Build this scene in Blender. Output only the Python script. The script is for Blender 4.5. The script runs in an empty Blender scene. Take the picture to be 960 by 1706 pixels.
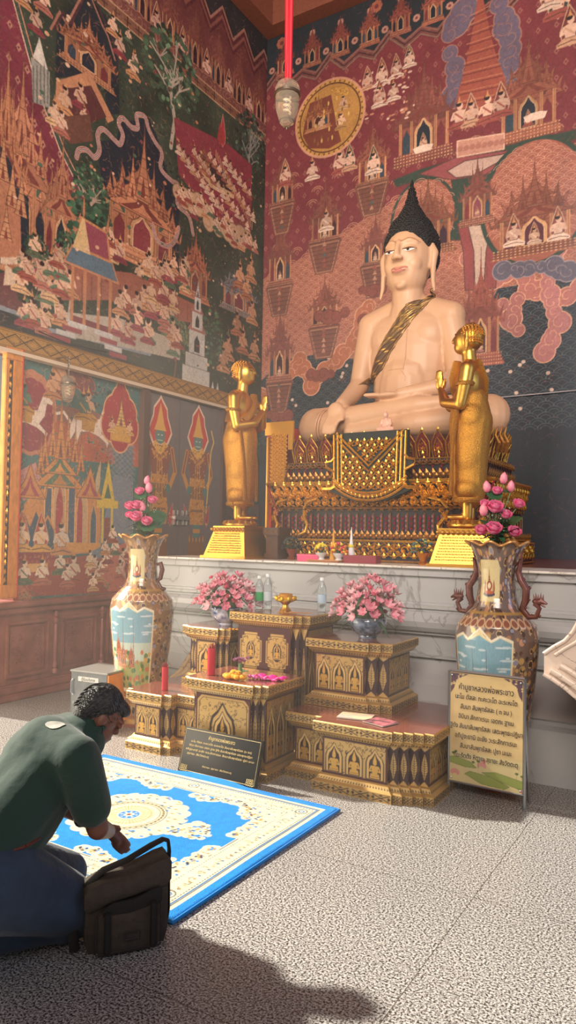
import bpy, bmesh, math, random
import numpy as np
from mathutils import Vector, Matrix, Euler
from mathutils.bvhtree import BVHTree
random.seed(7); rng = np.random.default_rng(7)
C = bpy.context.scene.collection
S = bpy.context.scene
PI = math.pi
# ------------------------------------------------------------------ camera
F = 1234.0
cd = bpy.data.cameras.new('camera'); cam = bpy.data.objects.new('camera', cd); C.objects.link(cam); S.camera = cam
cd.sensor_fit = 'VERTICAL'; cd.sensor_height = 36.0; cd.lens = F / 1706 * 36.0; cd.clip_start = 0.05; cd.clip_end = 200
vy = Vector((748, 51, F)).normalized(); vx = -Vector((-2037, 3, F)).normalized()
vx = (vx - vy * vx.dot(vy)).normalized(); vz = vx.cross(vy)
R3 = Matrix((vx, vy, vz))                    # camera axes (right, down, forward) -> world
CAM = Vector((0, 0, 1.5))
right, down, fwd = R3.col[0], R3.col[1], R3.col[2]
m = Matrix.Identity(4)
for i in range(3):
    m[i][0], m[i][1], m[i][2], m[i][3] = right[i], -down[i], -fwd[i], CAM[i]
cam.matrix_world = m
# ------------------------------------------------------------------ light
S.view_settings.view_transform = 'Standard'; S.view_settings.look = 'None'
S.view_settings.exposure = 0.2; S.view_settings.gamma = 1.0; S.view_settings.use_curve_mapping = False
w = bpy.data.worlds.new('sky'); S.world = w; w.use_nodes = True
bgn = w.node_tree.nodes['Background']; bgn.inputs[0].default_value = (0.95, 0.9, 0.9, 1); bgn.inputs[1].default_value = 0.21
def light(name, kind, loc, aim, energy, col, **k):
    l = bpy.data.lights.new(name, kind); l.energy = energy; l.color = col
    for a, b in k.items(): setattr(l, a, b)
    o = bpy.data.objects.new(name, l); C.objects.link(o); o.location = loc
    o.rotation_euler = Vector(aim).to_track_quat('-Z', 'Y').to_euler(); return o
light('sun', 'SUN', (-12, 2, 8), (1, 0.1, -0.84), 9.0, (1.0, 0.92, 0.78), angle=math.radians(2.5))
light('doorway_daylight', 'AREA', (-5.9, 2.0, 2.2), (1, 0.8, -0.02), 150, (1.0, 0.84, 0.62), shape='RECTANGLE', size=3.2, size_y=3.2)
light('window_daylight', 'AREA', (4.5, 5.5, 3.2), (-1, 0.1, -0.15), 80, (0.38, 0.58, 1.0), shape='RECTANGLE', size=2.5, size_y=3.0)
light('mural_fill', 'AREA', (0.5, -2.5, 5.6), (-0.42, 1, 0.0), 330, (1.0, 0.86, 0.76), shape='RECTANGLE', size=4, size_y=3, spread=math.radians(95))  # added fill lamp, stands for sunlit floor bounce on the upper murals and Buddha
light('shrine_spotlight', 'SPOT', (-1.6, 2.2, 6.2), (-.9, 3.9, -2.05), 70, (1.0, 0.88, 0.68), spot_size=math.radians(13), spot_blend=.9, shadow_soft_size=.15)
# ------------------------------------------------------------------ helpers
def lin(c):
    if isinstance(c, str):
        c = c.lstrip('#'); c = [int(c[i:i+2], 16) / 255 for i in (0, 2, 4)]
    return tuple(x / 12.92 if x <= 0.04045 else ((x + 0.055) / 1.055) ** 2.4 for x in c[:3])
def mat(name, col, rough=0.5, metal=0.0, var=0.0, vs=20.0, bump=0.0, bs=60.0, col2=None, bkind='NOISE', coat=0.0, sheen=0.0, trans=0.0, alpha=1.0):
    m = bpy.data.materials.new(name); m.use_nodes = True; nt = m.node_tree; p = nt.nodes['Principled BSDF']
    c = (*lin(col), 1); p.inputs['Base Color'].default_value = c
    p.inputs['Roughness'].default_value = rough; p.inputs['Metallic'].default_value = metal
    p.inputs['Coat Weight'].default_value = coat; p.inputs['Sheen Weight'].default_value = sheen
    p.inputs['Transmission Weight'].default_value = trans; p.inputs['Alpha'].default_value = alpha
    tc = nt.nodes.new('ShaderNodeTexCoord')
    if var or col2:
        n = nt.nodes.new('ShaderNodeTexNoise'); n.inputs['Scale'].default_value = vs; n.inputs['Detail'].default_value = 6
        nt.links.new(tc.outputs['Object'], n.inputs['Vector'])
        r = nt.nodes.new('ShaderNodeValToRGB'); nt.links.new(n.outputs['Fac'], r.inputs[0])
        r.color_ramp.elements[0].position = 0.35; r.color_ramp.elements[1].position = 0.65
        if col2: r.color_ramp.elements[0].color = (*lin(col2), 1); r.color_ramp.elements[1].color = c
        else:
            r.color_ramp.elements[0].color = tuple(x * (1 - var) for x in c[:3]) + (1,)
            r.color_ramp.elements[1].color = tuple(min(1, x * (1 + var)) for x in c[:3]) + (1,)
        nt.links.new(r.outputs[0], p.inputs['Base Color'])
    if bump:
        if bkind == 'VORONOI':
            b = nt.nodes.new('ShaderNodeTexVoronoi'); out = b.outputs['Distance']
        else:
            b = nt.nodes.new('ShaderNodeTexNoise'); b.inputs['Detail'].default_value = 4; out = b.outputs['Fac']
        b.inputs['Scale'].default_value = bs; nt.links.new(tc.outputs['Object'], b.inputs['Vector'])
        bp = nt.nodes.new('ShaderNodeBump'); bp.inputs['Strength'].default_value = abs(bump); bp.inputs['Distance'].default_value = 0.01
        if bkind == 'VORONOI': bp.invert = True
        nt.links.new(out, bp.inputs['Height']); nt.links.new(bp.outputs[0], p.inputs['Normal'])
    return m
def paintmat(name, rough=0.6, metal=0.0, goldrough=0.3, bump=0.0, bs=200.0, coat=0.0):
    """reads the painted colour attribute; its alpha marks gilding"""
    m = bpy.data.materials.new(name); m.use_nodes = True; nt = m.node_tree; p = nt.nodes['Principled BSDF']
    a = nt.nodes.new('ShaderNodeAttribute'); a.attribute_name = 'Col'
    nt.links.new(a.outputs['Color'], p.inputs['Base Color'])
    nt.links.new(a.outputs['Alpha'], p.inputs['Metallic'])
    mr = nt.nodes.new('ShaderNodeMapRange'); mr.inputs['To Min'].default_value = rough; mr.inputs['To Max'].default_value = goldrough
    nt.links.new(a.outputs['Alpha'], mr.inputs['Value']); nt.links.new(mr.outputs[0], p.inputs['Roughness'])
    p.inputs['Coat Weight'].default_value = coat; p.inputs['Coat Roughness'].default_value = 0.15
    if bump:
        tc = nt.nodes.new('ShaderNodeTexCoord')
        b = nt.nodes.new('ShaderNodeTexNoise'); b.inputs['Scale'].default_value = bs; b.inputs['Detail'].default_value = 3
        nt.links.new(tc.outputs['Object'], b.inputs['Vector'])
        bp = nt.nodes.new('ShaderNodeBump'); bp.inputs['Strength'].default_value = bump; bp.inputs['Distance'].default_value = 0.01
        nt.links.new(b.outputs['Fac'], bp.inputs['Height']); nt.links.new(bp.outputs[0], p.inputs['Normal'])
    return m
def thing(name, label, cat, loc=(0, 0, 0), rz=0.0, group=None):
    o = bpy.data.objects.new(name, None); C.objects.link(o); o.empty_display_size = 0.1
    o.location = loc; o.rotation_euler = (0, 0, rz); o['label'] = label; o['category'] = cat
    if group: o['group'] = group
    return o
def tag(o, label, cat=None, group=None):
    o['label'] = label
    if cat: o['category'] = cat
    if group: o['group'] = group
    return o
def link(name, me, m, parent=None, loc=None, smooth=False):
    o = bpy.data.objects.new(name, me); C.objects.link(o)
    if m is not None:
        me.materials.clear(); me.materials.append(m)
    if smooth and len(me.polygons): me.polygons.foreach_set('use_smooth', np.ones(len(me.polygons), bool))
    if parent: o.parent = parent
    if loc is not None: o.location = loc
    return o
def copy_tree(o, parent=None):
    c = o.copy(); C.objects.link(c); c.parent = parent
    for ch in list(o.children): copy_tree(ch, c)
    return c
class MB:
    def __init__(s): s.v = []; s.f = []; s.M = None
    def add(s, vs, fs):
        n = len(s.v)
        if s.M is not None: vs = [tuple(s.M @ Vector(p)) for p in vs]
        s.v += [tuple(p) for p in vs]; s.f += [tuple(i + n for i in f) for f in fs]; return s
    def box(s, x0, x1, y0, y1, z0, z1):
        return s.add([(x0,y0,z0),(x1,y0,z0),(x1,y1,z0),(x0,y1,z0),(x0,y0,z1),(x1,y0,z1),(x1,y1,z1),(x0,y1,z1)],
                     [(0,3,2,1),(4,5,6,7),(0,1,5,4),(1,2,6,5),(2,3,7,6),(3,0,4,7)])
    def bbox(s, x0, x1, y0, y1, z0, z1, b=0.01):
        bm = bmesh.new(); bmesh.ops.create_cube(bm, size=1.0)
        for v in bm.verts: v.co = Vector(((x0+x1)/2+v.co.x*(x1-x0), (y0+y1)/2+v.co.y*(y1-y0), (z0+z1)/2+v.co.z*(z1-z0)))
        bmesh.ops.bevel(bm, geom=list(bm.edges), offset=b, segments=2, affect='EDGES')
        bm.verts.index_update(); s.add([v.co[:] for v in bm.verts], [[v.index for v in f.verts] for f in bm.faces]); bm.free(); return s
    def lathe(s, prof, n=24, c=(0, 0, 0), cap=True, wave=None):
        vs = []
        for k, (r, z) in enumerate(prof):
            for i in range(n):
                a = 2*PI*i/n; rr, zz = (r, z) if wave is None else wave(r, z, a, k)
                vs.append((c[0]+rr*math.cos(a), c[1]+rr*math.sin(a), c[2]+zz))
        fs = [(k*n+i, k*n+(i+1) % n, (k+1)*n+(i+1) % n, (k+1)*n+i) for k in range(len(prof)-1) for i in range(n)]
        if cap: fs += [tuple(range(n))[::-1], tuple((len(prof)-1)*n+i for i in range(n))]
        return s.add(vs, fs)
    def tube(s, pts, rad, n=8, flat=1.0, cap=True):
        pts = [Vector(p) for p in pts]; k = len(pts)
        if not hasattr(rad, '__len__'): rad = [rad]*k
        vs = []; up = None
        for i, p in enumerate(pts):
            t = (pts[min(i+1, k-1)] - pts[max(i-1, 0)])
            t = t.normalized() if t.length > 1e-9 else Vector((0, 0, 1))
            if up is None: up = Vector((0, 0, 1)) if abs(t.z) < 0.9 else Vector((0, 1, 0))
            a = t.cross(up)
            a = a.normalized() if a.length > 1e-6 else t.orthogonal().normalized()
            b = a.cross(t).normalized(); up = b
            for j in range(n):
                q = 2*PI*j/n; vs.append(tuple(p + (a*math.cos(q) + b*math.sin(q)*flat)*rad[i]))
        fs = [(i*n+j, i*n+(j+1) % n, (i+1)*n+(j+1) % n, (i+1)*n+j) for i in range(k-1) for j in range(n)]
        if cap: fs += [tuple(range(n))[::-1], tuple((k-1)*n+j for j in range(n))]
        return s.add(vs, fs)
    def ell(s, c, r, nu=10, nv=7, rot=None):
        vs = []; 
        for i in range(nv+1):
            th = PI*i/nv
            for j in range(nu):
                ph = 2*PI*j/nu; p = Vector((r[0]*math.sin(th)*math.cos(ph), r[1]*math.sin(th)*math.sin(ph), r[2]*math.cos(th)))
                if rot is not None: p = rot @ p
                vs.append(tuple(Vector(c)+p))
        fs = [(i*nu+j, (i+1)*nu+j, (i+1)*nu+(j+1) % nu, i*nu+(j+1) % nu) for i in range(nv) for j in range(nu)]
        return s.add(vs, fs)
    def oct(s, c, r, rot=None):
        vs = [(r[0],0,0),(-r[0],0,0),(0,r[1],0),(0,-r[1],0),(0,0,r[2]),(0,0,-r[2])]
        vs = [tuple(Vector(c) + (rot @ Vector(p) if rot is not None else Vector(p))) for p in vs]
        return s.add(vs, [(0,2,4),(2,1,4),(1,3,4),(3,0,4),(2,0,5),(1,2,5),(3,1,5),(0,3,5)])
    def prism(s, poly, y0, y1, axis='y'):
        """polygon (a,b) extruded; axis y: a->x,b->z ; axis x: a->y,b->z ; axis z: a->x,b->y"""
        n = len(poly)
        f = {'y': lambda a, b, t: (a, t, b), 'x': lambda a, b, t: (t, a, b), 'z': lambda a, b, t: (a, b, t)}[axis]
        vs = [f(a, b, y0) for a, b in poly] + [f(a, b, y1) for a, b in poly]
        fs = [tuple(range(n)), tuple(range(2*n-1, n-1, -1))] + [(i, (i+1) % n, n+(i+1) % n, n+i) for i in range(n)]
        return s.add(vs, fs)
    def build(s, name, m, parent=None, smooth=False, loc=None, fix=True):
        me = bpy.data.meshes.new(name); me.from_pydata(s.v, [], s.f); me.update()
        if fix and len(s.f) < 60000:
            bm = bmesh.new(); bm.from_mesh(me); bmesh.ops.recalc_face_normals(bm, faces=bm.faces); bm.to_mesh(me); bm.free()
        o = link(name, me, m, parent, loc, smooth)
        if smooth and hasattr(me, 'set_sharp_from_angle'): me.set_sharp_from_angle(angle=math.radians(50))
        return o
def blob(name, prims, vox, m, parent=None, smooth=5, loc=None):
    """prims: ('e', centre, radii[, rot Matrix]) or ('t', [(p, r), ...]) grown into ONE continuous surface"""
    b = MB()
    for p in prims:
        if p[0] == 'e': b.ell(p[1], p[2], 20, 14, p[3] if len(p) > 3 else None)
        else:
            pts = p[1]
            for i, (q, r) in enumerate(pts):
                b.ell(q, (r, r, r), 14, 10)
                if i:
                    q0, r0 = pts[i-1]; b.tube([q0, q], [r0, r], 16)
    me = bpy.data.meshes.new(name); me.from_pydata(b.v, [], b.f)
    bm = bmesh.new(); bm.from_mesh(me); bmesh.ops.remove_doubles(bm, verts=bm.verts, dist=1e-6); bmesh.ops.recalc_face_normals(bm, faces=bm.faces); bm.to_mesh(me); bm.free()
    t = bpy.data.objects.new(name, me); C.objects.link(t)
    r = t.modifiers.new('r', 'REMESH'); r.mode = 'VOXEL'; r.voxel_size = vox
    s = t.modifiers.new('s', 'SMOOTH'); s.factor = 0.5; s.iterations = smooth
    me2 = bpy.data.meshes.new_from_object(t.evaluated_get(bpy.context.evaluated_depsgraph_get()))
    bpy.data.objects.remove(t); bpy.data.meshes.remove(me)
    return link(name, me2, m, parent, loc, True)
def bvh(o): return BVHTree.FromPolygons([v.co[:] for v in o.data.vertices], [p.vertices[:] for p in o.data.polygons])
def text(name, s, size, m, parent, mw, align='CENTER', ext=0.0006, sx=1.0):
    cu = bpy.data.curves.new(name, 'FONT'); cu.body = s; cu.size = size; cu.extrude = ext; cu.align_x = align; cu.align_y = 'CENTER'; cu.resolution_u = 3
    t = bpy.data.objects.new(name, cu); C.objects.link(t)
    me = bpy.data.meshes.new_from_object(t.evaluated_get(bpy.context.evaluated_depsgraph_get())); bpy.data.objects.remove(t)
    me.transform(Matrix.Diagonal((sx, 1, 1, 1))); me.transform(mw)
    return me
def join_meshes(name, meshes, m, parent=None):
    bm = bmesh.new()
    for me in meshes: bm.from_mesh(me)
    out = bpy.data.meshes.new(name); bm.to_mesh(out); bm.free(); return link(name, out, m, parent)
# ---- painting: a raster of colours laid on a fine mesh as a colour attribute
class Canvas:
    def __init__(s, u0, u1, v0, v1, res, col, ss=2):
        s.u0, s.u1, s.v0, s.v1 = u0, u1, v0, v1; s.ss = ss; s.kx = 1.0; s.ku = 0.0
        s.nx = max(2, int(round((u1-u0)/res))); s.ny = max(2, int(round((v1-v0)/res)))
        s.W, s.H = s.nx*ss, s.ny*ss
        s.a = np.zeros((s.H, s.W, 4), np.float32); s.a[:, :, :3] = lin(col)
        s.U = (np.arange(s.W)+.5)/s.W*(u1-u0)+u0; s.V = (np.arange(s.H)+.5)/s.H*(v1-v0)+v0
    def _box(s, a0, a1, b0, b1):
        fx = s.W/(s.u1-s.u0); fy = s.H/(s.v1-s.v0)
        return (max(0, int((a0-s.u0)*fx)), min(s.W, int((a1-s.u0)*fx)+2), max(0, int((b0-s.v0)*fy)), min(s.H, int((b1-s.v0)*fy)+2))
    def put(s, i0, i1, j0, j1, mask, col, gold=0.0, op=1.0):
        c = np.array((*lin(col), gold), np.float32) if not isinstance(col, np.ndarray) else col
        reg = s.a[j0:j1, i0:i1]
        if op >= 1: reg[mask] = c
        else: reg[mask] = reg[mask]*(1-op) + c*op
    def poly(s, pts, col, gold=0.0, op=1.0):
        P = np.array(pts, float); P[:, 0] = s.ku+(P[:, 0]-s.ku)*s.kx; i0, i1, j0, j1 = s._box(P[:,0].min(), P[:,0].max(), P[:,1].min(), P[:,1].max())
        if i1 <= i0 or j1 <= j0: return
        X, Y = np.meshgrid(s.U[i0:i1], s.V[j0:j1]); ins = np.zeros(X.shape, bool); n = len(P)
        for k in range(n):
            x1, y1 = P[k]; x2, y2 = P[(k+1) % n]
            if y1 == y2: continue
            ins ^= ((Y >= min(y1, y2)) & (Y < max(y1, y2)) & (X < (x2-x1)*(Y-y1)/(y2-y1)+x1))
        s.put(i0, i1, j0, j1, ins, col, gold, op)
    def rect(s, a0, a1, b0, b1, col, gold=0.0, op=1.0):
        a0 = s.ku+(a0-s.ku)*s.kx; a1 = s.ku+(a1-s.ku)*s.kx
        i0, i1, j0, j1 = s._box(a0, a1, b0, b1)
        if i1 <= i0 or j1 <= j0: return
        X, Y = np.meshgrid(s.U[i0:i1], s.V[j0:j1]); s.put(i0, i1, j0, j1, (X >= a0) & (X < a1) & (Y >= b0) & (Y < b1), col, gold, op)
    def ell(s, u, v, a, b, col, gold=0.0, ring=0.0, op=1.0):
        u = s.ku+(u-s.ku)*s.kx; a *= s.kx
        i0, i1, j0, j1 = s._box(u-a, u+a, v-b, v+b)
        if i1 <= i0 or j1 <= j0: return
        X, Y = np.meshgrid(s.U[i0:i1], s.V[j0:j1]); d = ((X-u)/a)**2+((Y-v)/b)**2
        mk = d < 1
        if ring: mk &= d > (1-ring/min(a, b))**2
        s.put(i0, i1, j0, j1, mk, col, gold, op)
    def line(s, pts, w, col, gold=0.0, op=1.0):
        pts = [(s.ku+(x-s.ku)*s.kx, y) for x, y in pts]
        for (x1, y1), (x2, y2) in zip(pts[:-1], pts[1:]):
            i0, i1, j0, j1 = s._box(min(x1, x2)-w, max(x1, x2)+w, min(y1, y2)-w, max(y1, y2)+w)
            if i1 <= i0 or j1 <= j0: continue
            X, Y = np.meshgrid(s.U[i0:i1], s.V[j0:j1]); L = (x2-x1)**2+(y2-y1)**2+1e-12
            t = np.clip(((X-x1)*(x2-x1)+(Y-y1)*(y2-y1))/L, 0, 1)
            s.put(i0, i1, j0, j1, ((X-x1-t*(x2-x1))**2+(Y-y1-t*(y2-y1))**2) < (w/2)**2, col, gold, op)
    def loop(s, pts, w, col, gold=0.0, op=1.0): s.line(list(pts)+[pts[0]], w, col, gold, op)
    def noise(s, amt, cell, seed=0, mask=None):
        r = np.random.default_rng(seed); hx, hy = int(s.W/s.ss/cell)+3, int(s.H/s.ss/cell)+3
        g = r.normal(0, 1, (hy, hx)); y = np.linspace(0, hy-1.001, s.H); x = np.linspace(0, hx-1.001, s.W)
        yi, xi = y.astype(int), x.astype(int); fy, fx = (y-yi)[:, None], (x-xi)[None, :]
        n = (g[yi][:, xi]*(1-fy)*(1-fx)+g[yi+1][:, xi]*fy*(1-fx)+g[yi][:, xi+1]*(1-fy)*fx+g[yi+1][:, xi+1]*fy*fx)
        f = np.clip(1+amt*n, .3, 1.9)[:, :, None]
        s.a[:, :, :3] *= f
    def small(s):
        return s.a.reshape(s.ny, s.ss, s.nx, s.ss, 4).mean(axis=(1, 3))
    def mesh(s, name, fn, m, parent=None, smooth=False):
        """fn(U, V) -> X, Y, Z arrays in metres"""
        a = s.small(); ny, nx = s.ny, s.nx
        u = (np.arange(nx)+.5)/nx; v = (np.arange(ny)+.5)/ny
        u[0] = 0; u[-1] = 1; v[0] = 0; v[-1] = 1
        Ug, Vg = np.meshgrid(s.u0+u*(s.u1-s.u0), s.v0+v*(s.v1-s.v0))
        X, Y, Z = fn(Ug, Vg); co = np.stack([X+0*Ug, Y+0*Ug, Z+0*Ug], -1).reshape(-1, 3).astype(np.float32)
        idx = np.arange(nx*ny).reshape(ny, nx)
        q = np.stack([idx[:-1, :-1], idx[:-1, 1:], idx[1:, 1:], idx[1:, :-1]], -1).reshape(-1, 4)
        me = bpy.data.meshes.new(name); me.vertices.add(nx*ny); me.vertices.foreach_set('co', co.ravel())
        me.loops.add(q.size); me.loops.foreach_set('vertex_index', q.ravel().astype(np.int32))
        me.polygons.add(len(q)); me.polygons.foreach_set('loop_start', np.arange(0, q.size, 4, dtype=np.int32))
        me.update(calc_edges=True)
        at = me.color_attributes.new('Col', 'FLOAT_COLOR', 'POINT'); at.data.foreach_set('color', a.reshape(-1).astype(np.float32))
        return link(name, me, m, parent, None, smooth)
def ray(px, py): return R3 @ Vector((px-480, py-853, F))
def LW(px, py):                       # photo point -> (y, z) on the left wall
    d = ray(px, py); t = -5.53/d.x; return (d.y*t, 1.5+d.z*t)
def BW(px, py):                       # photo point -> (x, z) on the rear wall
    d = ray(px, py); t = 8.36/d.y; return (d.x*t, 1.5+d.z*t)
# ------------------------------------------------------------------ painted motifs
GOLD, OCH, BRN, DRK, RED, GRN, CRM, TEAL = '#b5764a', '#a0623c', '#6b3a26', '#2a1f1c', '#8a2f32', '#3c5440', '#d6a680', '#24383c'
def jit(c, a=0.06):
    l = [int(c[i:i+2], 16)/255 for i in (1, 3, 5)]; k = 1+random.uniform(-a, a)*2
    return '#%02x%02x%02x' % tuple(int(255*min(1, max(0, x*k))) for x in l)
def spire(c, u, v, w, h, col=GOLD, out=BRN, lw=0.006):
    P = []
    for t in np.linspace(0, 1, 9): P.append((u-w/2*(1-t)**1.9*(1+0.12*math.sin(t*26)), v+h*t))
    P += [(2*u-a, b) for a, b in P[::-1]]
    c.poly(P, col); c.loop(P, lw, out)
    for t in (.08, .18, .28, .4, .52): c.line([(u-w/2*(1-t)**1.9, v+h*t), (u+w/2*(1-t)**1.9, v+h*t)], lw, out)
    q = w*.16; c.poly([(u-q, v+h*.02), (u, v+h*.3), (u+q, v+h*.02)], jit('#7c3a2a'))
def flame(c, u, v, w, h, col, out=BRN, lean=0.0, lw=0.005):
    L = [(0, 0), (.5, .18), (.62, .38), (.42, .6), (.3, .75), (.05, 1.0)]
    P = [(u-a*w+lean*b*b*w, v+b*h) for a, b in L]+[(u+a*w+lean*b*b*w, v+b*h) for a, b in L[::-1][1:]]
    c.poly(P, col); c.loop(P, lw, out)
def gable(c, u, v, w, h, col, inner, out=BRN, lw=0.006):
    P = [(u-w/2, v), (u-w*.36, v+h*.22), (u-w*.17, v+h*.5), (u, v+h), (u+w*.17, v+h*.5), (u+w*.36, v+h*.22), (u+w/2, v)]
    c.poly(P, col); c.loop(P, lw, out)
    c.poly([(u+(a-u)*.62, v+h*.06+(b-v)*.62) for a, b in P], inner); c.poly([(u+(a-u)*.3, v+h*.08+(b-v)*.35) for a, b in P], jit(col))
    for sgn in (-1, 1):
        flame(c, u+sgn*w*.5, v-h*.02, w*.05, h*.5, col, out, lean=sgn*1.6, lw=lw*.7)
        for t in (.25, .5, .75):
            a = u+sgn*w*.5*(1-t)**1.15; b = v+h*t**1.1
            c.poly([(a-w*.02, b), (a+sgn*w*.05, b+h*.14), (a+w*.02, b)], col)
def niche(c, u, v, w, h, col, out=None, lw=0.004):
    P = [(u-w/2, v), (u-w/2, v+h*.55), (u-w*.42, v+h*.7), (u-w*.2, v+h*.82), (u, v+h), (u+w*.2, v+h*.82), (u+w*.42, v+h*.7), (u+w/2, v+h*.55), (u+w/2, v)]
    c.poly(P, col)
    if out: c.loop(P, lw, out)
def figure(c, u, v, s, cloth=None, halo=None, skin=CRM, crown=True, out='#5a3426', face=1):
    skin = jit({'#e8c2a0': '#d4a884', '#ecc6a0': '#d8aa84', '#ecc8a4': '#d8ac88', '#e8c4a0': '#d4aa88', '#e6bc9c': '#d2a488'}.get(skin, skin), .05); s *= .93
    lw = max(0.003, s*.025); cloth = cloth or random.choice(['#a24a34', '#c98a52', '#4f6b4b', '#b96a52', '#d9a970', '#8a3038'])
    if halo: flame(c, u, v-s*.02, s*.42, s*1.15, halo, '#caa07a', lw=lw)
    c.poly([(u-s*.34, v), (u-s*.36, v+s*.1), (u-s*.12, v+s*.26), (u+s*.12, v+s*.26), (u+s*.38, v+s*.09), (u+s*.36, v)], cloth)
    c.line([(u-s*.3, v+s*.07), (u+s*.05, v+s*.12), (u+s*.32, v+s*.06)], lw, out)
    T = [(u-s*.13, v+s*.22), (u-s*.19, v+s*.55), (u-s*.06, v+s*.6), (u+s*.06, v+s*.6), (u+s*.19, v+s*.55), (u+s*.13, v+s*.22)]
    c.poly(T, skin); c.loop(T, lw*.7, out)
    c.line([(u-s*.17, v+s*.52), (u-s*.24*face, v+s*.34), (u+s*.04*face, v+s*.42)], s*.07, skin)
    c.line([(u+s*.17, v+s*.52), (u+s*.24, v+s*.34), (u+s*.08*face, v+s*.44)], s*.07, skin)
    c.line([(u-s*.12, v+s*.5), (u+s*.1, v+s*.3)], s*.05, cloth)
    c.ell(u+face*s*.02, v+s*.7, s*.095, s*.115, skin)
    c.ell(u-face*s*.02, v+s*.77, s*.09, s*.08, '#2b1c18')
    if crown: c.poly([(u-s*.08, v+s*.8), (u-s*.03, v+s*.87), (u, v+s*1.03), (u+s*.03, v+s*.87), (u+s*.08, v+s*.8)], '#c98a4c')
def palace(c, u, v, w, h, col=GOLD, door='#232b35', inner=GRN, out=BRN, sp=5, buddha=None, wings=True, body=.42):
    lw = max(.004, w*.008)
    for k in range(4):
        c.rect(u-w*(.5-.03*k), u+w*(.5-.03*k), v+h*.028*k, v+h*.028*(k+1), jit(col, .08)); c.line([(u-w*(.5-.03*k), v+h*.028*(k+1)), (u+w*(.5-.03*k), v+h*.028*(k+1))], lw, out)
        for q in np.arange(-w*.46, w*.46, w*.05): c.ell(u+q, v+h*(.028*k+.014), w*.012, h*.006, jit('#d09a66'))
    b0, b1 = v+h*.11, v+h*body
    c.rect(u-w*.36, u+w*.36, b0, b1, jit(col))
    if wings:
        for sgn in (-1, 1):
            gable(c, u+sgn*w*.3, b1-h*.07, w*.4, h*.2, jit(col), inner, out, lw)
            niche(c, u+sgn*w*.27, b0, w*.13, (b1-b0)*.72, random.choice([door, '#7a2c2e', '#2c4450']), out, lw)
    for q in (-.37, -.19, .19, .37):
        c.rect(u+w*(q-.022), u+w*(q+.022), b0, b1, jit('#c08050')); c.line([(u+w*q, b0), (u+w*q, b1)], lw*.6, out)
    niche(c, u, b0, w*.3, (b1-b0)*1.0, jit('#c8905a'), out, lw); niche(c, u, b0, w*.22, (b1-b0)*.9, door, '#e0b080', lw)
    if buddha: figure(c, u, b0+h*.01, min(w*.24, (b1-b0)*.72), buddha, halo='#7a3a30')
    for k, (ww, hh, vv) in enumerate([(.86, .2, body-.02), (.66, .2, body+.08), (.46, .2, body+.17)]):
        gable(c, u, v+h*vv, w*ww, h*hh, jit(col), inner if k % 2 else '#7d3a2c', out, lw)
    n = sp//2
    for k in range(n, 0, -1):
        for sgn in (-1, 1): spire(c, u+sgn*w*.13*k, v+h*(body+.1-.03*k), w*.13, h*(.45-.1*k), jit(col), out, lw*.8)
    spire(c, u, v+h*(body+.1), w*.2, h*(.9-body), col, out, lw)
def rosettes(c, u0, u1, v0, v1, st, col, r, kind='dia', inside=None, ctr=None):
    j = 0; v = v0
    while v < v1:
        u = u0+(st/2 if j % 2 else 0)
        while u < u1:
            if inside is None or inside(u, v):
                if kind == 'dia':
                    c.poly([(u-r, v), (u, v+r*1.5), (u+r, v), (u, v-r*1.5)], col); c.poly([(u-r*1.3, v-r*.2), (u, v+r*.3), (u+r*1.3, v-r*.2), (u, v-r*.5)], col)
                    c.ell(u, v, r*.3, r*.4, '#5c1f26')
                else:
                    for a in range(8): c.ell(u+r*.6*math.cos(a*PI/4), v+r*.6*math.sin(a*PI/4), r*.36, r*.36, col)
                    c.ell(u, v, r*.35, r*.35, ctr or '#7a2c30')
            u += st
        v += st*.75; j += 1
def scales(c, u0, u1, v0, v1, st, col, inside=None, w=.005):
    j = 0; v = v0
    while v < v1:
        u = u0+(st/2 if j % 2 else 0)
        while u < u1:
            if inside is None or inside(u, v):
                for rr in (1.0, .62):
                    c.line([(u+st*.56*rr*math.cos(a), v+st*.42*rr*math.sin(a)) for a in np.linspace(.15, PI-.15, 7)], w, col)
            u += st
        v += st*.36; j += 1
def tree(c, u, v, w, h, leaf='#34503a', trunk='#b89a80', n=40, bare=False):
    L = [(u, v), (u+w*.06, v+h*.25), (u-w*.04, v+h*.5)]
    if not bare:
        for k in range(n*3):
            a = random.uniform(0, 2*PI); r = random.random()**.5
            c.ell(u+math.cos(a)*r*w*.5, v+h*.66+math.sin(a)*r*h*.34, w*.05, w*.04, jit(leaf, .16))
    c.line(L, w*.06, trunk)
    for k in range(9):
        a = random.uniform(.1, .9)*PI; r = random.uniform(.25, .5); p = (u-w*.03+random.uniform(-.04, .04)*w, v+h*random.uniform(.3, .6))
        q = (p[0]+math.cos(a)*w*r, p[1]+math.sin(a)*h*r*.8); mm = ((p[0]+q[0])/2+w*.05*random.uniform(-1, 1), (p[1]+q[1])/2+.02)
        c.line([p, mm, q], w*.022, trunk)
        for t in range(3): c.line([mm, (mm[0]+random.uniform(-.13, .13)*w, mm[1]+random.uniform(.02, .16)*h)], w*.012, trunk)
    if bare: return
    for k in range(n):
        a = random.uniform(0, 2*PI); r = random.random()**.5
        c.ell(u+math.cos(a)*r*w*.48, v+h*.66+math.sin(a)*r*h*.32, w*.03, w*.025, jit('#52704e', .2))
def foliage(c, u, v, a, b, col='#2f4634', n=60):
    for k in range(n):
        t = random.uniform(0, 2*PI); r = random.random()**.5; s = random.uniform(.05, .12)*min(a, b)
        c.ell(u+math.cos(t)*r*a, v+math.sin(t)*r*b, s*1.5, s, jit(col, .22))
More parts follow.
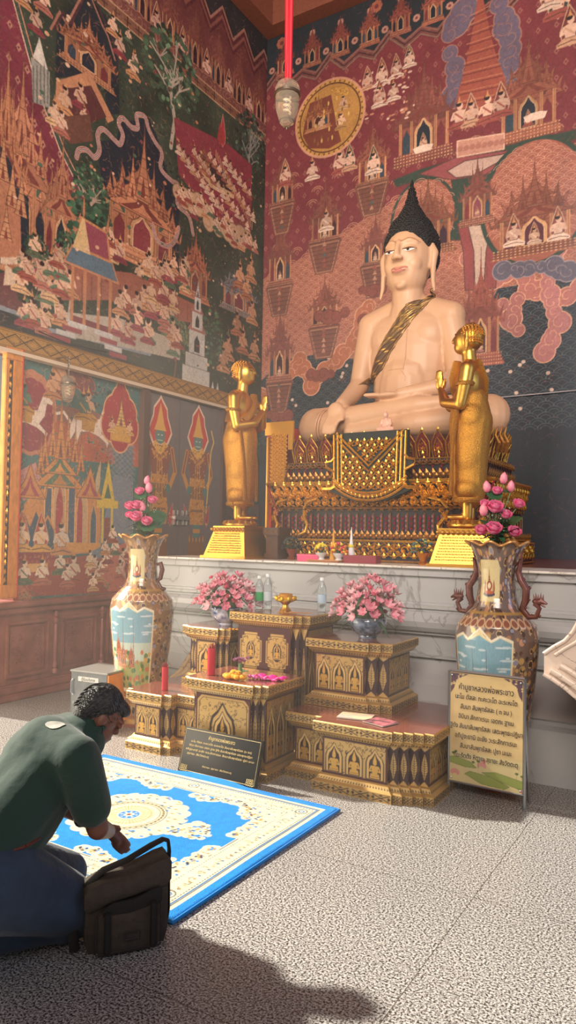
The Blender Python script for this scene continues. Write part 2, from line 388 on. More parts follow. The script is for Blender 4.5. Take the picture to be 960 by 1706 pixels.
def cloud(c, pts, r, col, edge, n=3):
    """scalloped cloud bank following a path, with swirl lines"""
    P = []
    for (a, b), (x, y) in zip(pts[:-1], pts[1:]):
        L = math.hypot(x-a, y-b); k = max(1, int(L/(r*.9)))
        P += [(a+(x-a)*t/k+random.uniform(-.2, .2)*r, b+(y-b)*t/k+random.uniform(-.2, .2)*r, r*random.uniform(.65, 1.15)) for t in range(k)]
    for u, v, q in P: c.ell(u, v, q*1.06, q*1.06, edge)
    for u, v, q in P: c.ell(u, v, q*.96, q*.96, col)
    for u, v, q in P:
        a0 = random.uniform(0, 2*PI)
        c.line([(u+q*(.75-.07*k)*math.cos(a0+k*.55), v+q*(.75-.07*k)*math.sin(a0+k*.55)) for k in range(9)], .006, edge)
def crom(pts, n=6):
    P = [pts[0]]+list(pts)+[pts[-1]]; o = []
    for i in range(1, len(P)-2):
        for k in range(n):
            t = k/n; o.append(tuple(.5*(2*P[i][d]+(P[i+1][d]-P[i-1][d])*t+(2*P[i-1][d]-5*P[i][d]+4*P[i+1][d]-P[i+2][d])*t*t+(3*P[i][d]-P[i-1][d]-3*P[i+1][d]+P[i+2][d])*t**3) for d in (0, 1)))
    return o+[tuple(pts[-1])]
def ribbon(c, pts, w):
    pts = crom(pts)
    c.line(pts, w, '#d9a58c'); c.line(pts, w*.72, '#8c3a3c'); c.line(pts, w*.4, '#dcb49c'); c.line(pts, w*.16, '#3e4a60')
def zig(c, u0, u1, vf, amp, st, n=4, cols=('#6b3a3a', '#8a6a50', '#4a2024')):
    u = u0; P = []
    k = 0
    while u <= u1+st: P.append((u, vf(u)+(amp if k % 2 else 0)*(1 if k % 4 == 1 else .55))); u += st/2; k += 1
    for j, col in enumerate(cols): c.line([(a, b-j*.045) for a, b in P], .03, col)
    return P
def strokes(c, n, seed, lo=.012, hi=.05, cols=('#2c2420', '#d8a880', '#7a4a34', '#c88a5c')):
    r = np.random.default_rng(seed)
    for k in range(n):
        u, v = r.uniform(c.u0, c.u1), r.uniform(c.v0, c.v1); L = r.uniform(lo, hi); a = r.uniform(0, 6.28); q = r.uniform(-1.5, 1.5)
        c.line([(u, v), (u+L*math.cos(a), v+L*math.sin(a)), (u+L*(math.cos(a)+math.cos(a+q)), v+L*(math.sin(a)+math.sin(a+q)))], .005, cols[k % len(cols)], op=.5)
def haze(c, k=.97, b=(.008, .006, .007)):  # fades colours and lifts blacks: air haze painted into the mural
    g = c.a[:, :, :3].mean(axis=2, keepdims=True); c.a[:, :, :3] = (c.a[:, :, :3]*.86+g*.14)*k+np.array(b, np.float32)
def rock(c, pts, col='#6b4a38', out='#3a2a22'):
    c.poly(pts, col); P = np.array(pts); m0 = P.mean(0)
    for k in (.85, .7, .5): c.loop([tuple(m0+(p-m0)*k) for p in P], .008, out, op=.6)
# ------------------------------------------------------------------ setting
def struct(o): o['kind'] = 'structure'; return o
fm = mat('terrazzo', '#c8c4be', 0.25); nt = fm.node_tree; pb = nt.nodes['Principled BSDF']; tc = nt.nodes['Texture Coordinate']
v1 = nt.nodes.new('ShaderNodeTexNoise'); v1.inputs['Scale'].default_value = 120; v1.inputs['Detail'].default_value = 3; v1.inputs['Roughness'].default_value = .7
mp = nt.nodes.new('ShaderNodeMapping'); mp.inputs['Scale'].default_value = (1, 1, 1); nt.links.new(tc.outputs['Object'], mp.inputs[0]); nt.links.new(mp.outputs[0], v1.inputs['Vector'])
r1 = nt.nodes.new('ShaderNodeValToRGB'); nt.links.new(v1.outputs['Fac'], r1.inputs[0]); cr = r1.color_ramp
cr.elements[0].position = .40; cr.elements[0].color = (*lin('#262322'), 1); cr.elements[1].position = .60; cr.elements[1].color = (*lin('#bfbcb9'), 1)
e = cr.elements.new(.47); e.color = (*lin('#706d6b'), 1); e = cr.elements.new(.52); e.color = (*lin('#9a9795'), 1)
br = nt.nodes.new('ShaderNodeTexBrick'); br.offset = 0; br.inputs['Color1'].default_value = br.inputs['Color2'].default_value = (1, 1, 1, 1); br.inputs['Mortar'].default_value = (.35, .33, .3, 1)
br.inputs['Scale'].default_value = 1; br.inputs['Mortar Size'].default_value = .002; br.inputs['Brick Width'].default_value = 1.2; br.inputs['Row Height'].default_value = 1.2
mp2 = nt.nodes.new('ShaderNodeMapping'); mp2.inputs['Location'].default_value = (.942+1.2*4, .5, 0); nt.links.new(tc.outputs['Object'], mp2.inputs[0]); nt.links.new(mp2.outputs[0], br.inputs['Vector'])
mx = nt.nodes.new('ShaderNodeMix'); mx.data_type = 'RGBA'; mx.blend_type = 'MULTIPLY'; mx.inputs[0].default_value = 1
nt.links.new(r1.outputs[0], mx.inputs[6]); nt.links.new(br.outputs['Color'], mx.inputs[7]); nt.links.new(mx.outputs[2], pb.inputs['Base Color'])
struct(MB().box(-5.53, 3.4, -4.2, 8.36, -.12, 0).build('floor', fm))
ceilm = mat('ceiling_paint', '#8c3a2c', .6, var=.3, vs=4)
struct(MB().box(-5.7, 3.4, .5, 8.5, 8.67, 8.8).build('ceiling', ceilm))
beam = mat('beam_paint', '#86503c', .6, var=.1, vs=30)
struct(MB().box(-5.53, -5.31, .5, 8.36, 8.32, 8.67).build('trim_1', beam)); struct(MB().box(-5.31, 3.4, 8.14, 8.36, 8.32, 8.67).build('trim_2', beam))
plaster = mat('plaster_red', '#7a3a34', .8)
wl = MB(); wl.box(-5.75, -5.54, 4.42, 8.5, 0, 8.67); wl.box(-5.75, -5.54, 3.9, 4.42, 0, .87); wl.box(-5.75, -5.54, 4.28, 4.42, 3.09, 8.67); wl.box(-5.75, -5.54, .3, 4.28, 5.2, 8.67); wl.box(-5.75, -5.54, 3.8, 4.28, 3.09, 5.2)
WLo = struct(wl.build('wall_left', plaster))
WBo = struct(MB().box(-5.54, 3.4, 8.37, 8.6, 0, 8.67).build('wall_rear', plaster))
PM = paintmat('mural_paint', .62, bump=.05, bs=90)
# ---------------- rear wall mural
c = Canvas(-5.53, -1.2, 1.25, 8.32, .0078, '#7a2b30'); B = BW
def bp(*pts): return [B(*p) for p in pts]
rosettes(c, -5.5, -1.2, 4.5, 8.3, .2, '#9a5448', .028)
sal = '#a35a42'
c.poly(bp((430, 470), (500, 432), (600, 370), (665, 330), (720, 300), (985, 240), (985, 700), (430, 700)), sal)
def isal(u, v): return c.a[min(c.H-1, max(0, int((v-c.v0)/(c.v1-c.v0)*c.H))), min(c.W-1, max(0, int((u-c.u0)/(c.u1-c.u0)*c.W))), 0] > .3
scales(c, -5.53, -1.2, 2.4, 6.3, .15, '#c08060', isal, .009)
teal = '#1e2a32'
sea = bp((430, 640), (470, 600), (530, 590), (600, 600), (640, 560), (790, 560), (830, 480), (900, 470), (985, 430), (985, 1010), (430, 1010))
c.poly(sea, teal)
def isea(u, v): return c.a[min(c.H-1, max(0, int((v-c.v0)/(c.v1-c.v0)*c.H))), min(c.W-1, max(0, int((u-c.u0)/(c.u1-c.u0)*c.W))), 0] < .03
scales(c, -5.53, -1.2, 2.7, 5.0, .17, '#5a6c70', isea, .004)
for k in range(60):
    a, b = B(random.uniform(440, 960), random.uniform(590, 700))
    if isea(a, b): foliage(c, a, b, .06, .05, random.choice(['#4a5f50', '#8a4a3c', '#2f4a48']), 8); c.ell(a, b+.05, .022, .02, '#d8b8a0')
for path, col in (([(432, 660), (470, 640), (500, 600), (520, 640), (560, 600), (590, 570), (600, 540), (620, 500)], '#b5653c'), ([(780, 430), (830, 470), (860, 440), (880, 480), (930, 500), (985, 470)], '#b4685a'),
                  ([(940, 330), (930, 400), (915, 470), (930, 540), (900, 600)], '#b8706a'), ([(820, 520), (860, 500), (850, 545), (880, 560)], '#a8625a')):
    cloud(c, [B(*p) for p in path], .11, col, '#e0a078')
# upper dark register
zg = zig(c, -5.6, -1.2, lambda u: 7.62, .2, .42)
top = [(-5.6, 8.4)]+[(a, b+.02) for a, b in zg]+[(-1.1, 8.4)]
c.poly(top, '#1f2b30')
for j, col in enumerate(('#8a5a4a', '#4a1c22', '#8a6250')): c.line([(a, b-j*.045) for a, b in zg], .022, col)
def itop(u, v): return c.a[min(c.H-1, max(0, int((v-c.v0)/(c.v1-c.v0)*c.H))), min(c.W-1, max(0, int((u-c.u0)/(c.u1-c.u0)*c.W))), 0] < .02
rosettes(c, -5.45, -1.2, 7.86, 8.35, .42, '#b9826a', .05, 'ros', itop); rosettes(c, -5.3, -1.2, 8.2, 8.3, .47, '#a85a3c', .085, 'ros', itop)
for k in range(10): palace(c, -5.24+.42*k, 7.72, .3, .62, random.choice(['#8a4030', '#9a4c34']), door='#12202a', inner='#5c2a2c', out='#4a2020', sp=3)
# central orange chedi with purple clouds
cloud(c, [B(p, q) for p, q in ((770, 20), (748, 60), (755, 110), (760, 160), (752, 190))], .15, '#6a5a6c', '#a8705c'); cloud(c, [B(p, q) for p, q in ((830, 10), (850, 60), (848, 110), (850, 140), (858, 170))], .15, '#6a5a6c', '#a8705c')
ch = bp((800, -25), (792, 20), (786, 60), (776, 110), (764, 150), (757, 190), (850, 172), (842, 130), (826, 90), (816, 50), (808, 10))
c.poly(ch, '#a04a34')
for t in range(11):
    y = 190-t*16; a = B(762+t*2.2, y); b_ = B(846-t*3.0, y-16); c.line([a, b_], .012, '#6e2c24'); c.line([(a[0], a[1]+.03), (b_[0], b_[1]+.03)], .008, '#c07850')
def pal(px, py, tx, ty, wpx, **k):
    u, v = B(px, py); u2, v2 = B(tx, ty); a = B(px-wpx/2, py)[0]; b_ = B(px+wpx/2, py)[0]; palace(c, u, v, b_-a, v2-v, **k)
bro, brn2 = '#94523a', '#84463a'
# cloth-like roots and green arches
for P_, col in ((((655, 300), (700, 282), (770, 262), (830, 246), (960, 215), (960, 232), (850, 262), (790, 290), (700, 300), (660, 312)), '#2f4638'),
                (((698, 290), (760, 262), (850, 250), (845, 268), (800, 296), (755, 300)), '#9a4848'), (((745, 285), (775, 268), (842, 256), (830, 270), (790, 292), (760, 296)), '#c8a08c'),
                (((752, 300), (842, 285), (850, 330), (835, 400), (745, 400), (758, 350)), '#2f4638'), (((762, 372), (838, 368), (832, 420), (826, 480), (775, 484), (772, 420)), '#93403e'), (((780, 376), (818, 373), (810, 420), (806, 480), (790, 480), (790, 420)), '#c8a68e')):
    c.poly(bp(*P_), col); c.loop(bp(*P_), .012, '#5a3a32')
for (a0, b0, r0) in ((705, 365, .46), (890, 335, .66)):
    u, v = B(a0, b0); c.ell(u, v, r0*.93, r0*1.12, '#2f4638'); c.ell(u, v, r0*.85, r0*1.04, sal)
    i0 = lambda x, y, u=u, v=v, r=r0: ((x-u)/(r*.8))**2+((y-v)/(r*.98))**2 < 1
    scales(c, u-r0, u+r0, v-r0, v+r0, .14, '#d09070', i0, .006)
cloud(c, bp((840, 448), (880, 450), (920, 446), (965, 452)), .1, '#5f5a68', '#9a8a8c')
pal(880, 232, 890, 45, 115, col=bro, door='#1c2a34', inner='#6a3a30', buddha='#a04a34'); pal(705, 270, 708, 85, 105, col=brn2, door='#1c2a34', inner='#6a3a30', buddha='#a04a34')
for a0, b0 in ((705, 244), (892, 190)):
    u, v = B(a0, b0); c.poly([(u-.13, v), (u-.1, v-.07), (u+.1, v-.07), (u+.13, v), (u+.05, v+.02), (u-.05, v+.02)], '#e8c4a8')
pal(890, 425, 892, 262, 150, col=bro, door='#5a2430', inner='#3f5240', buddha='#d8b090'); pal(712, 425, 705, 290, 95, col='#8c5238', door='#3a2030', inner='#3f5240', buddha='#d8b090')
pal(795, 375, 797, 250, 62, col='#7a4438', door='#8a4048', inner='#5a4a42', buddha='#a86a60', sp=3); pal(800, 610, 806, 410, 78, col='#9a4a38', door='#4a2028', inner='#6a2c30', buddha='#b87a60')
for px, py, tx, ty, wd in ((620, 312, 622, 195, 58), (625, 445, 626, 350, 52), (541, 408, 543, 290, 56), (540, 548, 541, 452, 54), (466, 480, 470, 350, 46), (465, 640, 466, 500, 46), (470, 345, 474, 245, 44)):
    pal(px, py, tx, ty, wd, col=random.choice([bro, brn2, '#8e4a36']), door='#3a1c22', inner='#5a3a30', buddha='#d9b090', sp=3)
    a, b_ = B(px-wd*.5, py), B(px+wd*.5, py); u = (a[0]+b_[0])/2; wv = b_[0]-a[0]
    c.poly([(u-wv*.5, a[1]), (u-wv*.34, a[1]-.3), (u-wv*.26, a[1]-.42), (u+wv*.26, a[1]-.42), (u+wv*.34, a[1]-.3), (u+wv*.5, a[1])], '#7a4836')
    c.loop([(u-wv*.42, a[1]-.03), (u-wv*.22, a[1]-.4), (u+wv*.22, a[1]-.4), (u+wv*.42, a[1]-.03)], .012, '#b07a58')
    for k in range(7): c.line([(u-wv*(.45-.03*k), a[1]-.055*k), (u+wv*(.45-.03*k), a[1]-.055*k)], .008, '#54302a')
    for k in range(5): c.poly([(u-.03, a[1]-.06-k*.07), (u, a[1]-k*.07), (u+.03, a[1]-.06-k*.07)], random.choice(['#9a4a3c', '#4c5a58', '#b88060']))
for px, py, s_ in ((560, 520, .5), (625, 530, .34), (540, 620, .4), (470, 690, .4), (625, 480, .38)):
    u, v = B(px, py); cloud(c, [(u-s_*.5, v), (u, v-s_*.12), (u+s_*.5, v)], s_*.2, '#8a4434', '#5c2a24')
# flying devas
for px, py, s_ in ((612, 150, .3), (636, 142, .34), (660, 130, .3), (682, 112, .28), (632, 178, .34), (655, 168, .3), (765, 215, .42), (785, 210, .38), (812, 205, .42), (835, 195, .4), (520, 300, .34), (566, 290, .38), (582, 284, .34), (930, 30, .5), (950, 75, .44), (915, 15, .4), (475, 310, .36), (622, 290, .36), (856, 410, .36), (930, 400, .36), (543, 385, .34)):
    u, v = B(px, py); figure(c, u, v, s_, random.choice(['#a04a3c', '#c9936c', '#e0bca0']), halo=random.choice(['#7a3430', '#35463c', '#88443a', None]), skin='#e6bc9c')
for k in range(70):
    u, v = B(random.uniform(600, 690), random.uniform(115, 200)); c.ell(u, v, random.uniform(.01, .03), random.uniform(.008, .018), random.choice(['#e0b89a', '#c8805c', '#8a4038']))
c.poly(bp((762, 235), (840, 222), (840, 248), (762, 262)), '#c88a70'); c.loop(bp((762, 235), (840, 222), (840, 248), (762, 262)), .015, '#e0b090')
for k in range(8): c.ell(*B(767+k*10, 248-k*1.7), .035, .035, '#b0705a')
# round medallion
u, v = B(549, 196); c.ell(u, v, .52, .52, '#d0906a'); c.ell(u, v, .49, .49, '#c8922e'); c.ell(u, v, .455, .455, '#5c2c20', ring=.02); c.ell(u, v, .43, .43, '#b9822e')
for k in range(40):
    a = k*2*PI/40; c.ell(u+.472*math.cos(a), v+.472*math.sin(a), .014, .014, '#7a4a1c')
c.poly([(u-.4, v-.14), (u-.3, v-.33), (u, v-.41), (u+.18, v-.36), (u+.1, v-.1), (u+.02, v+.3), (u-.3, v+.28), (u-.38, v)], '#7a3824')
palace(c, u-.17, v-.12, .42, .5, '#a0602c', door='#4a1f18', inner='#6a2c22', sp=5); figure(c, u-.12, v-.12, .22, '#c8905c'); figure(c, u+.17, v-.2, .28, '#b08040'); figure(c, u+.2, v+.05, .24, '#c89a60')
for k in range(30): c.ell(u+random.uniform(-.35, .35), v+random.uniform(-.38, .38)*.9, .012, .03, random.choice(['#8a5a24', '#d8a848', '#6a3a1c']))
cloud(c, [(u+.05, v+.36), (u+.3, v+.25)], .05, '#c8922e', '#7a4a1c')
strokes(c, 2200, 1, cols=('#5a2c28', '#8a4a3c', '#6a3a2c')); haze(c); c.noise(.05, 3, 1); c.noise(.07, 30, 2); c.noise(.10, 1.2, 5)
struct(c.mesh('mural', lambda U, V: (U, 8.362+0*U, V), PM, WBo))
# ---------------- left wall mural, upper register
c = Canvas(3.8, 8.36, 3.2, 8.32, .0075, '#33402f'); B = LW
c.noise(.25, 40, 3)
for k in range(260):
    foliage(c, random.uniform(4.3, 8.36), random.uniform(3.4, 6.8), .16, .12, random.choice(['#2c3d30', '#3a4a36', '#263634', '#4a4434', '#54402f']), 10)
# red strip above the diagonal band
c.rect(4.2, 8.4, 6.98, 8.4, '#6e3430'); zz = []
k = 0; u = 4.2
while u < 8.6: zz.append((u, 7.85+(.28 if k % 2 else 0))); u += .24; k += 1
c.poly([(4.2, 8.5)]+zz+[(8.6, 8.5)], '#2a2c2c')
for j, col in enumerate(('#a8705a', '#5a2426', '#8c5040', '#5a2426')): c.line([(a, b-j*.06) for a, b in zz], .03, col)
for k in range(9):
    u = 4.5+k*.46; palace(c, u, 7.0, .36, .95, '#84483a', door='#3a1c20', inner='#54342c', sp=3); figure(c, u+.23, 7.05, .36, '#a05a48', halo='#7a3c34', skin='#d0a084')
cloud(c, [(4.2, 7.0), (5.4, 7.06), (6.6, 7.02), (8.4, 7.05)], .08, '#7a4438', '#b0765c')
c.rect(4.2, 8.4, 6.85, 6.985, '#84553c'); c.line([(4.2, 6.985), (8.4, 6.985)], .02, '#b88a60'); c.line([(4.2, 6.86), (8.4, 6.86)], .02, '#b88a60')
u = 4.3
while u < 8.4: c.line([(u, 6.87), (u, 6.975)], .012, '#3a241c'); c.line([(u-.05, 6.92), (u+.05, 6.92)], .01, '#3a241c'); u += .17
def pal(px, py, tx, ty, wpx, **k):
    u, v = B(px, py); u2, v2 = B(tx, ty); a = B(px-wpx/2, py)[0]; b_ = B(px+wpx/2, py)[0]; palace(c, u, v, b_-a, v2-v, **k)
def P(*pts): return [B(*p) for p in pts]
def poly(col, *pts, **k): c.poly(P(*pts), col, **k)
GO = '#bd7850'
poly('#7d2b38', (0, 0), (22, 0), (60, 140), (100, 250), (142, 335), (130, 345), (90, 370), (60, 300), (0, 200)); rosettes(c, 4.2, 5.2, 4.8, 7, .2, '#b87860', .03, inside=lambda u, v: c.a[int((v-c.v0)/(c.v1-c.v0)*c.H) if v < c.v1 else -1, max(0, min(c.W-1, int((u-c.u0)/(c.u1-c.u0)*c.W))), 0] > .17)
for off, col in ((0, '#d8b090'), (4, '#3c5a48'), (8, '#c88a68')): c.line(P((22+off, 0), (60+off, 140), (100+off, 250), (143+off, 335)), .014, col)
pal(30, 455, 25, 60, 130, col=GO, inner='#46604a', sp=5, wings=True); pal(100, 460, 98, 200, 70, col='#b8764e', inner='#46604a', sp=5)
pal(5, 450, 12, 40, 80, col='#c07a4a', inner='#703038', sp=3)
poly('#1f2b33', (0, 240), (18, 270), (28, 310), (48, 330), (50, 440), (0, 440)); poly('#b8744c', (0, 262), (14, 290), (20, 320), (34, 350), (36, 430), (0, 430))
for px, py, h_ in ((5, 300, .5), (20, 345, .5), (35, 360, .5), (10, 400, .4)): spire(c, *B(px, py), .14, h_, '#c88a58')
poly('#1e2a2e', (95, 40), (120, 10), (150, -5), (175, 25), (195, 60), (200, 190), (180, 190), (170, 120), (92, 130)); 
for off, col in ((0, '#a86e54'), (6, '#4e2c2c')): c.line(P((85+off, 48), (100+off, 20), (112+off, 40), (130+off, 5), (145, -20)), .025, col); c.line(P((150+off, -10), (170+off, 40), (180+off, 60), (192+off, 100)), .02, col)
pal(147, 128, 148, 20, 100, col='#b27046', inner='#5a5a3c', sp=7); poly('#c08052', (92, 180), (94, 135), (150, 118), (165, 150), (190, 200), (180, 205), (155, 150), (105, 145), (104, 190)); poly('#5a2c28', (105, 190), (106, 148), (152, 142), (178, 195), (150, 205))
figure(c, *B(108, 190), .36, '#c98a52'); figure(c, *B(134, 182), .34, '#8a3038'); figure(c, *B(140, 205), .22)
poly('#6b4230', (95, 195), (150, 190), (155, 235), (120, 240), (98, 225))
for px, py, w_, h_ in ((62, 130, 26, 90), ):
    poly('#9a9484', (52, 95), (83, 120), (83, 180), (55, 170)); poly('#d0c4ae', (55, 95), (66, 62), (80, 118)); 
    for q in range(5): c.line(P((56+q*6, 110), (56+q*6, 172)), .012, '#5a5a50')
# central palace with ribbon clouds
poly('#1d2830', (165, 270), (168, 235), (195, 232), (200, 205), (225, 200), (248, 195), (265, 235), (282, 300), (300, 320), (298, 450), (270, 420), (262, 330), (175, 330))
pal(236, 445, 232, 195, 135, col='#bb764a', door='#8a3034', inner='#3f5a48', sp=7, body=.36)
for pts in (((128, 262), (132, 250), (145, 250), (158, 262), (166, 250), (163, 225), (172, 215), (190, 232), (200, 240), (205, 225), (198, 205), (205, 197), (220, 212), (230, 212), (228, 192), (242, 195), (248, 215), (258, 235), (270, 255), (268, 280), (285, 300), (298, 310), (296, 340), (315, 360), (322, 390)),
            ((255, 375), (262, 400), (280, 410), (292, 400), (298, 380))): ribbon(c, P(*pts), .055)
for px, py in ((172, 430), (185, 436), (200, 438), (232, 470), (245, 460), (262, 470), (275, 466), (288, 470), (180, 410), (290, 455)): figure(c, *B(px, py), random.uniform(.26, .36), halo=random.choice([None, '#5a3a2c']))
# tree, foliage
tree(c, *B(285, 245), .95, 1.35, '#3a5038', '#b0a088', 50); tree(c, *B(415, 335), .7, 1.2, '#31463a', '#8a8a7c', 40); tree(c, *B(60, 480), .3, .5); tree(c, *B(150, 410), .5, .8, '#2f5238', n=60); tree(c, *B(115, 520), .4, .8, '#34573a', n=60)
tree(c, *B(290, 635), .5, .85, '#5c6a44', '#7a5a40', 60); foliage(c, *B(355, 560), .22, .35, '#3c5c3c', 90); foliage(c, *B(120, 450), .3, .25, '#34583c', 90); foliage(c, *B(150, 370), .3, .3, '#2f5238', 90)
# red procession field
poly('#8a2e38', (290, 195), (330, 215), (380, 240), (420, 275), (418, 410), (380, 390), (330, 330), (298, 290)); poly('#3e2a28', (335, 275), (352, 262), (378, 290), (388, 320), (372, 318), (345, 300)); c.line(P((334, 280), (352, 308), (388, 326)), .07, '#c9a06a')
pal(340, 290, 334, 228, 22, col='#9a5a3a', sp=1, wings=False); flame(c, *B(371, 245), .1, .42, '#b02c30', '#e0a080'); flame(c, *B(366, 243), .07, .3, '#a83030')
for k in range(46):
    t = k % 12; r_ = k//12; px = 298+t*8+r_*26; py = 258+t*11+r_*6
    if px < 424: figure(c, *B(px, py), .2, random.choice(['#c8905c', '#e0bc98', '#a85a40']), crown=k % 3 == 0, skin='#e8c2a0')
for k in range(26): c.line(P((360+k*2.4, 262+k*4.8), (360.5+k*2.4, 250+k*4.8)), .012, '#c8905c')
cloud(c, P((296, 320), (320, 338), (342, 350), (350, 372), (380, 385), (400, 395), (425, 405)), .14, '#c49a70', '#8a6040')
for k in range(16): figure(c, *B(300+k*8.4+random.uniform(-3, 3), 335+k*6+random.uniform(-14, 12)), .26, skin='#ecc8a4')
pal(325, 500, 322, 372, 52, col='#b5683f', door='#7a3830', inner='#46604a', sp=5); pal(398, 525, 393, 425, 64, col='#7a7a78', door='#7a3238', inner='#5c6060', out='#3c3c3c', sp=5)
poly('#a05c42', (100, 440), (220, 455), (330, 510), (340, 540), (300, 535), (180, 500), (100, 500))
for k in range(14): c.line(P((105+k*16, 450+k*4), (105+k*16, 495+k*3)), .01, '#7c4030')
poly('#6a3a38', (0, 455), (28, 450), (30, 500), (60, 515), (58, 540), (0, 510)); poly('#d6b490', (10, 440), (26, 455), (26, 475), (6, 475))
for k in range(6): c.rect(*(lambda q: (q[0]-.02, q[0]+.02, q[1], q[1]+.06))(B(4+k*5, 440)), '#d6b490')
# terrace wall with sala
poly('#22292c', (0, 515), (40, 535), (120, 570), (380, 660), (380, 690), (0, 570)); c.line(P((0, 512), (30, 522), (60, 545), (130, 560), (250, 590)), .04, '#8a9094')
poly('#b8a890', (110, 520), (200, 530), (300, 570), (300, 600), (190, 575), (110, 560)); 
for px, py, s_ in [(random.uniform(30, 120), random.uniform(455, 560), .33) for k in range(17)]+[(random.uniform(190, 300), random.uniform(510, 600), .35) for k in range(20)]+[(random.uniform(40, 115), random.uniform(425, 470), .3) for k in range(7)]+[(random.uniform(240, 330), random.uniform(455, 510), .33) for k in range(12)]:
    figure(c, *B(px, py), s_, random.choice(['#a24a34', '#c98a52', '#4f6b4b', '#b96a52', '#5c7a58', '#d9a970', '#a03c44']), skin='#ecc6a0', crown=random.random() < .3, face=random.choice((-1, 1)))
u, v = B(152, 545); W_ = B(195, 545)[0]-B(112, 545)[0]
c.rect(u-W_*.4, u+W_*.4, v, v+.06, '#7c2f34'); 
for q in (-.38, -.14, .14, .38): c.rect(u+W_*q-.02, u+W_*q+.02, v, v+.62, '#c07c48')
c.poly([(u-W_*.55, v+.55), (u-W_*.4, v+.74), (u+W_*.4, v+.74), (u+W_*.55, v+.55)], '#5a7480'); c.loop([(u-W_*.55, v+.55), (u-W_*.4, v+.74), (u+W_*.4, v+.74), (u+W_*.55, v+.55)], .02, '#c08050')
c.poly([(u-W_*.3, v+.74), (u-W_*.25, v+1.05), (u+W_*.28, v+1.02), (u+W_*.36, v+.74)], '#96404c'); c.loop([(u-W_*.3, v+.74), (u-W_*.25, v+1.05), (u+W_*.28, v+1.02), (u+W_*.36, v+.74)], .025, '#c8854c')
c.poly([(u-W_*.4, v+.72), (u-W_*.2, v+1.1), (u-W_*.05, v+.72)], '#d8b070'); flame(c, u-W_*.2, v+1.05, .03, .25, '#c07c48'); flame(c, u+W_*.28, v+1.0, .03, .22, '#c07c48', lean=1)
for sgn in (-1, 1):
    for k in range(4): c.poly([(u+sgn*(.05+.07*k), v+.0-.06*k), (u+sgn*(.3+.07*k), v-.0-.06*k), (u+sgn*(.3+.07*k), v-.05-.06*k), (u+sgn*(.05+.07*k), v-.05-.06*k)], ('#c8c0b4', '#983a40')[k % 2])
# white pagoda
u, v = B(327, 640)
for k, (ww, hh) in enumerate(((.52, .2), (.42, .16), (.3, .3), (.2, .22), (.12, .18))):
    c.rect(u-ww/2, u+ww/2, v, v+hh, '#c6bfae'); c.line([(u-ww/2, v+hh), (u+ww/2, v+hh)], .015, '#4c4a44')
    if k > 1: c.poly([(u-ww*.62, v+hh*.9), (u-ww*.3, v+hh*1.3), (u+ww*.3, v+hh*1.3), (u+ww*.62, v+hh*.9)], '#a86a58'); niche(c, u, v+.02, ww*.35, hh*.7, '#2a2c2c')
    v += hh
spire(c, u, v, .1, .25, '#c6bfae', '#5a5850')
for k in range(7): c.poly([(B(308, 640)[0]+k*.1, B(308, 640)[1]), (B(308, 640)[0]+k*.1+.04, B(308, 640)[1]+.14), (B(308, 640)[0]+k*.1+.08, B(308, 640)[1])], '#c6bfae')
for px, py in ((400, 480), (412, 500), (420, 540), (395, 560), (405, 590), (380, 600), (418, 470), (372, 620), (424, 600)):
    u, v = B(px, py); figure(c, u, v, .42, random.choice(['#b06a3c', '#c98a52']), skin='#c08a5c'); foliage(c, u+.1, v-.05, .15, .1, '#8a5a3c', 14)
for px, py, s_ in ((60, 55, .3), (72, 20, .34), (40, 12, .3), (90, 210, .32), (102, 225, .32), (188, 60, .3), (200, 95, .32), (222, 130, .34), (214, 70, .2), (225, 110, .2)):
    figure(c, *B(px, py), s_, skin='#e8c4a0')
for k in range(240):
    u, v = random.uniform(4.3, 8.3), random.uniform(3.5, 6.8); s_ = random.uniform(.008, .03); c.ell(u, v, s_, s_*.7, random.choice(['#e0b48c', '#c07a4c', '#4c6a4c', '#8a3c3a', '#d8a070']))
# lower dark strip then the gold diamond cornice is a moulding of its own
strokes(c, 4000, 2, cols=('#2c2420', '#a87450', '#6a4434', '#8a6a4a')); haze(c); c.noise(.05, 3, 11); c.noise(.08, 26, 12); c.noise(.11, 1.2, 15)
struct(c.mesh('mural', lambda U, V: (-5.532+0*U, U, V), PM, WLo))
# ---------------- left wall mural, lower register
c = Canvas(4.41, 6.02, .87, 3.12, .005, '#3f6a66'); 
c.rect(4.2, 6.1, 2.2, 2.62, '#b0583c'); c.rect(4.2, 6.1, 2.55, 2.7, '#8a5a4c'); c.noise(.12, 30, 9)
for k in range(26): foliage(c, *B(random.uniform(25, 225), random.uniform(680, 860)), .14, .1, random.choice(['#2f5c50', '#3a6a5a', '#4a7a60']), 12)
poly('#9a6454', (165, 690), (190, 705), (200, 740), (180, 760), (160, 730)); poly('#5c6a74', (185, 735), (222, 745), (222, 800), (196, 790)); scales(c, *[B(185, 800)[0], B(222, 800)[0], B(200, 800)[1], B(200, 740)[1]], .08, '#94a0a4', w=.004)
cloud(c, P((105, 640), (125, 610), (145, 640), (140, 665)), .12, '#7a3a38', '#a85a48'); foliage(c, *B(165, 660), .2, .12, '#3c4a4c', 40)
u, v = B(50, 745)
for a, b_, rr, col in ((0, .32, .36, '#c07a58'), (0, .3, .31, '#8f2b38')):
    for k in range(16): t = k*PI/8; c.ell(u+rr*.55*math.cos(t), v+b_+rr*.8*math.sin(t), rr*.3, rr*.3, col)
    c.ell(u, v+b_, rr*.6, rr*.9, col)
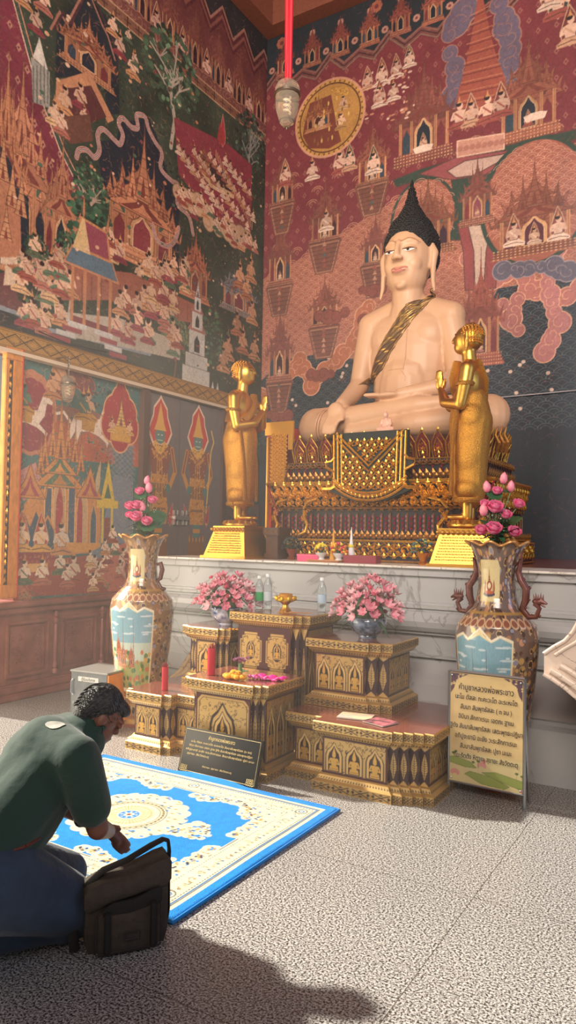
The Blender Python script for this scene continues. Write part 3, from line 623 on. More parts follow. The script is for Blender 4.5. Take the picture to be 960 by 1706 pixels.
def horse(u, v, s, col='#e8d0b8', sg=1):
    pts = [(-.45, .35), (-.35, .52), (0, .5), (.25, .55), (.36, .82), (.46, .86), (.62, .74), (.58, .68), (.47, .7), (.42, .45), (.3, .3), (.5, .14), (.46, .02), (.42, .12), (.24, .22), (0, .28), (-.2, .25), (-.28, .02), (-.34, .02), (-.32, .25), (-.42, .1), (-.5, -.02), (-.54, .02), (-.46, .25)]
    c.poly([(u+sg*a*s, v+b*s) for a, b in pts], col); c.loop([(u+sg*a*s, v+b*s) for a, b in pts], .005, '#8a5a44')
    c.line([(u+sg*-.45*s, v+.4*s), (u+sg*-.6*s, v+.55*s), (u+sg*-.75*s, v+.5*s)], .05*s, col); c.poly([(u-.18*s, v+.3*s), (u-.18*s, v+.53*s), (u+.16*s, v+.53*s), (u+.12*s, v+.28*s)], '#c08a3c')
horse(u-.05, v+.08, .5); figure(c, u-.08, v+.3, .36, '#c08a3c', skin='#4f7a68'); horse(*B(148, 745), .55); figure(c, B(148, 745)[0]-.02, B(148, 745)[1]+.26, .38, '#c08a3c'); figure(c, B(140, 745)[0]-.02, B(140, 745)[1]+.26, .36, '#c08a3c', skin='#4f7a68')
figure(c, *B(98, 650), .42, '#b87a4c', skin='#d09a70'); figure(c, *B(88, 665), .34, '#b87a4c', skin='#d09a70')
u, v = B(200, 742)
for rr, col in ((.3, '#e0a870'), (.27, '#a8262c')):
    for a, b_ in ((0, .1), (-.13, .2), (.13, .2), (-.1, .34), (.1, .34), (0, .45)): c.ell(u+a, v+b_, rr*.5, rr*.62, col)
    c.poly([(u-rr*.4, v+.5), (u, v+.5+rr), (u+rr*.4, v+.5)], col)
c.rect(u-.14, u+.16, v+.04, v+.2, '#d8a040'); spire(c, u+.01, v+.2, .16, .34, '#e0b060'); figure(c, u-.12, v+.12, .2, '#e0b060'); figure(c, u+.14, v+.12, .2, '#e0b060')
# palace with blue panels
OR = '#cf8a48'
poly('#c88a80', (22, 790), (60, 770), (70, 810), (40, 835), (22, 815)); 
for k in range(6): c.line(P((24+k*7, 795-k*2), (34+k*7, 830-k*3)), .006, '#a05a58')
poly(OR, (40, 990), (40, 840), (60, 815), (150, 815), (168, 840), (168, 920), (95, 925), (95, 990))
u, v = B(100, 925)
for (px, w_) in ((79, 12), (118, 12)): a = B(px-w_/2, 900)[0]; b2 = B(px+w_/2, 900)[0]; c.rect(a, b2, B(px, 905)[1], B(px, 812)[1], '#3a5468'); c.loop([(a, B(px, 905)[1]), (b2, B(px, 905)[1]), (b2, B(px, 812)[1]), (a, B(px, 812)[1])], .012, '#e8b070')
niche(c, B(98, 900)[0], B(98, 905)[1], .15, .75, '#c8a070', '#e8b878', .01); niche(c, B(98, 900)[0], B(98, 905)[1], .09, .6, '#a83038'); niche(c, B(136, 905)[0], B(136, 905)[1], .14, .6, '#c8a070', '#e8b878', .01); niche(c, B(132, 905)[0], B(132, 905)[1], .07, .55, '#a83038')
c.rect(*(B(62, 900)[0], B(168, 900)[0]), B(110, 920)[1], B(110, 904)[1], '#d89848'); niche(c, B(155, 905)[0], B(155, 905)[1], .08, .4, '#3a5468', '#e8b878')
for px, py, w_, h_ in ((100, 812, .62, .32), (100, 790, .44, .26)): gable(c, *B(px, py), w_, h_, OR, '#4f6e54', '#7a4a2c', .008)
gable(c, *B(150, 830), .36, .32, OR, '#a84048', '#7a4a2c', .008); gable(c, *B(50, 830), .36, .32, OR, '#a84048', '#7a4a2c', .008); flame(c, *B(162, 825), .06, .38, '#c8b088', lean=.8)
for px, py, h_ in ((75, 775, .42), (88, 760, .52), (125, 770, .42), (68, 790, .4), (135, 785, .4), (113, 760, .5)): spire(c, *B(px, py), .1, h_, OR, '#8a5230')
spire(c, *B(101, 765), .15, .68, OR, '#8a5230')
poly('#2c4a5c', (24, 930), (24, 850), (32, 868), (40, 850), (50, 875), (60, 848), (72, 875), (80, 860), (90, 885), (90, 920)); c.line(P((24, 850), (32, 868), (40, 850), (50, 875), (60, 848), (72, 875), (80, 860), (92, 885), (92, 935)), .02, OR)
for px in (36, 68): figure(c, *B(px, 920), .36, '#d8a050', halo='#b8402c', skin='#ecc8a0')
c.rect(B(22, 930)[0], B(95, 930)[0], B(60, 938)[1], B(60, 920)[1], '#8a3034'); rosettes(c, B(24, 930)[0], B(92, 930)[0], B(60, 935)[1], B(60, 922)[1], .05, '#d0704c', .008)
poly('#9a4638', (22, 940), (235, 915), (235, 985), (22, 995)); poly('#c07858', (22, 960), (60, 1000), (22, 1005)); poly('#c4705a', (165, 960), (185, 915), (235, 890), (235, 985), (180, 985)); poly('#6f7f8c', (150, 920), (180, 905), (180, 925), (150, 935))
poly('#dba868', (40, 940), (80, 938), (80, 950), (40, 955))
poly('#7d8894', (165, 905), (190, 790), (222, 800), (222, 905)); u, v = B(178, 905)
c.poly([(u-.1, v+.42), (u, v+.85), (u+.1, v+.42)], '#e0c040'); c.poly([(u-.05, v+.46), (u, v+.62), (u+.05, v+.46)], '#4f6e54'); c.rect(u-.15, u+.15, v+.36, v+.44, '#e0c040'); c.rect(u-.08, u-.05, v, v+.4, '#e0c040'); c.rect(u+.05, u+.08, v, v+.4, '#e0c040'); c.rect(u-.04, u+.04, v, v+.26, '#8a3a2c')
for px, py, s_ in ((70, 975, .32), (40, 975, .3), (100, 958, .3), (102, 925, .4), (122, 972, .36), (150, 968, .26), (158, 955, .24), (165, 970, .26), (155, 985, .24), (172, 955, .24), (180, 940, .24), (192, 925, .24), (205, 945, .26), (215, 930, .24), (200, 965, .26), (188, 905, .24), (112, 978, .3), (150, 945, .22), (175, 925, .22)):
    figure(c, *B(px, py), s_, skin='#ecd0b0', crown=px < 125)
foliage(c, *B(175, 975), .08, .05, '#4a8060', 30); foliage(c, *B(48, 995), .12, .06, '#3a6a58', 40)
strokes(c, 1500, 3, .008, .03); c.noise(.05, 3, 21); c.noise(.07, 1.3, 25)
struct(c.mesh('mural_lower', lambda U, V: (-5.532+0*U, U, V), PM, WLo))
# beyond the shuttered window the lower wall goes on
c = Canvas(7.5, 8.36, 1.2, 3.12, .01, '#2f4a44'); B = LW
c.rect(7.5, 8.4, 1.2, 1.9, '#6a5048')
for k in range(30): foliage(c, random.uniform(7.5, 8.3), random.uniform(1.6, 3), .12, .1, '#33564a', 14)
for k in range(5): spire(c, 7.62+k*.14, 1.9, .12, .7, '#9a8a80')
struct(c.mesh('mural_far', lambda U, V: (-5.532+0*U, U, V), PM, WLo))
# gold diamond cornice band
c = Canvas(4.0, 8.36, 3.09, 3.27, .005, '#b98a44'); gm = paintmat('gilded_band', .5, goldrough=.45)
c.a[:, :, 3] = .35
u = 4.0
while u < 8.5:
    c.loop([(u, 3.18), (u+.1, 3.235), (u+.2, 3.18), (u+.1, 3.125)], .01, '#3a2414'); c.loop([(u+.03, 3.18), (u+.1, 3.215), (u+.17, 3.18), (u+.1, 3.145)], .005, '#6a4420'); u += .2
    for k in range(8): c.ell(u+random.uniform(0, .2), 3.18+random.uniform(-.06, .06), .008, .008, '#7a5426', .2)
for vv in (3.1, 3.115, 3.245, 3.262): c.line([(4, vv), (8.4, vv)], .006, '#5a3a1c', .2)
c.noise(.1, 1.5, 31)
tb = MB(); tb.box(-5.54, -5.47, 4.03, 8.36, 3.09, 3.27); tr = struct(tb.build('trim_3', mat('cornice_body', '#a87838', .5, .4)))
struct(c.mesh('gilding', lambda U, V: (-5.4675+0*U, U, V), gm, tr))
struct(MB().box(-5.54, -5.44, 4.03, 8.36, 3.055, 3.088).build('trim_4', mat('cornice_lip', '#d8bfa0', .5)))
# window with painted shutters
shm = mat('shutter_paint', '#6a5f5c', .45, var=.06, vs=8)
wf = MB(); wf.box(-5.53, -5.46, 5.98, 6.07, 1.1, 3.05); wf.box(-5.53, -5.46, 7.42, 7.5, 1.1, 3.05); wf.box(-5.53, -5.46, 6.07, 7.42, 1.1, 1.2)
W1 = struct(wf.build('window_1', mat('window_frame', '#5a4038', .5)))
for k, (y0, y1) in enumerate(((6.08, 6.575), (6.59, 7.42))):
    y0, y1 = ((6.08, 6.62), (6.63, 7.42))[k]; 
    c = Canvas(y0, y1, 1.2, 3.04, .005, '#6e6360'); c.noise(.04, 8, 40)
    u = (6.29, 6.97)[k]; v = 1.32; sg = (1, -1)[k]; O = '#c98a3c'; c.ku, c.kx = u, 1.28
    c.poly([(u-.13, 1.21), (u-.11, 1.4), (u+.11, 1.4), (u+.13, 1.21)], '#8a5a2c'); 
    for q in range(5): flame(c, u-.1+.05*q, 1.38, .022, .12, O)
    c.rect(u-.05, u+.05, 1.45, 1.62, '#4c7a70'); c.rect(u-.05, u+.05, 1.5, 1.55, O)
    flame(c, u-.15, 1.58, .05, .26, '#b03c34', '#d89080', lean=-.8); flame(c, u+.15, 1.58, .05, .26, '#b03c34', '#d89080', lean=.8); c.poly([(u-.1, 1.6), (u-.12, 1.78), (u+.12, 1.78), (u+.1, 1.6)], O)
    c.poly([(u-.09, 1.75), (u-.11, 2.1), (u+.11, 2.1), (u+.09, 1.75)], '#8a5c34'); c.poly([(u-.12, 1.78), (u-.1, 1.9), (u+.1, 1.9), (u+.12, 1.78)], O); c.poly([(u-.12, 2.05), (u-.1, 2.2), (u+.1, 2.2), (u+.12, 2.05)], O)
    c.poly([(u-.1, 2.15), (u-.17, 2.46), (u-.06, 2.52), (u+.06, 2.52), (u+.17, 2.46), (u+.1, 2.15)], '#8a4a34')
    for q in (-.045, 0, .045): c.line([(u+q, 1.8), (u+q*.5, 2.45)], .016, O)
    c.loop([(u-.09, 2.38), (u, 2.3), (u+.09, 2.38), (u, 2.44)], .02, O); c.line([(u-.1, 2.42), (u, 2.3), (u+.1, 2.42)], .022, O)
    c.line([(u-.16, 2.45), (u-.21, 2.2), (u-.13, 2.0)], .06, O); c.line([(u+.16, 2.45), (u+.21, 2.2), (u+.13, 2.0)], .06, O); c.line([(u-.16, 2.45), (u-.21, 2.2)], .03, '#8a4a34'); c.line([(u+.16, 2.45), (u+.21, 2.2)], .03, '#8a4a34')
    c.ell(u-.12, 2.0, .03, .05, '#4c7a70'); c.ell(u+.12, 2.0, .03, .05, '#4c7a70')
    for col, s_ in (('#e8c8a8', 1.0), ('#c63c30', .88)):
        c.poly([(u+a*s_, 2.72+(b-2.72)*s_) for a, b in ((-.1, 2.48), (-.16, 2.62), (-.13, 2.72), (-.1, 2.8), (-.09, 2.9), (-.02, 3.0), (.0, 3.04), (.02, 3.0), (.09, 2.9), (.1, 2.8), (.13, 2.72), (.16, 2.62), (.1, 2.48))], col)
    c.ell(u, 2.58, .065, .09, '#5f7f74'); c.poly([(u-.08, 2.64), (u-.05, 2.72), (u, 2.95), (u+.05, 2.72), (u+.08, 2.64)], '#e0a848'); c.line([(u-.03, 2.59), (u-.015, 2.59)], .01, '#f0e0c0'); c.line([(u+.015, 2.59), (u+.03, 2.59)], .01, '#f0e0c0'); c.line([(u-.03, 2.53), (u+.03, 2.53)], .012, '#c8d0b0')
    c.poly([(u-.1, 2.47), (u, 2.36), (u+.1, 2.47), (u+.06, 2.53), (u, 2.46), (u-.06, 2.53)], '#e0a848')
    c.line([(u-sg*.14, 1.75), (u-sg*.2, 2.5), (u-sg*.24, 2.62), (u-sg*.2, 2.75)], .022, '#e0b058')
    c.kx = 1.0
    for q in range(260): a_, b_ = u+random.uniform(-.2, .2), random.uniform(1.55, 2.5); i_ = (min(c.H-1, int((b_-c.v0)/(c.v1-c.v0)*c.H)), max(0, min(c.W-1, int((a_-c.u0)/(c.u1-c.u0)*c.W)))); c.ell(a_, b_, .006, .009, random.choice(['#e8b868', '#7a4a24', '#5c3020'])) if c.a[i_][0] > .22 else None
    b = MB(); b.box(-5.53, -5.50, y0, y1, 1.2, 3.04); s_ = struct(b.build('shutter', shm, W1)); c.mesh('shutter_painting', lambda U, V: (-5.498+0*U, U, V), PM, s_)
lk = MB(); lk.bbox(-5.5, -5.47, 6.5, 6.8, 1.66, 1.69, .004)
for a in (6.52, 6.58, 6.68, 6.74): lk.bbox(-5.5, -5.465, a, a+.04, 1.71, 1.76, .004); lk.bbox(-5.5, -5.465, a, a+.04, 1.59, 1.64, .004); lk.box(-5.5, -5.47, a+.01, a+.03, 1.62, 1.73)
lk.bbox(-5.5, -5.45, 6.52, 6.78, 1.65, 1.7, .005); struct(lk.build('latch', mat('latch_steel', '#d8d0c8', .3, .8), W1))
# wainscot
wd = mat('carved_teak', '#a06254', .34, var=.25, vs=6, col2='#84493e', bump=.1, bs=30); wb = MB()
wb.box(-5.53, -5.49, 3.9, 6.6, 0, .87); wb.bbox(-5.49, -5.40, 3.9, 6.6, .82, .87, .012); wb.bbox(-5.49, -5.44, 3.9, 6.6, .76, .82, .01); wb.bbox(-5.49, -5.42, 3.9, 6.6, 0, .06, .01); wb.bbox(-5.49, -5.44, 3.9, 6.6, .06, .14, .012)
BSo = struct(wb.build('baseboard_left', wd))
for (y0, y1) in ((4.30, 4.78), (4.93, 5.38), (5.52, 5.98)):
    f = MB()
    for a, b_, c_, d in ((y0, y1, .66, .69), (y0, y1, .19, .22), (y0, y0+.03, .22, .66), (y1-.03, y1, .22, .66)): f.bbox(-5.49, -5.465, a, b_, c_, d, .006)
    for a, b_, c_, d in ((y0+.05, y1-.05, .625, .64), (y0+.05, y1-.05, .24, .255), (y0+.05, y0+.065, .255, .625), (y1-.065, y1-.05, .255, .625)): f.box(-5.49, -5.478, a, b_, c_, d)
    q = struct(f.build('panel_frame', wd, BSo)); g = MB(); yc = (y0+y1)/2
    for sy in (-1, 1):
        for k in range(9):
            a0 = random.uniform(.05, .14); zc = .44+random.uniform(-.15, .15); r_ = random.uniform(.018, .034)
            g.tube([(-5.485, yc+sy*a0*1.2+r_*(1-.1*t)*math.cos(t*.8), zc+r_*(1-.1*t)*math.sin(t*.8)) for t in range(8)], .0045, 5)
            g.oct((-5.486, yc+sy*(a0+.02), zc+.03), (.005, .02, .01))
    struct(g.build('panel_carving', wd, q))
for y in (4.855, 5.45):
    t = MB(); t.lathe([(.012, .16), (.028, .17), (.03, .2), (.016, .215), (.026, .23), (.026, .26), (.014, .28), (.018, .3), (.018, .62), (.013, .63), (.026, .65), (.03, .69), (.014, .7), (.024, .72), (.014, .75)], 12, (-5.475, y, 0)); struct(t.build('baluster', wd, BSo, True))
# open shutter leaf standing off the wall at the left
lf = thing('shutter_leaf', 'open carved shutter leaf with orange frame and red edge, at the left border', 'shutter', (-5.49, 4.3, .9)); lf.scale = (1, .4, 1)
org = mat('orange_lacquer', '#d98a3c', .5, .25, var=.15, vs=12); redl = mat('red_lacquer', '#c23a2c', .45)
f = MB(); f.bbox(-.03, .03, -.22, .22, 2.1, 2.22, .008); f.bbox(-.03, .03, -.22, .22, 0, .12, .008); f.bbox(-.03, .03, -.01, .215, .12, 2.1, .008); f.bbox(-.03, .03, -.22, -.125, .12, 2.1, .008); f.build('frame', org, lf)
MB().bbox(-.03, .034, .213, .24, 0, 2.22, .004).build('edge_strip', redl, lf); MB().box(-.012, .012, -.13, .13, .1, 2.12).build('back_panel', mat('dark_lacquer', '#1c1418', .5), lf)
g = MB()
for k in range(26):
    z = .16+k*.075
    for q in (-.12, -.08): g.oct((.02, q+random.uniform(-.01, .01), z+random.uniform(-.01, .01)), (.012, .03, .03), Euler((random.uniform(0, 3), 0, 0)).to_matrix())
g.build('gilt_carving', mat('gilt_leaf', '#d99a3c', .35, .8), lf)

# bluish haze volume added to imitate window flare in the right rear corner
hz = bpy.data.materials.new('haze'); hz.use_nodes = True; nt = hz.node_tree; nt.nodes.remove(nt.nodes['Principled BSDF']); vs_ = nt.nodes.new('ShaderNodeVolumeScatter'); vs_.inputs['Color'].default_value = (.7, .82, 1, 1); vs_.inputs['Density'].default_value = .09
nt.links.new(vs_.outputs[0], nt.nodes['Material Output'].inputs['Volume'])
o = MB().box(-1.1, 2.5, 5.2, 8.34, 1.3, 4.2).build('flare_haze', hz); o['kind'] = 'stuff'; tag(o, 'thin bluish haze imitating window flare in the dark right corner behind the vase', 'haze')

hz2 = bpy.data.materials.new('thin_haze'); hz2.use_nodes = True; nt = hz2.node_tree; nt.nodes.remove(nt.nodes['Principled BSDF']); vs_ = nt.nodes.new('ShaderNodeVolumeScatter'); vs_.inputs['Color'].default_value = (1, .95, .88, 1); vs_.inputs['Density'].default_value = .03
nt.links.new(vs_.outputs[0], nt.nodes['Material Output'].inputs['Volume'])
o = MB().box(-5.52, -1.15, 2.6, 5.0, .03, 3.0).build('sun_shaft_haze', hz2); o['kind'] = 'stuff'; tag(o, 'faint warm haze glowing in the sunlight over the altar tables and left vase', 'haze')  # haze volume added for the glow of the sun shaft
# ------------------------------------------------------------------ marble platform
def marble(name, base, vein, rough=.28, sc=1.6):
    m = mat(name, base, rough); nt = m.node_tree; p = nt.nodes['Principled BSDF']; tc = nt.nodes['Texture Coordinate']
    n = nt.nodes.new('ShaderNodeTexNoise'); n.inputs['Scale'].default_value = sc; n.inputs['Detail'].default_value = 9; n.inputs['Distortion'].default_value = 1.6
    nt.links.new(tc.outputs['Object'], n.inputs['Vector']); r = nt.nodes.new('ShaderNodeValToRGB'); nt.links.new(n.outputs['Fac'], r.inputs[0]); q = r.color_ramp
    q.elements[0].position = .3; q.elements[0].color = (*lin(base), 1); q.elements[1].position = .75; q.elements[1].color = (*lin(base), 1)
    for a, col in ((.43, base), (.475, base), (.49, vein), (.505, base), (.56, base), (.65, base)): e = q.elements.new(a); e.color = (*lin(col), 1)
    nt.links.new(r.outputs[0], p.inputs['Base Color']); return m
marb = marble('marble', '#b2b3b3', '#8e8d8c', .3, 1.3)
PX0 = -4.48
prof = [(4.74, 0), (4.74, .33), (4.79, .35), (4.79, .375), (4.77, .39), (4.80, .41), (4.86, .44), (4.94, .48), (5.02, .54), (5.07, .6), (5.09, .64), (5.05, .645), (5.05, .655), (5.11, .66), (5.11, .80), (5.07, .805), (5.07, .825), (5.04, .83), (5.015, .86), (5.005, .9), (5.015, .94), (5.045, .965), (5.07, .97), (5.07, .985), (5.05, .99), (5.05, 1.01), (5.08, 1.015), (5.08, 1.03), (5.1, 1.035), (5.1, 1.215), (5.07, 1.22), (5.07, 1.275)]
b = MB(); pv = []
def loopverts(y, z): return [(PX0, 8.36, z), (PX0, y, z), (3.4, y, z)]
for y, z in prof: pv += loopverts(y, z)
fs = [(k*3+i, k*3+i+1, k*3+3+i+1, k*3+3+i) for k in range(len(prof)-1) for i in range(2)]
k = (len(prof)-1)*3; n0 = len(pv); pv.append((3.4, 8.36, prof[-1][1])); fs.append((k, k+1, k+2, n0)); n1 = len(pv); pv.append((3.4, 8.36, 0)); fs.append((2, 1, 0, n1)); fs.append((0, k, n0, n1)); fs.append(tuple([2]+[n1]+[n0]+[3*j+2 for j in range(len(prof)-1, 0, -1)]))
plat = b.add(pv, fs).build('marble_platform', marb); plat['kind'] = 'structure'
tl = MB(); x = -4.48
while x < 3.2: tl.bbox(x, x+.296, 5.035, 5.6, 1.275, 1.29, .002); x += .3
tr_ = tl.build('edge_tiles', marble('marble_tile', '#e6e0d8', '#bab0a4', sc=3), plat); tr_['kind'] = 'structure'
MB().box(-4.46, 3.35, 5.6, 8.36, 1.27, 1.288).build('top_slab', mat('platform_top', '#7a4a44', .3), plat)['kind'] = 'structure'
Z = 1.29
# scrolled marble balustrades at both ends of the altar
def balus(name, x0, x1, label, col, sc=1.0):
    t = thing(name, label, 'balustrade', ((x0+x1)/2, 4.5, 0), 0); h = (x1-x0)/2
    P = [(-.55, 0), (-.55, .3), (-.5, .36), (-.38, .4), (-.25, .46), (-.12, .6), (0, .74), (.12, .82), (.25, .86), (.25, 0)]
    P = [(a, c_*sc) for a, c_ in P]
    MB().prism(P, -h, h, 'x').build('rail_body', col, t)
    top = MB(); pts = [(0, a, c_+.015) for a, c_ in P[1:-1]]
    for dx in (-h, h): top.tube([(dx, a, c_) for _, a, c_ in pts], .022, 8)
    for dx in (-h*.3, h*.3): top.tube([(dx, a, c_) for _, a, c_ in pts], .028, 8)
    top.build('moulding', col, t, True); return t
marb2 = marble('warm_marble', '#cfb48c', '#8a6a48', .25, 4); marb3 = marble('pink_marble', '#d8c4b4', '#9a8478', .25, 4)
t = balus('marble_balustrade', -3.87, -3.71, 'brown veined marble scroll rail behind the tall left vase', marb2, .78); t.location.y = 4.98
t = thing('marble_balustrade', 'pale pink marble scroll rail end cut off by the right border', 'balustrade', (-.6, 4.25, 0)); P = [(.5, 0), (.5, 1.14), (-.1, 1.12), (-.13, 1.06), (-.16, 1.0), (-.2, .95), (-.26, .91), (-.31, .87), (-.31, .76), (-.26, .735), (-.2, .70), (-.12, .64), (-.06, .55), (-.02, .4), (0, .06), (0, 0)]
MB().prism(P, 0, .8, 'y').build('rail_body', marb3, t); g = MB()
for q, r in ((0, .014), (.05, .02), (.11, .016)): g.tube([(a_+q*.8, -.005, z_+q*.5) for a_, z_ in P[8:14]], r, 8)
for q in (0, .06): g.tube([(a_+q, -.005, z_) for a_, z_ in P[2:8]], .012, 8)
g.build('moulding', marb3, t, True)
# ------------------------------------------------------------------ gold materials
gold = mat('polished_gold', '#dca64a', .36, 1.0, bump=.03, bs=25)
goldr = mat('textured_gold', '#c8903c', .45, .95, var=.25, vs=160, bump=.6, bs=170)
giltl = mat('gilt_ornament', '#d6a040', .36, .85, var=.25, vs=60); giltd = mat('aged_gilt', '#a87434', .45, .75, var=.3, vs=50)
redm = mat('mirror_red', '#8a1c34', .15, .3); pnk = mat('mirror_pink', '#c07a94', .12, .5); lac = mat('black_lacquer', '#140e12', .6); lacr = mat('red_lacquer_body', '#4a1616', .6); lacb = mat('blue_mosaic', '#161e36', .3, var=.4, vs=40)
def leafy(mb, x, y, z, s, kind=0):
    """one carved leaf cluster facing -y"""
    if kind == 0:
        for a in (0, .9, -.9, 1.9, -1.9): 
            dx, dz = math.sin(a)*s*.42, math.cos(a)*s*.42
            mb.oct((x+dx, y, z+dz), (s*.17, s*.16, s*.36), Matrix.Rotation(a, 3, 'Y'))
        mb.oct((x, y-s*.1, z), (s*.2, s*.2, s*.2))
    elif kind == 1:
        mb.tube([(x+s*(.5-.05*k)*math.cos(k*.8), y, z+s*(.5-.05*k)*math.sin(k*.8)) for k in range(8)], s*.11, 4); mb.oct((x, y-s*.05, z), (s*.2, s*.2, s*.2))
    else:
        mb.add([(x-s*.3, y, z), (x+s*.3, y, z), (x+s*.34, y-s*.12, z+s*.5), (x, y-s*.2, z+s), (x-s*.34, y-s*.12, z+s*.5), (x, y-s*.28, z+s*.4)], [(0, 1, 5), (1, 2, 5), (2, 3, 5), (3, 4, 5), (4, 0, 5)])
# ------------------------------------------------------------------ throne
TX, TY = -2.55, 6.05
th = thing('buddha_throne', 'tall carved gilt and red mirrored throne under the seated Buddha', 'throne', (TX, TY, Z))
def tier(name, hw, hd, z0, z1, m, fl=0.0):
    hw -= .09; hd -= .45
    P0 = [(-hw, -hd), (hw, -hd), (hw, hd), (-hw, hd)]; q = 1+fl
    vs = [(a, c_, z0) for a, c_ in P0]+[(a*q, c_*q, z1) for a, c_ in P0]
    return MB().add(vs, [(3, 2, 1, 0), (4, 5, 6, 7), (0, 1, 5, 4), (1, 2, 6, 5), (2, 3, 7, 6), (3, 0, 4, 7)]).build(name, m, th)
tier('base_tier', 1.12, 1.0, 0, .17, lacb); tier('lower_body', 1.04, .93, .17, .43, lac); tier('bracket_tier', 1.02, .92, .42, .65, lac, .07); tier('neck_tier', .98, .84, .65, .84, lac); tier('lotus_tier', .92, .78, .83, 1.04, lacr, .06)
def faces(hw, hd):                       # front, left and right runs: (centre, direction, length)
    hw -= .09; hd -= .45
    return [((0, -hd), 0, 2*hw), ((hw, 0), PI/2, 2*hd), ((-hw, 0), -PI/2, 2*hd)]
def run(hw, hd, step, fn, name, m, parent=th, **k):
    g = MB()
    for (cx, cy), a, L in faces(hw, hd):
        g.M = Matrix.Translation((cx, cy, 0)) @ Matrix.Rotation(a, 4, 'Z'); n = int(L/step)
        for i in range(n): fn(g, -L/2+(i+.5)*L/n, i)
    g.M = None; return g.build(name, m, parent, fix=False)
def base_scroll(g, x, i):
    leafy(g, x, -.012, .035, .05, 2); leafy(g, x, -.014, .1, .075, i % 2); leafy(g, x+.04, -.012, .12, .04, 2); g.tube([(x-.04, -.008, .13), (x, -.008, .155), (x+.04, -.008, .13)], .007, 4); leafy(g, x+.04, -.01, .06, .05, 0)
run(1.12, 1.0, .085, base_scroll, 'base_scrollwork', giltl)
for nm, hw, hd, z, r in (('base_rail', 1.13, 1.01, .172, .011), ('upper_rail', 1.1, .99, .655, .016), ('lower_rail', 1.05, .94, .445, .01), ('lotus_rail', .97, .83, .845, .009), ('foot_rail', 1.13, 1.01, .012, .01)):
    hw -= .09; hd -= .45; g = MB(); g.tube([(-hw, hd, z), (-hw, -hd, z), (hw, -hd, z), (hw, hd, z)], r, 6); g.build(nm, giltl if r > .0105 else giltd, th)
run(1.1, .99, .05, lambda g, x, i: (g.oct((x, 0, .195), (.02, .025, .018)), leafy(g, x, -.005, .205, .055, 2), leafy(g, x+.025, 0, .2, .03, 2)), 'lotus_studs', giltd)
run(1.06, .96, .03, lambda g, x, i: g.oct((x, .01, .182), (.011, .012, .008)), 'bead_row', giltl)
run(1.045, .935, .072, lambda g, x, i: [g.add([(x-.013, -.004, z), (x, -.014, z+.02), (x+.013, -.004, z), (x, -.014, z-.02)], [(0, 1, 2, 3)]) for z in (.28, .32, .36)], 'mirror_lozenges', redm)
run(1.045, .935, .072, lambda g, x, i: [g.add([(x+.02, -.004, z), (x+.027, -.01, z+.018), (x+.034, -.004, z), (x+.027, -.01, z-.018)], [(0, 1, 2, 3)]) for z in (.265, .3, .34, .375)], 'mirror_inlay', pnk)
run(1.045, .935, .072, lambda g, x, i: (g.tube([(x+.036, -.004, .25), (x+.036, -.004, .40)], .005, 4), leafy(g, x+.036, -.01, .425, .03, 0)), 'colonnettes', giltd)
run(1.06, .96, .085, lambda g, x, i: (leafy(g, x, -.012, .535+.015*(i % 2), .12, 0), leafy(g, x+.042, -.03, .605, .08, 1), leafy(g, x+.042, .0, .485, .08, 1), leafy(g, x, -.03, .615, .06, 2), leafy(g, x+.03, -.02, .555, .06, 0), leafy(g, x-.02, -.02, .47, .06, 0)), 'leaf_scrollwork', giltl)
run(.99, .85, .055, lambda g, x, i: (g.oct((x, -.004, .685), (.02, .025, .018)), leafy(g, x, -.01, .70, .065, 2), leafy(g, x, -.01, .805, .05, 0), leafy(g, x+.027, -.01, .69, .04, 2)), 'upper_studs', giltd)
run(.985, .845, .075, lambda g, x, i: [g.add([(x-.012, -.004, z), (x, -.012, z+.017), (x+.012, -.004, z), (x, -.012, z-.017)], [(0, 1, 2, 3)]) for z in (.755, .785)], 'upper_lozenges', redm)
def petal(g, x, i, w=.092, h=.2, z=.845, out=.05, th_=.012):
    off = .02 if i % 2 else 0
    P = [(-.5, 0), (-.62, .35), (-.6, .65), (-.35, .85), (0, 1.12), (.35, .85), (.6, .65), (.62, .35), (.5, 0)]
    for s_, dy in ((1.0, 0), (.7, -.012)):
        vs = [(x+a*w*s_, -out*b_*1.0-off+dy-.01, z+b_*h*s_+(1-s_)*h*.25) for a, b_ in P]; n = len(vs); vs += [(p[0], p[1]+th_, p[2]) for p in vs]
        g.add(vs, [tuple(range(n)), tuple(range(2*n-1, n-1, -1))]+[(j, (j+1) % n, n+(j+1) % n, n+j) for j in range(n)])
run(.92, .78, .122, lambda g, x, i: petal(g, x, i), 'red_lotus_petals', mat('petal_red', '#7a2420', .35, .2))
def pet_edge(g, x, i):
    w, h, z, out, off = .092, .2, .845, .05, (.02 if i % 2 else 0)
    for s_ in (1.0, .62):
        P = [(-.55, 0), (-.64, .35), (-.62, .65), (-.37, .86), (0, 1.14), (.37, .86), (.62, .65), (.64, .35), (.55, 0)]
        g.tube([(x+a*w*s_, -out*b_-off-.03, z+b_*h*s_+(1-s_)*h*.25) for a, b_ in P], .0055, 4)
    leafy(g, x, -.055-off, z+.12, .05, 0); leafy(g, x, -.05-off, z+.07, .045, 0); leafy(g, x, -.05-off, z+.025, .04, 2); leafy(g, x, -.07-off, z+h*1.08, .035, 2); leafy(g, x, -.04, z-.005, .03, 2)
run(.92, .78, .122, pet_edge, 'petal_gilding', giltl)
run(.97, .83, .03, lambda g, x, i: g.oct((x, 0, .832), (.012, .014, .012)), 'white_beads', mat('pearl', '#c8b8b0', .3, .3))
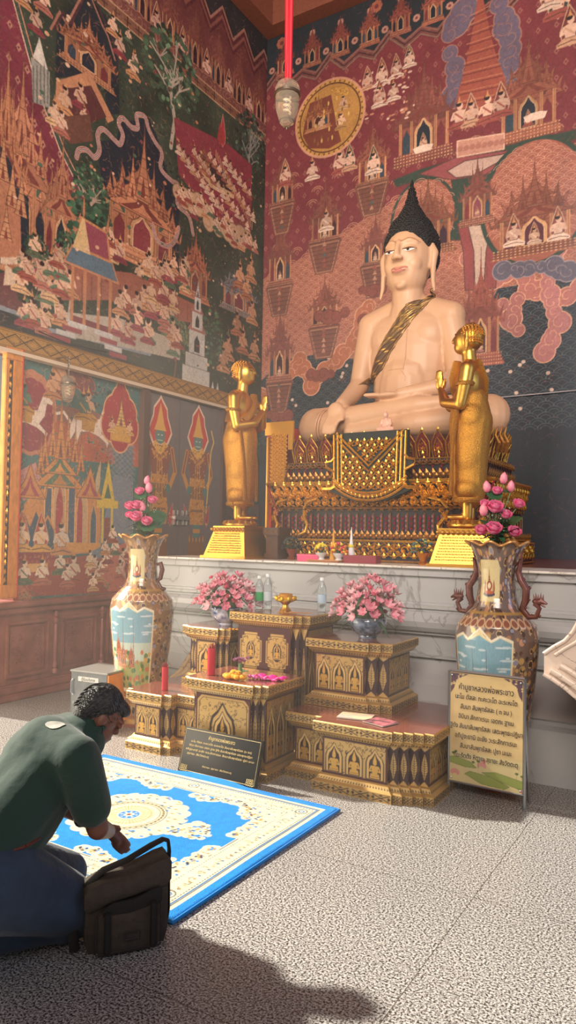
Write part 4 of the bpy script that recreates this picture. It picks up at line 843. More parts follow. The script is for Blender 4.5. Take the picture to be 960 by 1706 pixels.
# curled bracket legs at the corners
for sx in (-1, 1):
    g = MB(); 
    for dx in (0, .3):
        x = sx*(1.03-dx); g.tube([(x, -.97, .42), (x-sx*.02, -1.0, .36), (x-sx*.06, -1.02, .3), (x-sx*.05, -1.03, .24), (x+sx*.02, -1.02, .21), (x+sx*.05, -1.0, .24)], [.014, .016, .014, .013, .014, .01], 8)
        g.tube([(x, -.98, .44), (x-sx*.05, -1.0, .5), (x-sx*.14, -1.0, .52)], [.012, .012, .008], 6)
        for k in range(8): leafy(g, x-sx*(.03*math.sin(k)+.03), -1.0, .24+k*.025, .04, k % 2)
    g.build('corner_bracket', giltl, th, fix=False, loc=(-sx*.09, .45, 0))
    MB().tube([(sx*1.1, -.99, .65), (sx*1.03, -1.0, .5), (sx*.98, -1.0, .38)], [.008]*3, 6).build('bracket_edge', redm, th, loc=(-sx*.09, .45, 0))
# hanging carved apron
ap = MB(); A = [(-.33, 1.06), (.33, 1.06), (.33, .86), (.38, .8), (.36, .76), (.31, .76), (.33, .64), (.36, .58), (.28, .55), (.15, .50), (0, .485), (-.15, .50), (-.28, .55), (-.36, .58), (-.33, .64), (-.31, .76), (-.36, .76), (-.38, .8), (-.33, .86)]
AY = -1.04
apn = ap.prism(A, AY, AY+.05).build('hanging_apron', mat('apron_green', '#0c1814', .65), th, loc=(0, .45, 0))
g = MB()
def strip(pts, r=.009, y=AY-.008): g.tube([(a, y, z) for a, z in pts], r, 5)
for dx in (0, .035, .07): strip([(-.32+dx, 1.05), (-.31+dx, .62)]); strip([(.32-dx, 1.05), (.31-dx, .62)])
for q in (0, -.045): strip([(-.3, 1.06+q), (0, .78+q), (.3, 1.06+q)], .010)
for q in (0, .035, .06): strip([(a*.33, .5+q+.13*abs(a)**2.2) for a in np.linspace(-1, 1, 13)], .011)
for sx in (-1, 1):
    strip([(sx*.31, .86), (sx*.34, .83), (sx*.4, .82), (sx*.39, .78), (sx*.31, .74)], .012); strip([(sx*.3, .62), (sx*.34, .6), (sx*.42, .6)], .016)
for k in range(17): a = -1+k/8; leafy(g, a*.3, AY-.01, .515+.13*abs(a)**2.2, .03, 2)
j = 0; z = .6
while z < 1.03:
    x = -.23+(.026 if j % 2 else 0)
    while x < .24:
        if z < .98-abs(0) and (z < .735+abs(x)*.93-.02 or z > .80+abs(x)*.93): leafy(g, x, AY-.01, z, .05, 0); leafy(g, x, AY-.014, z+.012, .036, 2); leafy(g, x+.03, AY-.006, z+.02, .026, 0)
        x += .064
    z += .045; j += 1
g.build('apron_gilding', giltl, apn, fix=False)
# side screens of the throne
for sx, nm in ((-1, 'l'),):
    x = -1.12 if sx < 0 else 1.12
    sc_ = MB().box(x-.04, x+.02, -.78, .0, 0, 1.24 if sx < 0 else .9).build('side_screen', redl, th, loc=(0, .45, 0))
    g = MB(); g.box(x-.05, x+.25*(-sx), -.80, -.775, 1.12, 1.24) if sx < 0 else None
    if sx < 0: g.box(x+.2, x+.25, -.80, -.775, .98, 1.119); g.bbox(x-.02, x+.0, -.82, -.78, .02, 1.1, .004)
    for k in range(26):
        for q in range(3 if sx < 0 else 2): leafy(g, x+.04+q*.06 if sx < 0 else x-.02-q*.05, -.80, .66+.018*k if sx < 0 else .2+.02*k, .055, (k+q) % 2)
    g.build('screen_gilding', mat('gilt_board', '#d8a040', .45, .5), sc_, fix=False)
bk = MB()
for k in range(3): bk.tube([(1.13+.035*k, -.9+.03*k, .0), (1.17+.04*k, -.93+.03*k, .12), (1.14+.03*k, -.95+.03*k, .22), (1.12+.03*k, -.93, .3)], [.03, .024, .016, .004], 6)
for k in range(3): bk.tube([(1.0+.035*k, -.6, .9), (1.03+.035*k, -.64, .97), (1.0+.035*k, -.64, 1.03), (1.02+.035*k, -.64, 1.1)], [.022, .02, .012, .003], 6)
bk.build('flame_finials', giltd, th, True, loc=(-.09, .45, 0))
# ------------------------------------------------------------------ seated Buddha
ivory = mat('ivory_lacquer', '#c59a76', .48, var=.05, vs=3)
bd = thing('buddha_statue', 'large ivory white seated Buddha statue with black pointed hair on the throne', 'statue', (-2.52, 6.17, Z+1.04))
q = []
q += [('e', (0, .08, .2), (.5, .34, .2)), ('t', [((.3, .08, .2), .21), ((.8, -.2, .175), .17)]), ('t', [((-.3, .08, .2), .21), ((-.8, -.2, .175), .17)])]
q += [('t', [((.82, -.22, .15), .15), ((.25, -.4, .105), .105), ((-.35, -.4, .08), .07)]), ('t', [((-.82, -.22, .15), .15), ((-.3, -.36, .2), .115), ((.25, -.38, .26), .085), ((.5, -.33, .28), .06)])]
q += [('e', (.52, -.32, .28), (.2, .09, .06)), ('t', [((0, .05, .32), .29), ((0, .05, .58), .27)]), ('e', (0, .06, .5), (.34, .24, .28)), ('e', (0, .07, .78), (.39, .23, .36)), ('e', (0, .06, 1.0), (.43, .19, .22)), ('e', (0, .07, 1.1), (.38, .15, .12)), ('e', (0, .075, .74), (.375, .245, .48)), ('e', (-.18, .06, .95), (.2, .19, .2)), ('e', (.18, .06, .95), (.2, .19, .2)), ('t', [((-.38, .06, 1.11), .13), ((-.2, .07, 1.19), .12), ((0, .07, 1.24), .13), ((.2, .07, 1.19), .12), ((.38, .06, 1.11), .13)])]
q += [('t', [((0, .05, 1.15), .19), ((0, .0, 1.27), .145), ((0, -.01, 1.45), .14)])]
q += [('t', [((-.38, .05, 1.06), .125), ((-.43, .04, .85), .108), ((-.46, -.02, .56), .09), ((-.47, -.2, .42), .078), ((-.47, -.36, .33), .06)]), ('e', (-.48, -.45, .24), (.085, .045, .1))]
for k in range(4): q.append(('t', [((-.53+.036*k, -.48, .2), .022), ((-.55+.036*k, -.52, .12), .02), ((-.56+.036*k, -.525, .05+(.01 if k in (0, 3) else 0)), .015)]))
q.append(('t', [((-.41, -.45, .26), .024), ((-.385, -.5, .17), .018)]))
q += [('t', [((.38, .05, 1.06), .125), ((.43, .04, .85), .115), ((.48, -.02, .55), .1), ((.36, -.25, .42), .08), ((.1, -.38, .37), .055)]), ('e', (0, -.41, .365), (.11, .075, .032))]
for k in range(4): q.append(('t', [((-.08, -.36-.03*k, .37), .02), ((-.2, -.37-.028*k, .375), .016)]))
q += [('e', (0, -.0, 1.66), (.215, .235, .29)), ('e', (0, -.035, 1.49), (.185, .185, .185)), ('e', (0, -.165, 1.375), (.05, .042, .036))]
q += [('t', [((0, -.235, 1.74), .022), ((0, -.27, 1.66), .024), ((0, -.285, 1.6), .03)]), ('e', (-.03, -.265, 1.59), (.028, .03, .02)), ('e', (.03, -.265, 1.59), (.028, .03, .02))]
q += [('e', (-.088, -.19, 1.672), (.06, .04, .034)), ('e', (.088, -.19, 1.672), (.06, .04, .034)), ('e', (-.08, -.12, 1.56), (.095, .085, .1)), ('e', (.08, -.12, 1.56), (.095, .085, .1)), ('e', (0, -.212, 1.5), (.075, .035, .016)), ('e', (0, -.215, 1.475), (.06, .035, .018)), ('t', [((-.15, -.165, 1.735), .013), ((-.09, -.208, 1.757), .014), ((-.03, -.226, 1.735), .012)]), ('t', [((.15, -.165, 1.735), .013), ((.09, -.208, 1.757), .014), ((.03, -.226, 1.735), .012)])]
for sx in (-1, 1): q += [('t', [((sx*.215, .0, 1.75), .03), ((sx*.24, .0, 1.68), .04), ((sx*.235, -.01, 1.56), .028), ((sx*.24, -.02, 1.42), .022), ((sx*.255, -.03, 1.33), .014)])]
bb = blob('body', q, .0125, ivory, bd, 4); T = bvh(bb)
def hit(x, z, y0=-2, off=.004):
    h = T.ray_cast(Vector((x, y0, z)), Vector((0, 1, 0))); return (h[0].x, h[0].y-off, h[0].z) if h[0] is not None else None
def decal(name, pts, r, m, off=.002, parent=bd, n=5):
    P = [hit(a, z, off=off) for a, z in pts]; P = [p for p in P if p]
    return MB().tube(P, [r*(.35+.65*math.sin(PI*(i+.5)/len(P))) for i in range(len(P))] if name != 'robe_hem' else r, n).build(name, m, parent, True)
for sx in (-1, 1):
    decal('eyebrow', [(sx*(.022+.145*t), 1.722+.048*math.sin(PI*(.12+.78*t))) for t in np.linspace(0, 1, 12)], .0055, mat('brow_tan', '#a87a56', .5))
    e = decal('eye', [(sx*(.045+.09*t), 1.666-.010*math.sin(PI*t)) for t in np.linspace(0, 1, 9)], .009, mat('eye_white', '#f4efe6', .3)); decal('pupil', [(sx*.088-.011, 1.660), (sx*.088, 1.659), (sx*.088+.011, 1.660)], .009, mat('pupil_black', '#140e0c', .2), .009, bd)
    decal('eyelid', [(sx*(.035+.11*t), 1.674+.002*math.sin(PI*t)) for t in np.linspace(0, 1, 9)], .006, mat('lid_line', '#5a3a28', .5), .004)
lipm = mat('lip_rose', '#c07c6c', .35)
decal('upper_lip', [(a, 1.502+.012*abs(a)/.07-.004*math.cos(a*60)) for a in np.linspace(-.075, .075, 13)], .013, lipm); decal('lower_lip', [(a, 1.478+.012*(a/.06)**2) for a in np.linspace(-.06, .06, 11)], .013, lipm)
hairm = mat('black_curls', '#141212', .55, bump=1.0, bs=75, bkind='VORONOI')
hr = blob('hair', [('e', (0, .075, 1.79), (.25, .258, .25)), ('e', (0, .1, 1.68), (.245, .19, .2)), ('e', (0, .05, 1.92), (.2, .2, .16)), ('e', (0, .06, 2.03), (.13, .13, .11)), ('t', [((0, .06, 2.08), .1), ((0, .06, 2.16), .066), ((0, .06, 2.26), .038), ((0, .06, 2.42), .008)])], .011, hairm, bd, 3)
g = MB()
for v_ in list(hr.data.vertices)[::6]:
    nb = T.find_nearest(v_.co)
    if v_.co.z < 2.33 and (nb[0] is None or (v_.co-nb[0]).dot(nb[1]) > .004): g.ell(v_.co+v_.normal*.002, (.009, .009, .009), 6, 4)
g.build('hair_curls', mat('curl_black', '#1c1918', .5), hr, fix=False)
# sash across the chest
sm_ = paintmat('brocade', .4, goldrough=.35)
c = Canvas(0, 1, 0, .25, .006, '#5a3c24'); c.a[:, :, 3] = .4
for k in range(8): c.loop([(k*.14, .125), (k*.14+.05, .2), (k*.14+.1, .125), (k*.14+.05, .05)], .012, '#c89a4c', .7); c.ell(k*.14+.05, .125, .03, .03, '#3a2a20')
for k in range(60): c.line([(random.uniform(0, .6), random.uniform(0, .25)) for _ in range(2)], .005, '#b8904a', .6, op=.5)
for v_ in (.008, .242): c.line([(0, v_), (1, v_)], .012, '#a87c3c', .6)
ax0, az0, ax1, az1 = .17, 1.27, -.29, .6
def sash(U, V):
    X = np.zeros_like(U); Y = np.zeros_like(U); Z_ = np.zeros_like(U)
    for i in range(U.shape[0]):
        for j in range(U.shape[1]):
            t = U[i, j]; s_ = V[i, j]-.125
            x = ax0+(ax1-ax0)*t**.9; z = az0+(az1-az0)*t**1.05; x += s_*(.85-.1*t); z += -s_*.5*(-1)
            p = hit(x+s_*.2, min(z, 1.3), off=.012); 
            if p is None: p = (x, -.1, z)
            X[i, j], Y[i, j], Z_[i, j] = p
    k = np.array([1, 2, 3, 2, 1])/9
    for _ in range(2): Y = np.apply_along_axis(lambda r_: np.convolve(np.pad(r_, 2, 'edge'), k, 'valid'), 1, Y)
    return X, Y+.012*np.sin(U*45+V*30)*.3, Z_
s1 = c.mesh('sash', sash, sm_, bd, True); so = s1.modifiers.new('t', 'SOLIDIFY'); so.thickness = .012
for pts, r in (([(.045+.005*math.sin(t*3), 1.1-t*.48) for t in np.linspace(0, 1, 10)], .006), ([(-.28+.5*t, .455-.03*math.sin(PI*t)) for t in np.linspace(0, 1, 14)], .007), ([(-.25+.45*t, .43-.03*math.sin(PI*t)) for t in np.linspace(0, 1, 14)], .006), ([(.02+.05*math.sin(t*2), .62-.1*t) for t in np.linspace(0, 1, 5)], .005), ([(-.1+.14*t, .63) for t in np.linspace(0, 1, 5)], .004)):
    decal('robe_hem', pts, r, ivory, 0)
g = MB()
for x, y, z, r, a in ((-.67, -.27, .165, .145, .35), (-.7, -.26, .165, .147, .35), (.5, -.3, .125, .128, -.35), (.53, -.29, .125, .13, -.35), (.72, -.2, .16, .158, -.4)):
    g.tube([(x+r*math.sin(t)*math.sin(a)*.6, y+r*math.cos(t), z+r*math.sin(t)) for t in np.linspace(0, 2*PI, 25)], .007, 5)
g.build('robe_rings', ivory, bd, True)
# little figurine resting on the throne top
f = thing('buddha_figurine', 'tiny pale seated figurine sitting on the throne edge before the big statue', 'figurine', (-2.47, 5.6, Z+1.06))
blob('body', [('e', (0, 0, .025), (.075, .04, .025)), ('t', [((-.06, -.01, .03), .022), ((.06, -.01, .03), .022)]), ('e', (0, .01, .08), (.032, .024, .05)), ('t', [((-.035, .01, .11), .012), ((-.045, 0, .07), .01), ((-.03, -.03, .045), .009)]), ('t', [((.035, .01, .11), .012), ((.045, 0, .07), .01), ((.02, -.03, .045), .009)]), ('e', (0, .0, .15), (.02, .022, .026)), ('t', [((0, .01, .12), .01), ((0, 0, .15), .01)]), ('t', [((0, 0, .17), .01), ((0, 0, .195), .003)])], .0045, mat('figurine_pink', '#d8a890', .4), f, 2)
MB().bbox(-.1, .1, -.04, .05, -.015, .004, .004).build('base', mat('figurine_base', '#caa080', .5), f)
# ------------------------------------------------------------------ gilded disciples
def monk(name, label, loc, rz, group='gilded standing disciples'):
    t = thing(name, label, 'statue', loc, rz, group)       # faces local +y
    z0 = .33
    body = [('e', (-.05, .06, z0+.02), (.035, .09, .022)), ('e', (.05, .06, z0+.02), (.035, .09, .022)), ('t', [((-.05, 0, z0+.02), .035), ((-.05, 0, z0+.3), .045)]), ('t', [((.05, 0, z0+.02), .035), ((.05, 0, z0+.3), .045)]),
            ('t', [((0, 0, z0+.55), .11), ((0, -.005, z0+.8), .12)]), ('e', (0, 0, z0+.98), (.155, .1, .15)), ('t', [((-.13, -.01, z0+1.07), .055), ((.13, -.01, z0+1.07), .055)]), ('t', [((0, 0, z0+1.1), .055), ((0, .01, z0+1.22), .048)]),
            ('e', (0, .025, z0+1.29), (.078, .09, .105)), ('e', (0, .06, z0+1.24), (.05, .055, .05)), ('t', [((0, .105, z0+1.32), .012), ((0, .122, z0+1.285), .014)]), ('e', (0, .1, z0+1.25), (.028, .018, .008)), ('e', (0, .098, z0+1.238), (.022, .018, .008))]
    for s_ in (-1, 1):
        body += [('t', [((s_*.165, -.01, z0+1.05), .055), ((s_*.185, 0, z0+.95), .05), ((s_*.18, .03, z0+.8), .042), ((s_*.1, .16, z0+.83), .034), ((s_*.025, .2, z0+.93), .024)])]
        body += [('e', (s_*.014, .215, z0+.985), (.012, .03, .05))]
        for k in range(4): body.append(('t', [((s_*.012, .198+.014*k, z0+1.02), .0085), ((s_*.009, .2+.013*k, z0+1.09-abs(k-1.5)*.008), .006)]))
        body.append(('t', [((s_*.02, .185, z0+.97), .011), ((s_*.016, .175, z0+1.02), .008)]))
        body.append(('t', [((s_*.082, .01, z0+1.34), .012), ((s_*.088, .008, z0+1.28), .016), ((s_*.084, .01, z0+1.2), .008)]))
    blob('body', body, .0085, gold, t, 3)
    rb = blob('robe', [('t', [((0, 0, z0+.84), .13), ((0, -.01, z0+.7), .155), ((0, 0, z0+.45), .135), ((0, 0, z0+.2), .12)]), ('e', (0, 0, z0+.22), (.155, .105, .1)), ('e', (0, -.02, z0+.72), (.17, .12, .15)), ('e', (0, .0, z0+.45), (.15, .12, .2))], .011, goldr, t, 3)
    g = MB()
    for s_ in (-1, 1):
        g.tube([(s_*.15, .05, z0+.8), (s_*.145, .09, z0+.5), (s_*.13, .1, z0+.17)], [.03, .025, .03], 6, .5)
        g.tube([(s_*.185+.056*math.cos(a), -.002+.056*math.sin(a), z0+.94) for a in np.linspace(0, 2*PI, 13)], .014, 6)
    g.tube([(.14*math.cos(a), .1*math.sin(a), z0+.14) for a in np.linspace(0, 2*PI, 25)], .02, 6)
    g.tube([(-.1, .07, z0+1.12), (-.04, .105, z0+1.02), (.05, .11, z0+.93), (.12, .075, z0+.86)], [.03, .035, .035, .03], 6, .4); g.tube([(-.1, -.07, z0+1.12), (.0, -.1, z0+1.0), (.12, -.08, z0+.86)], [.03, .035, .03], 6, .4)
    g.build('robe_trim', goldr, t, True)
    hs = blob('hair', [('e', (0, -.008, z0+1.315), (.083, .09, .088)), ('e', (0, -.01, z0+1.27), (.076, .07, .06)), ('e', (0, -.01, z0+1.385), (.045, .045, .03))], .007, mat('gold_hair', '#c88c34', .4, 1.0), t, 2)
    cg = MB()
    for r_ in range(9):
        el = .05+r_*.17; n = max(4, int(24*math.cos(el)))
        for k in range(n):
            a = 2*PI*k/n+r_*.3; p = Vector((.083*math.cos(el)*math.cos(a), -.008+.09*math.cos(el)*math.sin(a), z0+1.315+.088*math.sin(el)))
            if p.y < .06 or el > .62: cg.ell(p, (.008, .008, .008), 6, 4)
    for r_ in range(5):
        for k in range(13):
            a = PI+.15+k*(PI-.3)/12; cg.ell((.08*math.cos(a), -.01+.075*math.sin(a), z0+1.33-r_*.017), (.008, .008, .008), 6, 4)
    cg.build('hair_curls', gold, hs, True, fix=False)
    fm_ = MB()
    for s_ in (-1, 1):
        fm_.tube([(s_*.014, .103, z0+1.325), (s_*.035, .1, z0+1.333), (s_*.058, .083, z0+1.325)], .0035, 5); fm_.tube([(s_*.016, .105, z0+1.307), (s_*.035, .102, z0+1.302), (s_*.053, .089, z0+1.307)], .004, 5)
    fm_.build('face_lines', mat('engraved_face', '#7a4a1c', .5, .6), t, True)
    pb_ = MB(); pb_.lathe([(.13, .27), (.15, .285), (.15, .3), (.13, .315), (.12, .33)], 20); pb_.build('lotus_base', gold, t, True)
    lp = MB()
    for k in range(16):
        a = k*PI/8; lp.oct((.135*math.cos(a), .135*math.sin(a), .3), (.02, .025, .03), Matrix.Rotation(a, 3, 'Z'))
    lp.build('lotus_petals', gold, t)
    return t
mkL = monk('disciple_statue', 'gilded standing monk statue facing right with joined palms, by the shutters', (-3.72, 5.32, Z), -PI/2+.22)
mkR = copy_tree(mkL); mkR.location = (-1.68, 5.32, Z); mkR.scale = (1.03,)*3; mkR.rotation_euler.z = PI/2+.12; mkR['label'] = 'gilded standing monk statue seen from behind, right of the seated Buddha'
def pedestal(label, loc, rz):
    t = thing('inscribed_pedestal', label, 'pedestal', loc, rz, 'gilded statue pedestals')
    vs = [(-.24, -.19, 0), (.24, -.19, 0), (.24, .16, 0), (-.24, .16, 0), (-.17, -.12, .25), (.17, -.12, .25), (.17, .14, .25), (-.17, .14, .25)]
    MB().add(vs, [(0, 3, 2, 1), (4, 5, 6, 7), (0, 1, 5, 4), (1, 2, 6, 5), (2, 3, 7, 6), (3, 0, 4, 7)]).build('block', gold, t)
    g = MB(); g.bbox(-.19, .19, -.14, .155, .235, .262, .01); g.bbox(-.26, .26, -.21, .18, 0, .022, .006); g.bbox(-.18, .18, -.13, .15, .262, .278, .004)
    for k in range(11): g.ell((-.18+.036*k, -.145, .25), (.016, .012, .016), 8, 5)
    g.build('cornice', gold, t)
    g = MB()
    for k in range(9):
        z = .21-.02*k; x = -.15-.006*k; xe = -x
        while x < xe-.02:
            L = random.uniform(.008, .022); y = -.12-.07*(1-z/.25)-.002; g.box(x, x+L, y-.001, y+.006, z-.003, z+.003)
            if random.random() < .5: g.box(x, x+.003, y-.001, y+.006, z-.003, z+.008)
            x += L+.004
    g.build('inscription', mat('engraved_gold', '#9a6c24', .5, .8), t); return t
p1 = pedestal('gold trapezoid pedestal with engraved lines under the left standing monk', (-3.72, 5.3, Z), -.1); p2 = pedestal('gold trapezoid pedestal with engraved lines under the right standing monk', (-1.70, 5.32, Z), .2)
for p_ in (p1, p2): p_.scale = (1.0, 1, 1)
t = thing('wooden_plinth', 'dark carved wooden plinth squeezed between left gold pedestal and throne', 'plinth', (-3.42, 5.42, Z)); MB().bbox(-.04, .1, -.1, .12, 0, .05, .005).bbox(-.03, .09, -.09, .12, .05, .2, .004).bbox(-.05, .11, -.11, .12, .2, .27, .008).build('block', mat('dark_wood', '#4a2c20', .5, var=.2, vs=20), t)
g = MB(); [g.oct((-.02+.035*k, -.105, .235), (.014, .014, .02)) for k in range(4)]; g.build('studs', giltd, t)
# ------------------------------------------------------------------ gilded offering tables
class Acc:
    def __init__(s): s.v = []; s.c = []; s.f = []; s.n = 0
    def add(s, c, fn):
        a = c.small(); ny, nx = c.ny, c.nx; u = (np.arange(nx)+.5)/nx; v = (np.arange(ny)+.5)/ny; u[0] = v[0] = 0; u[-1] = v[-1] = 1
        U, V = np.meshgrid(u, v); X, Y, Z_ = fn(U, V); s.v.append(np.stack([X+0*U, Y+0*U, Z_+0*U], -1).reshape(-1, 3)); s.c.append(a.reshape(-1, 4))
        i = np.arange(nx*ny).reshape(ny, nx)+s.n; s.f.append(np.stack([i[:-1, :-1], i[:-1, 1:], i[1:, 1:], i[1:, :-1]], -1).reshape(-1, 4)); s.n += nx*ny
    def build(s, name, m, parent, smooth=False):
        v = np.concatenate(s.v).astype(np.float32); q = np.concatenate(s.f).astype(np.int32); cc = np.concatenate(s.c).astype(np.float32)
        me = bpy.data.meshes.new(name); me.vertices.add(len(v)); me.vertices.foreach_set('co', v.ravel()); me.loops.add(q.size); me.loops.foreach_set('vertex_index', q.ravel())
        me.polygons.add(len(q)); me.polygons.foreach_set('loop_start', np.arange(0, q.size, 4, dtype=np.int32)); me.update(calc_edges=True)
        me.color_attributes.new('Col', 'FLOAT_COLOR', 'POINT').data.foreach_set('color', cc.ravel()); return link(name, me, m, parent, None, smooth)
LG, LD, LM = '#c8a468', '#2a1210', '#4a1c20'
def band_x(c, L, h):
    c.rect(0, L, 0, h, LG, .8); p = h*1.9; n = max(1, round(L/p)); p = L/n
    for k in range(n):
        a, b_ = k*p, (k+1)*p
        c.line([(a+p*.1, h*.15), (b_-p*.1, h*.85)], h*.11, LD); c.line([(a+p*.1, h*.85), (b_-p*.1, h*.15)], h*.11, LD)
        c.poly([(a+p*.5, h*.1), (a+p*.62, h*.22), (a+p*.5, h*.34), (a+p*.38, h*.22)], LD); c.poly([(a+p*.5, h*.9), (a+p*.62, h*.78), (a+p*.5, h*.66), (a+p*.38, h*.78)], LD)
        c.poly([(a+p*.02, h*.5), (a+p*.14, h*.72), (a+p*.2, h*.5), (a+p*.14, h*.28)], LD); c.poly([(b_-p*.02, h*.5), (b_-p*.14, h*.72), (b_-p*.2, h*.5), (b_-p*.14, h*.28)], LD)
    c.rect(0, L, 0, h*.07, '#e0b868', .9); c.rect(0, L, h*.93, h, '#e0b868', .9)
def band_t(c, L, h):
    c.rect(0, L, 0, h, LG, .8); n = max(2, int(L/.016)); p = L/n
    for k in range(n): c.poly([(k*p+p*.15, h*.15), (k*p+p*.85, h*.15), (k*p+p*.5, h*.7)], LD)
def thai_fill(c, u0, u1, v0, v1, n):
    for k in range(n):
        a, b_ = random.uniform(u0, u1), random.uniform(v0, v1); r = random.uniform(.006, .014); t0 = random.uniform(0, 6)
        c.line([(a+r*(1-.08*t)*math.cos(t0+t*.7), b_+r*(1-.08*t)*math.sin(t0+t*.7)) for t in range(6)], .003, LD)
def niche_fig(c, u, v, w, h):
    niche(c, u, v, w*.96, h, LD); niche(c, u, v+.004, w*.84, h*.95, LG); 
    niche(c, u, v+.006, w*.62, h*.84, LD)
    c.a_gold = 1
    G = '#d8a858'
    for args in (((u-w*.26, v+.01), (u-w*.22, v+h*.2), (u+w*.22, v+h*.2), (u+w*.26, v+.01)), ((u-w*.12, v+h*.18), (u-w*.2, v+h*.46), (u+w*.2, v+h*.46), (u+w*.12, v+h*.18))): c.poly(args, G, .8)
    c.ell(u, v+h*.55, w*.1, h*.08, G, .8); c.poly([(u-w*.1, v+h*.6), (u, v+h*.82), (u+w*.1, v+h*.6)], G, .8); c.line([(u-w*.2, v+h*.42), (u-w*.27, v+h*.28), (u, v+h*.3), (u+w*.27, v+h*.28), (u+w*.2, v+h*.42)], w*.07, G, .8)
    c.line([(u-w*.2, v+h*.1), (u+w*.2, v+h*.1)], .003, LD)
def body_face(c, L, h, style):
    if L < .1:
        c.rect(0, L, 0, h, '#32161e', .1); u = L/2; w = min(L*.34, .022)
        c.poly([(u, h*.15), (u+w, h*.4), (u+w*.9, h*.6), (u, h*.85), (u-w*.9, h*.6), (u-w, h*.4)], LG, .8); c.line([(u, h*.2), (u, h*.8)], .002, LD)
        for k in range(7): c.line([(u-w*.8, h*(.3+.06*k)), (u, h*(.27+.06*k)), (u+w*.8, h*(.3+.06*k))], .0025, LD)
        c.poly([(0, 0), (L, 0), (u, h*.12)], LG, .7); c.poly([(0, h), (L, h), (u, h*.9)], LG, .7); return
    c.rect(0, L, 0, h, LM, .1); e_ = .012
    if style == 'niche':
        c.rect(e_, L-e_, e_, h-e_, LG, .8); n = max(1, round((L-2*e_)/.115)); p = (L-2*e_)/n; thai_fill(c, e_, L-e_, h*.6, h-e_, int(60*L/.4)); thai_fill(c, e_, L-e_, 0, h*.6, int(30*L/.4))
        for k in range(n): niche_fig(c, e_+p*(k+.5), e_, p*.92, (h-2*e_)*.93)
    elif style == 'panel':
        q = .045; P = [(q, e_), (L-q, e_), (L-e_, q), (L-e_, h-q), (L-q, h-e_), (q, h-e_), (e_, h-q), (e_, q)]; c.poly(P, LG, .8); c.loop([(L/2+(a-L/2)*.93, h/2+(b_-h/2)*.93) for a, b_ in P], .004, LD)
        thai_fill(c, e_*2, L-e_*2, e_*2, h-e_*2, 170); 
        for k, r in enumerate((.36, .3)): niche(c, L/2, h*.1, L*r*1.3, h*(.8-.05*k), (LD, LG)[k])
        c.a[:, :, 3] = np.maximum(c.a[:, :, 3], (c.a[:, :, 0] > .3)*.8); niche_fig(c, L/2, h*.14, L*.34, h*.62); thai_fill(c, L*.3, L*.7, h*.12, h*.5, 30)
    else:
        n = 2; p = L/n
        for k in range(n):
            u, v = p*(k+.5), h-.17; w_, k_ = p*.42, .125
            P = [(-.6, -1), (.6, -1), (.6, -.8), (.8, -.8), (.8, -.6), (1, -.6), (1, .6), (.8, .6), (.8, .8), (.6, .8), (.6, 1), (-.6, 1), (-.6, .8), (-.8, .8), (-.8, .6), (-1, .6), (-1, -.6), (-.8, -.6), (-.8, -.8), (-.6, -.8)]
            c.poly([(u+a*w_, v+b_*k_) for a, b_ in P], LG, .8); c.loop([(u+a*w_*.88, v+b_*k_*.88) for a, b_ in P], .004, LD); thai_fill(c, u-w_*.8, u+w_*.8, v-k_*.8, v+k_*.8, 40); c.ell(u, v, w_*.4, k_*.5, LD); niche_fig(c, u, v-k_*.4, w_*.7, k_*.95)
        c.rect(0, L, h*.0, h*.05, LG, .8)
tmat = paintmat('gilt_lacquer', .35, goldrough=.38, bump=.12, bs=220); topm = mat('table_top_lacquer', '#7a4438', .22, var=.12, vs=5, coat=.5)
def table(name, label, loc, plan, H, style='niche', rz=0.0, res=.0036, cz=None, group='gilded tiered altar tables'):
    t = thing(name, label, 'altar table', loc, rz, group); n = len(plan)
    N = []
    for i in range(n):
        (x0, y0), (x1, y1) = plan[i], plan[(i+1) % n]; L = math.hypot(x1-x0, y1-y0); N.append(((y1-y0)/L, -(x1-x0)/L, L))
    def off(i, o):
        a, b_ = N[i-1], N[i]; 
        if abs(a[0]*b_[0]+a[1]*b_[1]) > .9: return (plan[i][0]+o*a[0], plan[i][1]+o*a[1])
        return (plan[i][0]+o*(a[0]+b_[0]), plan[i][1]+o*(a[1]+b_[1]))
    zones = {'base': [(.045, 0, .045, .05, 'x'), (.045, .05, .025, .062, 'g'), (.025, .062, .012, .082, 't'), (.012, .082, .0, .09, 'g')],
             'panel_wall': [(0, .09, 0, H-.095, 'b')], 'cornice': [(0, H-.095, .018, H-.088, 'g'), (.018, H-.088, .034, H-.062, 't'), (.034, H-.062, .045, H-.055, 'g'), (.045, H-.055, .045, H-.006, 'x'), (.045, H-.006, .04, H, 'g')]}
    for zn, Z_ in zones.items():
        A = Acc()
        for o0, z0, o1, z1, k in Z_:
            hh = math.hypot(z1-z0, o1-o0)
            for i in range(n):
                L = N[i][2]; 
                if N[i][1] > .5 and L > .08: rs = .03           # back faces
                else: rs = res
                c = Canvas(0, L, 0, hh, rs if hh > rs*2 else max(hh/2, .003), LG)
                c.a[:, :, 3] = .8
                if k == 'x': band_x(c, L, hh)
                elif k == 't': band_t(c, L, hh)
                elif k == 'b': body_face(c, L, hh, style if N[i][1] < -.5 else 'niche')
                else: c.a[:, :, :3] *= 1.1
                p0, p1, q0, q1 = off(i, o0), off((i+1) % n, o0), off(i, o1), off((i+1) % n, o1)
                A.add(c, lambda U, V: tuple((p0[d]*(1-U)+p1[d]*U)*(1-V)+(q0[d]*(1-U)+q1[d]*U)*V for d in (0, 1))+(z0+(z1-z0)*V,))
        A.build(zn, tmat, t)
    P = [off(i, .04) for i in range(n)]; MB().prism(P, H-.012, H, 'z').build('table_top', topm, t); return t
